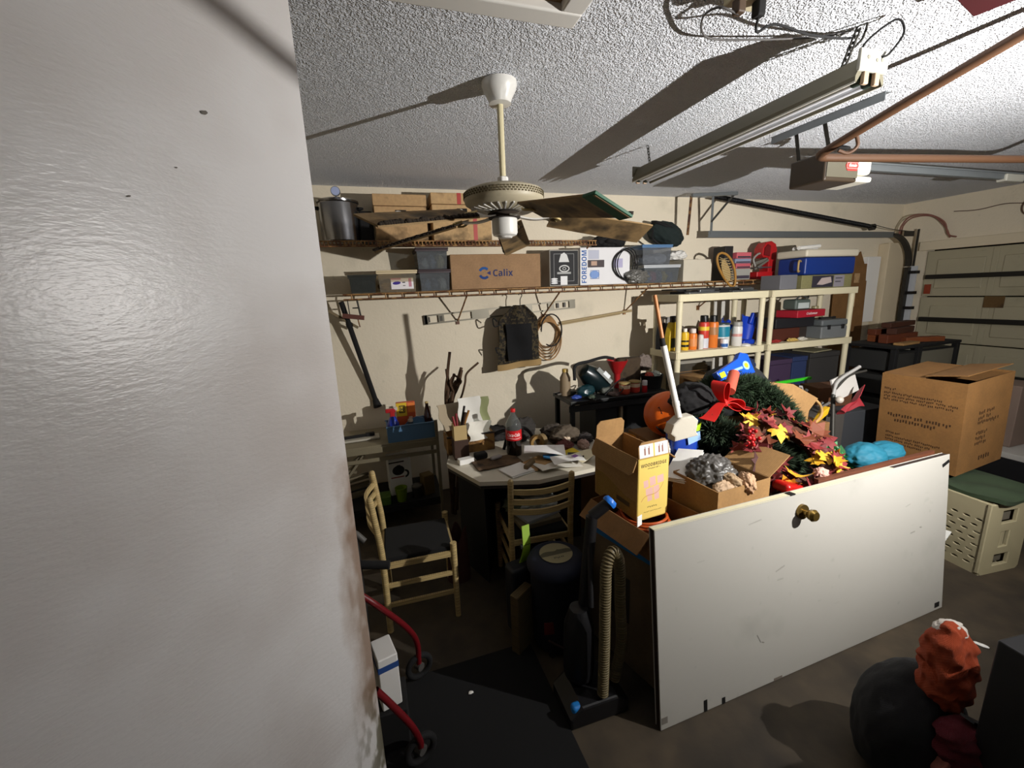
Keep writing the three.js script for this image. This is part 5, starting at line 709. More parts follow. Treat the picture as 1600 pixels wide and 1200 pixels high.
// under the black table
carton('computer_tower', 'black computer tower under the black table', 0.2, 0.37, 0.3, [1.72, 0.522, -3.14], mat(0x16181b, 0.5), {});
carton('dark_speaker', 'second dark box under the black table', 0.22, 0.38, 0.3, [2.02, 0.522, -3.14], mat(0x0b0b0d, 0.6), {});
single('pale_bracket', 'pale strip standing between the boxes under the table', 'bracket', bx(0.025, 0.34, 0.03, 0, 0, 0, 0.004), mat(0x7a6e58, 0.7), [1.86, 0.522, -3.0]);
single('white_pipe', 'short pale pipe under the right of the table', 'pipe', cy(0.045, 0.045, 0.36, 0, 0, 0, 18), mat(0x8a8474, 0.7), [2.20, 0.522, -3.08]);
for (const [i, [x, y, z, c]] of [[1.40, 0.78, -2.86, 0x5a4d40], [1.46, 0.72, -2.80, 0x4a4036]].entries()) single('newspaper_roll', ['upper rolled newspaper beside the desk back', 'lower rolled newspaper beside the desk back'][i], 'newspaper', rod([-0.12, 0.05, 0.05], [0.14, 0.05, -0.02], 0.04, 14), mat(c, 0.85), [x + 0.05, y - 0.28 + 0.0, z], 0, 'rolled newspapers');
carton('newspaper_box', 'brown carton carrying the rolled newspapers', 0.36, 0.44, 0.26, [1.50, 0, -2.84], M.cardD, {});
single('yellow_block', 'small yellow block on a dark crate by the desk', 'block', bx(0.08, 0.05, 0.06, 0, 0, 0, 0.006), mat(0xa88a2c, 0.7), [1.66, 0.722, -2.72], 0.3);
carton('dark_crate', 'dark brown crate standing right of the desk', 0.26, 0.72, 0.24, [1.72, 0.0, -2.72], mat(0x3a2c22, 0.8), {});
// ---------- bucket vacuum ----------
{
  const t = thing('shop_vacuum', 'dark blue bucket vacuum with a round tan label on its lid', 'vacuum', [0.745, 0, -1.79]), m = mat(0x0a0d1c, 0.75);
  mesh('bucket', la([[0, 0.01], [0.12, 0.01], [0.128, 0.03], [0.135, 0.44], [0.14, 0.45], [0, 0.45]], 36), m, t); mesh('lid', la([[0.15, 0.445], [0.152, 0.465], [0.14, 0.49], [0.11, 0.505], [0, 0.51]], 36), mat(0x10162a, 0.75), t);
  { const tx = canvasTex(256, 256, (g, w, h) => { g.fillStyle = '#8f8564'; g.fillRect(0, 0, w, h); g.fillStyle = '#4a4532'; g.beginPath(); g.moveTo(0, 120); g.bezierCurveTo(60, 60, 120, 130, 150, 90); g.bezierCurveTo(190, 110, 220, 80, 256, 120); g.lineTo(256, 150); g.lineTo(0, 150); g.fill(); g.fillStyle = '#3c3828'; smallPrint(g, 90, 195, 78, 24, 6); });
    mesh('label', new THREE.CircleGeometry(0.085, 32).rotateX(-Math.PI / 2).translate(0, 0.5118, 0.0), new THREE.MeshStandardMaterial({ map: tx, roughness: 0.6 }), t, { keepUV: true }); }
  for (let k = 0; k < 4; k++) { const a = k * 1.57 + 0.6; mesh('caster', rod([0.12 * Math.cos(a), 0.018, 0.12 * Math.sin(a)], [0.135 * Math.cos(a), 0.018, 0.135 * Math.sin(a)], 0.018, 12), M.black, t); }
  mesh('red_badge', bx(0.06, 0.07, 0.004, -0.06, 0.14, 0.122, 0.002).rotateY(-0.2), mat(0x5d1210, 0.6), t); mesh('hose_band', tb([[-0.09, 0.10, 0.1], [0, 0.06, 0.14], [0.09, 0.08, 0.1]], 0.006), mat(0x3a2420, 0.6), t);
}
{ const t = thing('lime_strap', 'lime green strap with a black clip behind the bucket vacuum', 'strap', [0.60, 0.0, -1.93], 0.2); mesh('strap', sheet((u, v) => [0.012 + (u - 0.5) * 0.045 + 0.03 * v, 0.40 + v * 0.20, 0.02 * Math.sin(v * 4)], 3, 8, 0.006), mat(0x7fa01e, 0.6), t); mesh('clip', bx(0.06, 0.02, 0.02, 0.022, 0.49, 0.01, 0.004), M.black, t); mesh('case', bx(0.16, 0.40, 0.1, 0.0, 0, 0, 0.02), mat(0x10131a, 0.6), t); }
single('tan_plank', 'tan plank end beside the bucket vacuum', 'plank', bx(0.13, 0.34, 0.05, 0, 0, 0, 0.006), mat(0x5f5132, 0.8, { map: T.wood }), [0.555, 0, -1.80], 0.6);
// ---------- upright vacuum ----------
{
  const t = thing('upright_vacuum', 'black upright vacuum with a ribbed hose and blue caps', 'vacuum', [0.74, 0, -1.43], 0), m = mat(0x0b0a0d, 0.5);
  mesh('wand', rod([-0.03, 0.18, -0.03], [0.055, 0.86, -0.07], 0.026, 14), m, t); mesh('handle', [rod([0.055, 0.86, -0.07], [0.125, 0.92, -0.05], 0.025, 14), rod([0.04, 0.78, -0.06], [0.0, 0.5, 0.03], 0.012)], m, t); mesh('handle_cap', la([[0, 0], [0.031, 0], [0.032, 0.012], [0.024, 0.025], [0, 0.028]], 18).rotateZ(-0.9).translate(0.123, 0.917, -0.05), mat(0x1d6fd0, 0.4), t).userData.label = 'bright blue cap';
  mesh('canister', la([[0, 0.12], [0.065, 0.12], [0.07, 0.16], [0.065, 0.38], [0.04, 0.46], [0, 0.46]], 24).translate(-0.03, 0, -0.03), m, t); mesh('floor_head', ext([[-0.13, 0], [0.13, 0], [0.13, 0.04], [0.08, 0.08], [-0.08, 0.08], [-0.13, 0.04]], 0.18, 0.01).translate(0, 0.012, -0.07), m, t);
  mesh('red_button', bx(0.03, 0.025, 0.02, 0.085, 0.085, 0.02, 0.006), mat(0xb01818, 0.5), t); mesh('blue_corner', bx(0.05, 0.04, 0.04, -0.10, 0.06, 0.09, 0.015), mat(0x1670b8, 0.5), t);
  class Hose extends THREE.Curve { getPoint(u, o = V()) { const c = [[0.02, 0.12, 0.10], [0.025, 0.35, 0.10], [0.03, 0.6, 0.095], [0.045, 0.73, 0.08], [0.08, 0.765, 0.06], [0.115, 0.72, 0.05], [0.125, 0.5, 0.055], [0.13, 0.3, 0.06], [0.10, 0.13, 0.06]]; if (!this.c) this.c = new THREE.CatmullRomCurve3(c.map((p) => V(...p))); return this.c.getPoint(u, o); } }
  const hc = new Hose(), hg = []; const N = 110, fr = hc.computeFrenetFrames(N, false); hg.push(new THREE.TubeGeometry(hc, 70, 0.0185, 10)); for (let i = 0; i < N; i++) { const g = new THREE.TorusGeometry(0.020, 0.0042, 5, 14), p = hc.getPointAt(i / (N - 1)), d = hc.getTangentAt(i / (N - 1)); g.applyQuaternion(new THREE.Quaternion().setFromUnitVectors(V(0, 0, 1), d)); hg.push(g.translate(p.x, p.y, p.z)); }
  mesh('hose', hg, mat(0x625639, 0.55), t).userData.label = 'ribbed tan hose';
}
// ---------- carton tower with the cords and the wine carton ----------
{
  const t = thing('tall_carton', 'tall carton with a blue printed top beside the white panel', 'carton', [1.16, 0, -1.62], 0.28);
  mesh('body', bx(0.36, 0.62, 0.48, 0, 0, 0, 0.005), mat(0x6b5a44, 0.85, { map: T.card }), t); mesh('top', bx(0.365, 0.035, 0.485, 0, 0.62, 0, 0.004), mat(0x1266a8, 0.6), t).userData.label = 'blue printed top';
  mesh('shipping_label', rot(bx(0.05, 0.002, 0.04), 0, 0, 0).translate(-0.14, 0.656, 0.2), M.paper, t);
  decal('side_print', 0.3, 0.4, 500, (g, w, h) => { g.fillStyle = '#2a231c'; g.fillRect(w * 0.08, h * 0.05, w * 0.55, h * 0.6); for (let i = 0; i < 4; i++) { g.beginPath(); g.arc(w * (0.2 + 0.25 * (i % 2)), h * (0.75 + 0.14 * (i >> 1)), 8, 0, 7); g.fill(); } }, t, [-0.1812, 0.3, 0.02], [0, -Math.PI / 2, 0]);
}
function openCarton(name, label, w, h, d, pos, turn, m, flaps, t0) {   // walls, floor and flaps with board thickness; flaps: [side, angle from upright outwards, length, cut]
  const t = thing(name, label, 'carton', pos, turn), e = 0.005; const inn = t0 || m;
  mesh('front_wall', bx(w, h, e, 0, 0, d / 2), m, t); mesh('back_wall', bx(w, h, e, 0, 0, -d / 2), m, t); mesh('side_wall', bx(e, h, d - e, -w / 2 + e / 2, 0, 0), m, t); mesh('side_wall', bx(e, h, d - e, w / 2 - e / 2, 0, 0), m, t); mesh('bottom', bx(w - 0.01, e, d - 0.01, 0, 0.001, 0), m, t);
  for (const [side, ang, len, cut = 0] of flaps) { const L = (side === 'front' || side === 'back') ? w : d; const g = ext([[-L / 2 + 0.003, 0], [L / 2 - 0.003, 0], [L / 2 - 0.003, len - cut], [L / 2 - 0.003 - cut, len], [-L / 2 + 0.003 + cut, len], [-L / 2 + 0.003, len - cut]], e).translate(0, 0, -e / 2); g.rotateX(ang); const a = { front: 0, right: Math.PI / 2, back: Math.PI, left: -Math.PI / 2 }[side], o = (side === 'front' || side === 'back') ? d / 2 : w / 2; g.translate(0, h, o).rotateY(a); mesh('flap', g, m, t); }
  return t;
}
openCarton('cord_carton', 'open brown carton holding the orange cords', 0.33, 0.12, 0.40, [1.14, 0.657, -1.62], 0.2, M.cardD, [['left', 2.3, 0.1], ['right', 2.5, 0.1]]);
single('cable_coil', 'coiled orange extension cord in the brown carton', 'cord', [0, 1, 2, 3, 4, 5].map((k) => tb(Array.from({ length: 14 }, (_, i) => { const a = i / 13 * 6.283 + k * 0.7; return [(0.135 - 0.006 * k) * Math.cos(a), 0.012 + 0.014 * k + 0.006 * Math.sin(a * 2 + k), (0.155 - 0.008 * k) * Math.sin(a)]; }), 0.0065, 80, 7)), mat(0xb04a16, 0.5), [1.14, 0.665, -1.62]);
single('white_plug', 'white tag hanging from the orange cord', 'tag', bx(0.035, 0.05, 0.004, 0, 0, 0, 0.002), M.paper, [1.008, 0.79, -1.46], 0.4);
{ // wine carton
  const t = openCarton('wine_carton', 'tall yellow printed wine carton with open flaps', 0.18, 0.31, 0.34, [1.135, 0.745, -1.74], 0.10, M.card, [['front', -0.12, 0.075, 0.02], ['back', -0.1, 0.09, 0.02], ['left', 2.75, 0.085, 0.02], ['right', 2.2, 0.085, 0.03]]);
  t.children[0].userData.label = 'yellow printed front wall'; t.children[0].material = mat(0xcfae50, 0.7, { map: T.card });
  decal('front_print', 0.172, 0.30, 1400, (g, w, h) => {
    g.fillStyle = '#e2c566'; g.fillRect(0, 0, w, h); g.fillStyle = '#3b3320'; g.font = `bold ${Math.round(w * 0.135)}px sans-serif`; g.textAlign = 'center'; g.fillText('WOODBRIDGE', w / 2, h * 0.13, w * 0.88); smallPrint(g, w * 0.3, h * 0.175, w * 0.4, w * 0.045, 3);
    g.fillStyle = '#dcb0a6'; const q = (x, y, a, b) => { g.save(); g.translate(w * x, h * y); g.rotate(-0.12); g.fillRect(0, 0, w * a, h * b); g.restore(); };
    q(0.16, 0.36, 0.16, 0.12); q(0.36, 0.32, 0.2, 0.15); q(0.62, 0.32, 0.22, 0.13); q(0.24, 0.5, 0.24, 0.12); q(0.5, 0.48, 0.2, 0.12); q(0.3, 0.62, 0.16, 0.1); q(0.54, 0.6, 0.16, 0.12);
    g.strokeStyle = '#c48a50'; g.lineWidth = 4; g.beginPath(); g.moveTo(w * 0.1, h * 0.7); g.bezierCurveTo(w * 0.3, h * 0.5, w * 0.6, h * 0.75, w * 0.85, h * 0.45); g.stroke();
    g.fillStyle = '#6b5a2a'; smallPrint(g, w * 0.32, h * 0.83, w * 0.36, w * 0.06, 4); smallPrint(g, w * 0.2, h * 0.9, w * 0.62, w * 0.035, 5);
  }, t, [0, 0.155, 0.1735]);
  const fl = t.children.find((c) => c.name === 'flap'); fl.userData.label = 'front flap printed white';
  decal('flap_print', 0.165, 0.062, 1400, (g, w, h) => { g.fillStyle = '#d8d6d6'; g.fillRect(0, 0, w, h); g.fillStyle = '#d8bb58'; g.fillRect(w * 0.48, 0, w * 0.05, h); g.fillStyle = '#8a5a4c'; for (const x of [0.16, 0.3, 0.66, 0.78]) { g.fillRect(w * x, h * 0.3, w * 0.05, h * 0.5); g.fillRect(w * x + 6, h * 0.15, w * 0.02, h * 0.2); } }, t, [0, 0.343, 0.1693], [-0.12, 0, 0]);
  decal('side_print', 0.32, 0.3, 500, (g, w, h) => { g.fillStyle = 'rgba(176,140,50,0.4)'; g.beginPath(); g.moveTo(0, h); g.lineTo(0, h * 0.55); g.bezierCurveTo(w * 0.4, h * 0.5, w * 0.6, h * 0.75, w, h * 0.7); g.lineTo(w, h); g.fill(); g.fillStyle = 'rgba(60,50,40,0.7)'; g.fillRect(w * 0.55, h * 0.78, w * 0.32, h * 0.08); }, t, [-0.0912, 0.155, 0], [0, -Math.PI / 2, 0]);
}
// ---------- heap behind the white panel ----------
openCarton('bag_carton', 'open brown carton with plastic bags behind the panel', 0.34, 0.25, 0.27, [1.53, 0.657, -1.555], 0.1, M.card, [['right', 1.0, 0.16]]);
carton('support_carton', 'plain brown carton under the bag carton', 0.36, 0.655, 0.40, [1.61, 0, -1.61], M.cardD, {});
single('grey_plastic_bag', 'shiny grey plastic bag stuffed on the carton', 'plastic bag', blob(0.14, 0.13, 0.11, 0.10, 2.6, 81, 8, 1.1), mat(0x4f4c48, 0.38), [1.50, 0.765, -1.585]);
for (const [i, [x, z, r, l]] of [[1.45, -1.465, 0.06, 'round tan paper wad at the carton front'], [1.59, -1.47, 0.065, 'creased tan paper wad beside the round one'], [1.51, -1.49, 0.06, 'small tan paper wad between the others']].entries()) single('paper_wad', l, 'paper', blob(r, r * 0.7, r * 0.6, 0.25, 2.4, 84 + i, 4, 0.5), mat([0xa88d70, 0xb48f6e, 0x9c8262][i], 0.75), [x, 0.85 + 0.01 * i, z + 0.015], i, 'tan paper wads in the carton');
{ const t = thing('folded_papers', 'stiff white folded papers poking from the heap', 'papers', [1.43, 0.90, -1.71], 0.5); for (let i = 0; i < 3; i++) mesh('paper_sheet', rot(bx(0.26, 0.003, 0.13), -0.1, 0.06 * i, 0.28).translate(0, 0.01 * i, 0.004 * i), M.paper, t); }
{ const t = thing('chip_bag', 'blue and lime shopping bag in the heap', 'bag', [1.575, 0.842, -1.89], 0.1), m = mat(0x123a9a, 0.45); mesh('bag', sheet((u, v) => { const a = u * 6.283, k = 1 + 0.08 * Math.sin(a * 5 + v * 3); return [0.1 * k * Math.cos(a), v * 0.24, 0.06 * k * Math.sin(a)]; }, 32, 10, 0.004), m, t); mesh('lime_band', sheet((u, v) => { const a = u * 6.283, k = 1.015 + 0.08 * Math.sin(a * 5 + 2.6 + v); return [0.103 * k * Math.cos(a), 0.19 + v * 0.045, 0.063 * k * Math.sin(a)]; }, 32, 3, 0.003), mat(0x9ab81e, 0.5), t); mesh('white_print', rot(bx(0.09, 0.05, 0.002), 0, 0, 0.2).translate(0.02, 0.13, 0.066), mat(0x8fb0e0, 0.5), t); }
carton('under_bag_box', 'brown carton under the shopping bag', 0.34, 0.84, 0.26, [1.59, 0, -1.945], M.cardD, {});
single('white_plastic', 'crumpled white plastic beside the shopping bag', 'plastic', blob(0.06, 0.08, 0.05, 0.3, 3, 88, 4, 0.5), mat(0xc9c9c4, 0.4), [1.45, 0.842, -1.90]);
single('brown_snack_bags', 'crumpled pale snack bag beside the wine carton', 'bag', blob(0.06, 0.11, 0.055, 0.2, 2.6, 90, 5, 0.5), mat(0xc5b8ac, 0.5), [1.49, 0.657, -1.755]);
{ // pumpkin
  const t = thing('pumpkin_bucket', 'orange carved pumpkin lantern behind the white mop', 'pumpkin', [1.76, 0.857, -2.24], -0.62), m = mat(0xd45c0c, 0.45);
  const g = new THREE.SphereGeometry(0.172, 48, 28); const p = g.attributes.position; for (let i = 0; i < p.count; i++) { const x = p.getX(i), y = p.getY(i), z = p.getZ(i), a = Math.atan2(z, x), k = 1 - 0.05 * Math.pow(Math.abs(Math.cos(a * 5)), 6); p.setXYZ(i, x * k, y * 0.88, z * k); } g.computeVertexNormals();
  mesh('shell', g.translate(0, 0.146, 0), m, t); mesh('stem', tb([[0, 0.28, 0], [0.01, 0.31, 0.01], [0.03, 0.33, 0]], 0.016), mat(0x4a3a1c, 0.8), t);
  const tri = (x, y, s, up = 1) => ext([[-s, 0], [s, 0], [0, s * 1.4 * up]], 0.012).translate(x, y, 0); const dk = mat(0x160a04, 0.9); mesh('eye', rot(tri(0, 0, 0.03), -0.3, -0.5).translate(-0.075, 0.185, 0.128), dk, t); mesh('eye', rot(tri(0, 0, 0.03), -0.3, 0.5).translate(0.075, 0.185, 0.128), dk, t); mesh('nose', tri(0, 0.13, 0.018).translate(0, 0, 0.156), dk, t);
  mesh('mouth', rot(ext([[-0.09, 0.02], [-0.05, -0.02], [0, -0.03], [0.05, -0.02], [0.09, 0.02], [0.05, 0.0], [0.02, 0.005], [0, -0.005], [-0.02, 0.005], [-0.05, 0.0]], 0.03), 0.15).translate(0, 0.085, 0.128), dk, t);
}
carton('pumpkin_stand', 'brown carton under the orange pumpkin', 0.34, 0.855, 0.34, [1.755, 0, -2.29], M.cardD, {});
{ // mop
  const t = thing('white_mop', 'white tube handled mop standing in the heap', 'mop', [0, 0, 0]); mesh('handle', rod([1.475, 1.115, -1.80], [1.40, 1.52, -1.86], 0.0165, 16), mat(0xd8d6d0, 0.4), t); mesh('joint', rod([1.459, 1.2, -1.812], [1.455, 1.225, -1.816], 0.019, 16), mat(0xcfcdc6, 0.4), t); mesh('grip', rod([1.405, 1.49, -1.856], [1.365, 1.78, -1.90], 0.010, 12), mat(0xb0703c, 0.5), t).userData.label = 'thin copper coloured upper rod'; mesh('grip_sleeve', rod([1.40, 1.515, -1.86], [1.392, 1.56, -1.866], 0.014, 12), M.black, t);
  mesh('head', [ext([[-0.075, 0.06], [-0.06, 0.10], [-0.02, 0.13], [0.05, 0.135], [0.08, 0.11], [0.07, 0.05], [0.085, 0.03], [-0.05, 0.02], [-0.05, 0.04]], 0.05, 0.008).translate(1.485, 1.005, -1.83)], mat(0xcfc8b8, 0.9, { bumpMap: T.cloth, bumpScale: 0.003 }), t);
}
// ---------- the white door leaf lying on its long edge ----------
{
  const t = thing('door_leaf', 'white flush door leaf standing on its long edge with a brass knob', 'door leaf', [0.955, 0.0, -1.19], 0.035), L = 1.9, H = 0.885, W = 0.036;
  t.rotation.order = 'YXZ'; t.rotation.x = -0.10;
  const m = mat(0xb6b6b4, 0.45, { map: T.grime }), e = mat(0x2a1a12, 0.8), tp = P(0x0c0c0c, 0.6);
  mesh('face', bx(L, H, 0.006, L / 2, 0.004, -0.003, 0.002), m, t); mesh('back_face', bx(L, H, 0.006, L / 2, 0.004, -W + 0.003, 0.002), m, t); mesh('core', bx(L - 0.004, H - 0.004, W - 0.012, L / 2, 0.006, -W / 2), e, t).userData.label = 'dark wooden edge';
  mesh('top_edge', bx(1.45, 0.003, W, 0.725, H + 0.0005, -W / 2), mat(0xd6cfae, 0.5), t);
  const k = mesh('rose', rod([0.80, 0.80, 0.0], [0.80, 0.80, 0.012], 0.034, 28), mat(0x7a6434, 0.3, { metalness: 0.8 }), t);
  mesh('knob', la([[0, 0.012], [0.013, 0.012], [0.012, 0.03], [0.024, 0.042], [0.028, 0.058], [0.02, 0.07], [0, 0.072]], 24).rotateX(Math.PI / 2).translate(0.80, 0.80, 0), mat(0x8a7038, 0.25, { metalness: 0.85 }), k);
  for (const [x, y, w, h] of [[0.235, 0.004, 0.018, 0.055], [0.335, 0.004, 0.018, 0.03], [L - 0.05, 0.02, 0.04, 0.028]]) mesh('black_tape', bx(w, h, 0.0015, x, y, 0.0008), tp, t);
  mesh('black_tape', rot(bx(0.06, 0.018, 0.0015), 0, 0, 0.35).translate(L - 0.03, H - 0.05, 0.0008), tp, t); mesh('sticker', bx(0.03, 0.03, 0.0012, 0.02, 0.03, 0.0006), P(0x77726a), t).userData.label = 'torn grey sticker';
  mesh('chip', bx(0.05, 0.012, 0.002, 0.66, 0.006, 0.0006), mat(0x6b6258, 0.8), t); mesh('chip', bx(0.03, 0.006, 0.03, 0.745, H + 0.001, -0.012), tp, t);
  // scuffs, copied from where the photograph shows them
  decal('scuff_marks', 1.86, 0.86, 420, (g, w, h) => { const l = (x, y, dx, dy, a, lw) => { g.strokeStyle = `rgba(90,84,76,${a})`; g.lineWidth = lw; g.beginPath(); g.moveTo(w * x, h * y); g.lineTo(w * (x + dx), h * (y + dy)); g.stroke(); }; l(0.275, 0.70, 0.012, 0.05, 0.5, 2); l(0.29, 0.75, 0.008, 0.008, 0.5, 2); l(0.335, 0.38, 0.03, -0.02, 0.22, 3); l(0.34, 0.43, 0.02, 0.0, 0.15, 3); l(0.845, 0.42, 0.02, -0.004, 0.25, 3); l(0.885, 0.40, 0.01, 0.004, 0.3, 3); l(0.25, 0.08, 0.04, -0.01, 0.2, 2); l(0.1, 0.2, 0.02, 0.0, 0.12, 2); l(0.82, 0.24, 0.02, -0.01, 0.2, 2); }, t, [L / 2, H / 2, 0.0006]);
}
single('plywood_board', 'brown board standing behind the white door leaf', 'board', rot(bx(0.9, 0.885, 0.02), -0.1), mat(0x6a3a20, 0.7, { map: T.wood }), [2.40, 0.0, -1.315], 0.035);
// ---------- wreaths ----------
function needles(n, place, len, m, name, parent, sd) {   // tufts of flat needles, one mesh
  reseed(sd); const pos = []; for (let i = 0; i < n; i++) { const { p, d } = place(i), s = V(rr(-1, 1), rr(-1, 1), rr(-1, 1)).cross(d).normalize().multiplyScalar(rr(0.0022, 0.004)), L = len * rr(0.6, 1.2), q = p.clone().addScaledVector(d, L), mid = p.clone().addScaledVector(d, L * 0.5); pos.push(...[p, mid.clone().add(s), q, p, q, mid.clone().sub(s)].flatMap((v) => [v.x, v.y, v.z])); }
  const g = new THREE.BufferGeometry(); g.setAttribute('position', new THREE.Float32BufferAttribute(pos, 3)); g.computeVertexNormals(); const e = mesh(name, g, m, parent); e.userData.kind = 'stuff'; return e;
}
{
  const t = thing('green_wreath', 'large dark green pine wreath lying on the heap', 'wreath', [2.14, 0.94, -2.0], 0); t.rotation.set(0.85, 0, 0.1, 'XYZ');
  const R = 0.28, r = 0.12; mesh('ring', new THREE.TorusGeometry(R, r * 0.6, 10, 40).rotateX(Math.PI / 2), mat(0x2a3d22, 0.95), t);
  const place = () => { const a = rr(0, 6.283), b = rr(0, 6.283), c = V(Math.cos(a), 0, Math.sin(a)), o = c.clone().multiplyScalar(Math.cos(b)).add(V(0, Math.sin(b), 0)); const p = c.clone().multiplyScalar(R).addScaledVector(o, r * 0.55); const d = o.addScaledVector(V(-Math.sin(a), 0, Math.cos(a)), rr(-0.9, 0.9)).add(V(rr(-0.4, 0.4), rr(-0.4, 0.4), rr(-0.4, 0.4))).normalize(); return { p, d }; };
  needles(16000, place, 0.055, mat(0x24341e, 0.85), 'foliage', t, 11); needles(9000, place, 0.065, mat(0x30452a, 0.8), 'light_foliage', t, 12);
}
{ // smaller dark branch bush in front of it
  const t = thing('pine_garland', 'dark pine garland hanging below the green wreath', 'garland', [1.83, 0.84, -1.80]);
  mesh('stem', tb([[-0.1, 0.18, -0.05], [0, 0.12, 0.02], [0.12, 0.04, 0.06], [0.25, 0.0, 0.1]], 0.03), mat(0x2a3d22, 0.95), t);
  const place = () => { const u = rr(0, 1), o = V(rr(-1, 1), rr(-0.6, 1), rr(-1, 1)).normalize(), p = V(lerp(-0.1, 0.25, u), lerp(0.18, 0, u), lerp(-0.05, 0.1, u)).addScaledVector(o, 0.05); return { p, d: o }; };
  needles(9000, place, 0.06, mat(0x24341e, 0.85), 'foliage', t, 21);
  const w = scene.getObjectByName('green_wreath'); scene.updateMatrixWorld(true); w.attach(t); t.name = 'separate_garland'; t.userData = { label: 'separate dark pine garland below the ring' };  // a garland of its own, only parented to the wreath group
}
for (const [i, [x, y, z, w, h, d]] of [[2.17, 0, -2.03, 0.46, 0.64, 0.5], [2.56, 0, -2.15, 0.30, 0.74, 0.6]].entries()) { const t = carton('black_tote', ['black tote under the green wreath', 'black tote under the grey blanket'][i], w, h, d, [x, y, z], mat(0x26272a, 0.6), { lid: 0.06 }); }
carton('low_tote', 'blue grey tote under the autumn wreath', 0.38, 0.70, 0.24, [2.18, 0, -1.60], mat(0x27303c, 0.7), { lid: 0.05 });
{ // bow
  const t = thing('red_bow', 'bright red ribbon bow on the green wreath', 'bow', [1.86, 1.15, -1.90], 0.25), m = mat(0xc4160e, 0.6); t.rotation.z = -0.25;
  const loop = (s, w, h) => sheet((u, v) => { const a = u * Math.PI * 2; return [s * (0.06 - 0.06 * Math.cos(a)) * 1.2, h * Math.sin(a) * (0.4 + 0.5 * (0.5 - 0.5 * Math.cos(a))), (v - 0.5) * w * (0.35 + 0.65 * (0.5 - 0.5 * Math.cos(a)))]; }, 24, 4, 0.003);
  mesh('loop', loop(1, 0.09, 0.05), m, t); mesh('loop', rot(loop(-1, 0.09, 0.045), 0, 0, -0.9), m, t); mesh('knot', blob(0.022, 0.024, 0.022, 0.2, 3, 7, 3).translate(0, -0.02, 0), m, t);
  mesh('tail', sheet((u, v) => [-v * 0.21 - 0.01, -v * 0.10 + 0.01 * Math.sin(v * 6), (u - 0.5) * (0.04 + 0.05 * v) + 0.05 * v], 4, 10, 0.003), m, t); mesh('tail', sheet((u, v) => [v * 0.17 + 0.01, -v * 0.01 + 0.012 * Math.sin(v * 7), (u - 0.5) * (0.04 + 0.06 * v) + 0.04 * v], 4, 10, 0.003), m, t);
}
single('salmon_roll', 'salmon pink roll lying above the bow', 'roll', rod([-0.05, 0, 0.05], [0.055, 0.085, -0.03], 0.032, 20), mat(0xb8553f, 0.7), [1.99, 1.20, -2.0]);
single('dark_plush', 'black plush lump behind the red bow', 'plush', blob(0.15, 0.10, 0.12, 0.2, 2.5, 33, 4, 0.3), mat(0x0c0a0b, 0.95), [1.80, 1.06, -2.08]);
// grey blanket bolster and the blue pouch on it
single('grey_blanket', 'dark grey rolled blanket behind the wreath', 'blanket', rot(blob(0.32, 0.19, 0.18, 0.10, 2, 41, 5, 0.2), 0, 0.2, -0.02).translate(0, 0.02, 0), mat(0x323334, 1, { bumpMap: T.cloth, bumpScale: 0.004 }), [2.38, 0.90, -2.36]);
{ const t = thing('blue_pouch', 'bright blue pouch printed with a lime bat', 'pouch', [2.19, 1.265, -2.20], 0.2); t.rotation.z = 0.18; mesh('pouch', rot(ext([[-0.17, -0.025], [0.15, -0.07], [0.16, 0.05], [0.11, 0.075], [0.06, 0.045], [-0.165, 0.02]], 0.03, 0.008), -0.45), mat(0x1250c0, 0.4), t); mesh('lime_print', rot(bx(0.05, 0.035, 0.002, -0.135, -0.02, 0.0395), -0.45), mat(0xb6d21c, 0.5), t); mesh('pale_print', rot(join([bar([-0.09, -0.006, 0.04], [0.06, -0.012, 0.04], 0.002, 0.016, [0, 1, 0]), rod([0.10, -0.01, 0.039], [0.10, -0.01, 0.0405], 0.03, 20)]), -0.45), mat(0x8fc0e8, 0.5), t); mesh('lime_spot', rot(rod([0.10, -0.01, 0.0395], [0.10, -0.01, 0.0412], 0.018, 18), -0.45), mat(0xb6d21c, 0.5), t); }
{ const t = thing('cardboard_flap', 'torn brown cardboard sheet standing behind the wreath', 'cardboard', [2.53, 0.76, -2.02], -0.35); mesh('sheet', rot(ext([[-0.12, 0], [0.1, 0], [0.14, 0.22], [0.2, 0.3], [0.04, 0.4], [-0.14, 0.42]], 0.005), -0.2), M.card, t); }
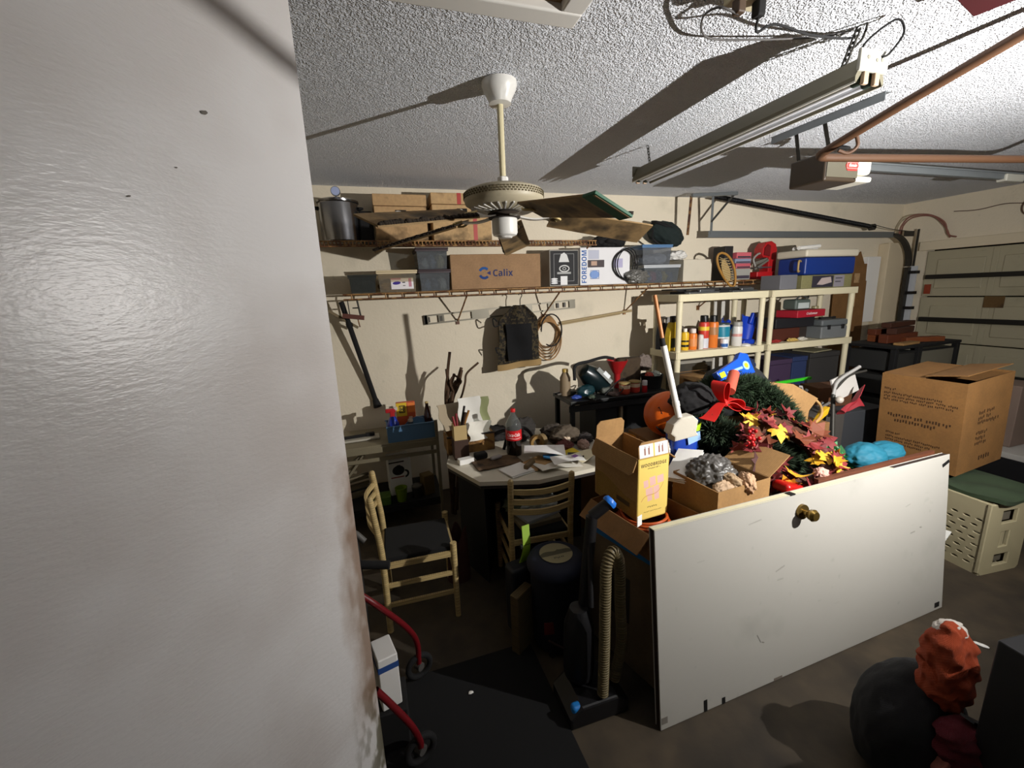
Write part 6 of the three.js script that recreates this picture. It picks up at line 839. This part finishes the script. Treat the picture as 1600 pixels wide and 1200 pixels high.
{ // autumn wreath: single maple leaves, berries, green ring
  const t = thing('autumn_wreath', 'autumn wreath of red and yellow maple leaves', 'wreath', [2.03, 0.915, -1.62], 0); t.rotation.set(0.6, 0, 0.0, 'XYZ');
  const R = 0.2; mesh('ring', new THREE.TorusGeometry(R, 0.05, 10, 36).rotateX(Math.PI / 2), mat(0x4a2a1a, 0.95), t);
  const mp = [[0, 0], [0.012, 0.02], [0.04, 0.008], [0.035, 0.03], [0.062, 0.042], [0.04, 0.055], [0.042, 0.075], [0.022, 0.066], [0, 0.105], [-0.022, 0.066], [-0.042, 0.075], [-0.04, 0.055], [-0.062, 0.042], [-0.035, 0.03], [-0.04, 0.008], [-0.012, 0.02]];
  const base = []; for (let k = 0; k < 3; k++) { const g = clean(ext(mp, 0.0016)), p = g.attributes.position; for (let i = 0; i < p.count; i++) p.setZ(i, p.getZ(i) + [0.9, 1.6, -1.0][k] * Math.pow(p.getX(i), 2) * 6 - [1.5, -1, 2][k] * Math.pow(p.getY(i), 2)); g.computeVertexNormals(); base.push(g); }
  const cs = [0x6a181a, 0x7a2020, 0x501214, 0x822f24, 0x5e1618, 0xcf981c, 0x6d3316, 0xd6a228, 0x3c130e, 0x742324].map((c) => new THREE.MeshPhysicalMaterial({ color: c, roughness: 0.7, transmission: 0.0, sheen: 0.1 }));
  reseed(404); for (let i = 0; i < 78; i++) { const a = i / 78 * 6.283 * 3 + rr(-0.2, 0.2), b = rr(-0.3, 2.2), c = V(Math.cos(a), 0, Math.sin(a)), o = c.clone().multiplyScalar(Math.cos(b)).add(V(0, Math.sin(b), 0)); const e = new THREE.Mesh(base[i % 3], cs[Math.floor(rr(0, 10))]); e.name = 'maple_leaf'; e.castShadow = e.receiveShadow = true; e.position.copy(c.multiplyScalar(R)).addScaledVector(o, 0.055); const q = new THREE.Quaternion().setFromUnitVectors(V(0, 0, 1), o.clone().add(V(rr(-0.5, 0.5), rr(-0.1, 0.5), rr(-0.5, 0.5))).normalize()); e.quaternion.copy(q).multiply(new THREE.Quaternion().setFromAxisAngle(V(0, 0, 1), rr(0, 6.283))); const s = rr(0.75, 1.25); e.scale.set(s, s, s); t.add(e); }
  reseed(55); for (let i = 0; i < 26; i++) { const a = 2.9 + rr(-0.35, 0.35); mesh('berry', new THREE.IcosahedronGeometry(rr(0.008, 0.012), 2).translate(Math.cos(a) * (R + rr(0.0, 0.09)), 0.045 + rr(0, 0.06), -Math.sin(a) * (R + rr(-0.03, 0.06)) * 0.6 - 0.05), mat(0xb01418, 0.3), t); }
}
{ // green artificial garland at the right of it
  const t = thing('green_garland', 'bright green artificial garland right of the autumn wreath', 'garland', [2.33, 0.80, -1.60]); const m = mat(0x1d5a2a, 0.5); mesh('stem', tb([[-0.04, 0.16, -0.12], [0.05, 0.12, -0.04], [0.09, 0.02, 0.04], [0.07, -0.08, 0.1]], 0.012), m, t);
  reseed(66); const lf = ext([[0, 0], [0.018, 0.02], [0.02, 0.04], [0, 0.075], [-0.02, 0.04], [-0.018, 0.02]], 0.0015); const cl = clean(lf); for (let i = 0; i < 44; i++) { const u = rr(0, 1), e = new THREE.Mesh(cl, i % 3 ? m : mat(0x2c7a3a, 0.45)); e.name = 'leaf'; e.castShadow = true; e.position.set(lerp(-0.04, 0.09, u) + rr(-0.03, 0.03), lerp(0.16, -0.08, u) + rr(-0.02, 0.04), lerp(-0.12, 0.1, u) + rr(-0.03, 0.03)); e.rotation.set(rr(-1.5, 1.5), rr(0, 6.28), rr(-1, 1)); t.add(e); }
}
single('red_plastic', 'red plastic piece poking up behind the panel', 'plastic', rot(bx(0.2, 0.05, 0.09, 0, 0, 0, 0.02), 0, 0.1, -0.25), mat(0xa8130f, 0.35), [1.87, 0.80, -1.45]);
carton('grey_tub', 'grey tub under the red plastic piece', 0.18, 0.78, 0.14, [1.89, 0, -1.46], mat(0x56534f, 0.7), {});
single('pink_doll', 'pale pink cloth scrap at the panel top', 'cloth', blob(0.035, 0.03, 0.03, 0.3, 3, 95, 3, 0.4), mat(0xc99a8a, 0.8), [2.02, 0.86, -1.42]);
single('teal_bag', 'turquoise cloth bag behind the white panel', 'bag', [blob(0.13, 0.08, 0.09, 0.14, 1.5, 101, 5, 0.35), blob(0.12, 0.055, 0.07, 0.14, 1.5, 102, 5, 0.35).translate(0.2, 0.02, -0.02)], mat(0x0a6076, 0.7), [2.52, 0.78, -1.545]);
carton('teal_bag_box', 'brown carton under the turquoise bag', 0.40, 0.775, 0.2, [2.61, 0, -1.56], M.cardD, {});
// ---------- jumble in front of the right shelf unit ----------
{ const t = thing('folding_frame', 'dark folding cart frame with white ends in the jumble', 'cart', [0, 0, 0]); mesh('upright', rod([2.92, 0.5, -1.98], [3.04, 1.02, -2.12], 0.014, 10), M.darkMetal, t); mesh('upper_bar', tb([[3.04, 1.02, -2.12], [3.12, 1.11, -2.15], [3.3, 1.2, -2.14]], 0.012, 20), mat(0xb8b6b2, 0.35, { metalness: 0.4 }), t); mesh('upper_bar', tb([[3.06, 1.05, -2.13], [3.2, 1.14, -2.14], [3.34, 1.17, -2.12]], 0.009, 20), M.darkMetal, t); mesh('knob', new THREE.SphereGeometry(0.026, 14, 10).translate(3.02, 1.0, -2.06), P(0xb7aea2), t); mesh('lower_bar', rod([2.92, 0.5, -1.98], [2.92, 0.0, -1.98], 0.014, 10), M.darkMetal, t); }
single('red_flag', 'red and white cloth hanging on the cart frame', 'cloth', sheet((u, v) => [u * 0.24, (1 - v) * 0.13 * (0.3 + 0.9 * u) + 0.03 * u + 0.012 * Math.sin(u * 9), 0.03 * Math.sin(v * 4 + u * 3)], 12, 8, 0.005), mat(0x8a1420, 0.7), [3.03, 0.89, -2.05], 0.1);
single('white_board_scrap', 'white board scrap behind the red cloth', 'board', rot(bx(0.26, 0.16, 0.012), -0.2, 0.1, 0.2), mat(0xbdbab4, 0.6), [3.24, 0.985, -2.16]);
for (const [i, [x, y, z, w, h, d, c, l]] of [[2.98, 0, -2.35, 0.5, 0.86, 0.4, 0x3b3733, 'dark bin under the jumble'], [3.52, 0, -2.42, 0.55, 0.82, 0.4, 0x2b2d31, 'black bin behind the big carton'], [2.95, 0.862, -2.42, 0.32, 0.09, 0.25, 0x55341c, 'flat brown carton on the jumble'], [3.46, 0.822, -2.48, 0.3, 0.16, 0.2, 0x5a3416, 'brown carton before the shelf post']].entries()) carton('jumble_box', l, w, h, d, [x, y, z], i < 2 ? mat(c, 0.8) : mat(c, 0.85, { map: T.card }), { turn: [0, 0, 0.3, -0.2][i] });
single('green_rod', 'bright green plastic stick across the lower shelf', 'stick', bar([-0.2, 0.02, 0], [0.16, 0.035, 0.02], 0.02, 0.022), mat(0x2fb01c, 0.45), [3.28, 0.984, -2.62]);
single('blue_cloth', 'dark blue cloth hanging in the jumble', 'cloth', blob(0.1, 0.16, 0.08, 0.3, 2.5, 111, 4, 0.5), mat(0x121f40, 0.85), [2.84, 0.953, -2.72]);
carton('jumble_box', 'tall brown crate behind the flat brown carton', 0.7, 0.95, 0.2, [3.05, 0, -2.76], M.cardD, {});
for (const [i, [x, y, z, c, l, s]] of [[3.02, 0.955, -2.36, 0xa8a49c, 'white bracket on top of the jumble', 1], [3.12, 0.863, -2.22, 0x8f8b86, 'grey bracket on the dark bin', 1.1], [2.86, 0.863, -2.22, 0x3a2320, 'dark red tool on the dark bin', 1], [3.18, 0.863, -2.40, 0xb9b5b0, 'white fitting behind the red cloth', 0.9]].entries()) { const t = thing('bracket', l, 'bracket', [x, y, z], i * 1.3, 'metal fittings on the jumble'); mesh('plate', bx(0.12 * s, 0.03, 0.03, 0, 0, 0, 0.006), mat(c, 0.4), t); mesh('arm', bar([0.04, 0.015, 0], [-0.03, 0.09, 0.03], 0.02, 0.016), mat(c, 0.4), t); mesh('bolt', rod([0.05, 0.02, 0.0], [0.05, 0.055, 0.02], 0.012, 10), M.steel, t); }
single('tan_hoop', 'bent tan wooden hoop in front of the jumble', 'hoop', tb([[-0.16, 0.02, 0.05], [-0.05, 0.09, 0.0], [0.08, 0.1, -0.02], [0.13, 0.05, 0.02], [0.04, 0.0, 0.1], [-0.12, -0.06, 0.14]], 0.009, 50), mat(0xb08a54, 0.6), [2.68, 0.945, -2.06]);
single('hoop_stand', 'brown carton under the tan hoop', 'carton', bx(0.3, 0.145, 0.3, 0, 0, 0, 0.006), M.cardD, [2.68, 0.742, -2.12]);
single('yellow_wedge', 'yellow plastic wedge beside the hoop', 'wedge', ext([[0, 0], [0.08, 0.05], [0.09, 0.09], [0.05, 0.07]], 0.03, 0.004), mat(0xc89a18, 0.5), [2.74, 0.892, -2.02]);
for (const [i, [x, y, z]] of [[2.30, 0.96, -1.80], [2.38, 0.985, -1.85], [2.46, 0.97, -1.84]].entries()) single('white_flower', ['white silk flower at the wreath edge', 'middle white silk flower by the wreath', 'right white silk flower by the hoop'][i], 'flower', Array.from({ length: 5 }, (_, k) => blob(0.016, 0.007, 0.012, 0.2, 2, k + i, 2).translate(0.015, 0, 0).rotateY(k * 1.257)), mat(0xc9c8c0, 0.7), [x, y - 0.08, z], i, 'white silk flowers');
// ---------- big carton on the pet crate ----------
{
  const t = thing('big_carton', 'big brown printed carton resting on the plastic crate', 'carton', [3.53, 0.52, -1.62], 0), w = 0.47, d = 0.52, h = 0.63; t.rotation.order = 'ZYX'; t.rotation.set(0, -1.53, 0.07); const m = mat(0x8e6433, 0.85, { map: T.card });
  const G2 = (n, g, mm = m) => mesh(n, g.translate(-w / 2, 0, -d / 2), mm, t);
  G2('front_wall', bx(w, h, 0.006, 0, 0, d / 2 - 0.003)); G2('back_wall', bx(w, h, 0.006, 0, 0, -d / 2 + 0.003)); G2('side_wall', bx(0.006, h, d - 0.012, w / 2 - 0.003, 0, 0)); G2('side_wall', bx(0.006, h, d - 0.012, -w / 2 + 0.003, 0, 0)); G2('bottom', bx(w - 0.014, 0.006, d - 0.014, 0, 0.001, 0));
  G2('flap', rot(bx(w * 0.48, 0.005, d - 0.02, 0, 0, 0), 0, 0, -0.05).translate(-w / 4, h - 0.006, 0)); G2('flap', rot(bx(w * 0.46, 0.005, d - 0.02), 0, 0, 0.16).translate(w / 4, h + 0.03, 0)); G2('flap', rot(bx(w - 0.02, 0.004, 0.22), 0.12).translate(0, h - 0.03, -d / 2 + 0.12));
  const prt = (lines) => (g, W, H) => { g.fillStyle = 'rgba(58,34,12,0.82)'; for (const [x, y, w, sz] of lines) smallPrint(g, x * W, y * H, w * W, sz, Math.round(x * 100 + y * 1000)); };
  decal('front_print', 0.44, 0.6, 900, prt([[0.02, 0.16, 0.16, 18], [0.02, 0.21, 0.75, 17], [0.02, 0.25, 0.95, 17], [0.02, 0.29, 0.9, 17], [0.1, 0.48, 0.8, 27], [0.2, 0.54, 0.55, 27], [0.1, 0.70, 0.2, 17], [0.1, 0.75, 0.72, 17], [0.1, 0.79, 0.6, 17], [0.1, 0.83, 0.5, 17]]), t, [-w / 2, 0.31, 0.0012]);
  decal('side_print', 0.46, 0.6, 700, prt([[0.3, 0.36, 0.35, 22], [0.3, 0.42, 0.3, 22], [0.3, 0.48, 0.5, 22], [0.3, 0.60, 0.26, 22], [0.3, 0.66, 0.24, 22], [0.3, 0.72, 0.26, 22], [0.45, 0.93, 0.3, 34]]), t, [0.0012, 0.31, -d / 2], [0, Math.PI / 2, 0]);
}
{ // ventilated plastic crate: walls cut through
  const t = thing('pet_crate', 'cream ventilated plastic pet crate on the floor', 'crate', [3.37, 0, -1.36], -1.66), m = mat(0xb9b193, 0.55, { map: T.grime }), w = 0.62, d = 0.33, h = 0.47;
  const cutWall = (W, H, holes, th = 0.012) => { const s = new THREE.Shape([[-W / 2, 0], [W / 2, 0], [W / 2, H], [-W / 2, H]].map(([x, y]) => new THREE.Vector2(x, y))); for (const [x, y, a, b] of holes) { const q = new THREE.Path(); q.absellipse(x, y, a, b, 0, 6.2832, true, 0); s.holes.push(q); } return new THREE.ExtrudeGeometry(s, { depth: th, bevelEnabled: true, bevelSize: 0.003, bevelThickness: 0.003, bevelSegments: 1, curveSegments: 7 }); };
  const hs = []; for (let j = 0; j < 8; j++) for (let i = 0; i < 9; i++) hs.push([-0.25 + i * 0.062 + (j % 2) * 0.02, 0.06 + j * 0.042, 0.02, 0.009]);
  mesh('side_wall', cutWall(w, h, hs).translate(-w / 2, 0.0, -0.02), m, t);
  const rc = (x, y, a, b) => { const q = new THREE.Path(); q.moveTo(x - a, y - b); q.lineTo(x - a, y + b); q.lineTo(x + a, y + b); q.lineTo(x + a, y - b); return q; };
  const s2 = new THREE.Shape([[-d / 2, 0.02], [-d / 2 + 0.02, 0], [d / 2 - 0.02, 0], [d / 2, 0.02], [d / 2, h], [-d / 2, h]].map(([x, y]) => new THREE.Vector2(x, y))); s2.holes.push(rc(0.0, h - 0.09, 0.065, 0.045), rc(-0.01, h / 2 - 0.005, 0.04, 0.055), rc(0.0, 0.09, 0.065, 0.04));
  mesh('end_wall', new THREE.ExtrudeGeometry(s2, { depth: 0.014, bevelEnabled: true, bevelSize: 0.004, bevelThickness: 0.004, bevelSegments: 1 }).rotateY(Math.PI / 2).translate(-0.012, 0, -d / 2), m, t);
  mesh('window_grille', [bx(0.004, 0.09, 0.13, -0.03, h - 0.135, -d / 2), bx(0.004, 0.08, 0.13, -0.03, 0.05, -d / 2)], mat(0x6d675a, 0.7), t); mesh('handle', bx(0.012, 0.11, 0.03, -0.008, h / 2 - 0.06, -d / 2 + 0.01, 0.004), m, t);
  mesh('back_wall', bx(w, h, 0.012, -w / 2, 0, -d), m, t); mesh('far_wall', bx(0.012, h, d - 0.03, -w + 0.006, 0, -d / 2), m, t); mesh('base', bx(w - 0.02, 0.012, d - 0.04, -w / 2, 0.002, -d / 2), m, t); mesh('roof', bx(w - 0.02, 0.012, d - 0.04, -w / 2, h - 0.012, -d / 2), m, t);
}
single('green_blanket', 'dark green folded blanket between carton and crate', 'blanket', sheet((u, v) => [(u - 0.5) * 0.70, 0.018 + 0.016 * Math.sin(u * 11 + v * 3) * Math.sin(v * 7), (v - 0.5) * 0.42], 28, 22, 0.026), mat(0x36462f, 0.95, { bumpMap: T.cloth, bumpScale: 0.002 }), [3.62, 0.474, -1.66], -1.6);
single('white_tray_corner', 'white board corner sticking out beside the panel', 'board', bx(0.22, 0.012, 0.2, 0, 0, 0, 0.003), mat(0xd2d2cc, 0.5), [2.96, 0.335, -1.45], 0.3);
single('board_support', 'small carton under the white board corner', 'carton', bx(0.12, 0.333, 0.14, 0, 0, 0, 0.005), M.cardD, [2.92, 0, -1.48], 0.1);
carton('pinkish_panel', 'large greyish pink board box behind the big carton', 0.3, 0.52, 0.7, [5.05, 0.402, -2.3], mat(0x7d6a5e, 0.8), {}); carton('dark_bench', 'black bench with a white edge at the right', 0.5, 0.40, 0.9, [5.0, 0, -2.2], mat(0x121114, 0.6), { lid: 0.05, lidMat: mat(0xb9b5ae, 0.5) });
{ const t = thing('chrome_cart', 'black and chrome machine at the right frame edge', 'machine', [4.08, 0, -1.16], 0.2); mesh('body', bx(0.3, 0.5, 0.3, 0, 0.1, 0, 0.03), mat(0x121016, 0.3), t); mesh('arm', bx(0.09, 0.2, 0.1, -0.10, 0.52, 0.05, 0.02), M.black, t); mesh('chrome_arc', tb([[-0.16, 0.44, 0.16], [-0.08, 0.40, 0.19], [0.05, 0.40, 0.2], [0.15, 0.43, 0.16]], 0.02, 30), mat(0xb6b8c4, 0.12, { metalness: 1 }), t); mesh('grey_panel', bx(0.05, 0.07, 0.004, -0.10, 0.6, 0.102), mat(0x77757c, 0.5), t); for (const x of [-0.1, 0.1]) mesh('wheel', rod([x, 0.05, 0.1], [x, 0.05, 0.14], 0.05, 20), M.black, t); }
// ---------- bottom right: black chair bag with fleece ----------
{
  const t = thing('black_duffel', 'black rounded duffel bag at the lower right corner', 'bag', [1.74, 0, -0.80]); mesh('bag', blob(0.19, 0.24, 0.15, 0.1, 1.6, 121, 5, 0.15), mat(0x080709, 0.9, { bumpMap: T.cloth, bumpScale: 0.002 }), t); mesh('strap', sheet((u, v) => [-0.03 + v * 0.2, 0.40 - v * 0.13, 0.16 + (u - 0.5) * 0.035 + 0.04 * v], 3, 10, 0.008), mat(0x16161a, 0.6), t);
}
{ const t = thing('orange_fleece', 'crumpled orange and red fleece stuffed in the black duffel', 'fleece', [1.745, 0.24, -0.715], -0.2); mesh('fleece', rot(folds(0.075, 0.17, 0.07, 11, 0.10, 2), -0.1, 0, -0.1).translate(0, 0.08, -0.01), mat(0x9a3c18, 1, { bumpMap: T.cloth, bumpScale: 0.004 }), t); mesh('red_fold', folds(0.085, 0.10, 0.065, 8, 0.1, 5).translate(-0.01, -0.05, 0.07), mat(0x560d1a, 1, { bumpMap: T.cloth, bumpScale: 0.004 }), t); mesh('white_trim', folds(0.05, 0.03, 0.04, 5, 0.08, 7).translate(0.04, 0.345, -0.05), mat(0xa9a29a, 0.95), t); }
single('pink_cloth', 'soft pink cloth hanging over the duffel', 'cloth', folds(0.075, 0.12, 0.05, 6, 0.12, 9), mat(0xa86a60, 0.95), [1.70, 0.03, -0.655], 0.3);
carton('black_cabinet', 'flat topped black cabinet at the right corner', 0.5, 0.73, 0.42, [1.93, 0, -0.38], mat(0x0a090c, 0.5), { turn: -0.1 });
// ---------- floor near the wall at the left ----------
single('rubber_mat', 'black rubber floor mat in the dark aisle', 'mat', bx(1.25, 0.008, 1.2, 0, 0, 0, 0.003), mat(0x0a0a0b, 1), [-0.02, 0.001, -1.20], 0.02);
{ // folded red walker
  const t = thing('red_walker', 'folded red tubed walker with black bag by the near wall', 'walker', [-0.12, 0.01, -1.66], 0); const rd = mat(0x6a0c14, 0.45);
  mesh('tube', tb([[-0.06, 0.62, 0.02], [0.0, 0.55, 0.02], [0.1, 0.36, -0.05], [0.14, 0.22, -0.1], [0.14, 0.08, -0.12]], 0.013, 40), rd, t); mesh('tube', tb([[-0.02, 0.46, 0.33], [0.03, 0.36, 0.32], [0.085, 0.24, 0.31], [0.11, 0.12, 0.28], [0.11, 0.06, 0.27]], 0.013, 40), rd, t);
  for (const [x, z] of [[0.14, -0.12], [0.11, 0.27]]) { const w = mesh('wheel', new THREE.TorusGeometry(0.055, 0.014, 8, 24).rotateY(0.3).translate(x, 0.07, z), M.black, t); mesh('hub', rod([x - 0.01, 0.07, z - 0.012], [x + 0.01, 0.07, z + 0.012], 0.02, 12), mat(0x4d4a47, 0.5), w); }
  mesh('bag', bx(0.13, 0.5, 0.26, -0.12, 0.34, 0.0, 0.04), M.black, t); mesh('grip', rod([-0.1, 0.72, -0.06], [0.06, 0.705, -0.02], 0.018, 12), M.black, t); mesh('handle_bar', tb([[-0.14, 0.78, -0.12], [-0.08, 0.84, -0.1], [-0.03, 0.8, -0.08]], 0.013), mat(0x55524e, 0.5), t);
}
{ const t = carton('white_blue_box', 'white box with a blue stripe behind the red tube', 0.08, 0.24, 0.12, [-0.115, 0.2, -1.55], mat(0xdedcd8, 0.6), { turn: 0.25 }); mesh('stripe', bx(0.0812, 0.026, 0.1212, 0, 0.18, 0), mat(0x2a4a86, 0.5), t); }
carton('low_stool', 'dark stool under the white and blue box', 0.14, 0.188, 0.16, [-0.115, 0.01, -1.55], M.black, {});
for (const [i, [x, z]] of [[0.235, -1.62], [0.155, -1.15], [2.72, -1.03]].entries()) single('paper_scrap', ['white paper scrap at the mat edge', 'white paper scrap on the black mat', 'white paper scrap on the floor before the door leaf'][i], 'scrap', blob([0.012, 0.012, 0.03][i], 0.004, [0.008, 0.01, 0.012][i], 0.4, 2, i, 2), M.paper, [x, i < 2 ? 0.0095 : 0.001, z], i, 'paper scraps on the floor');
renderer.render(scene, camera);
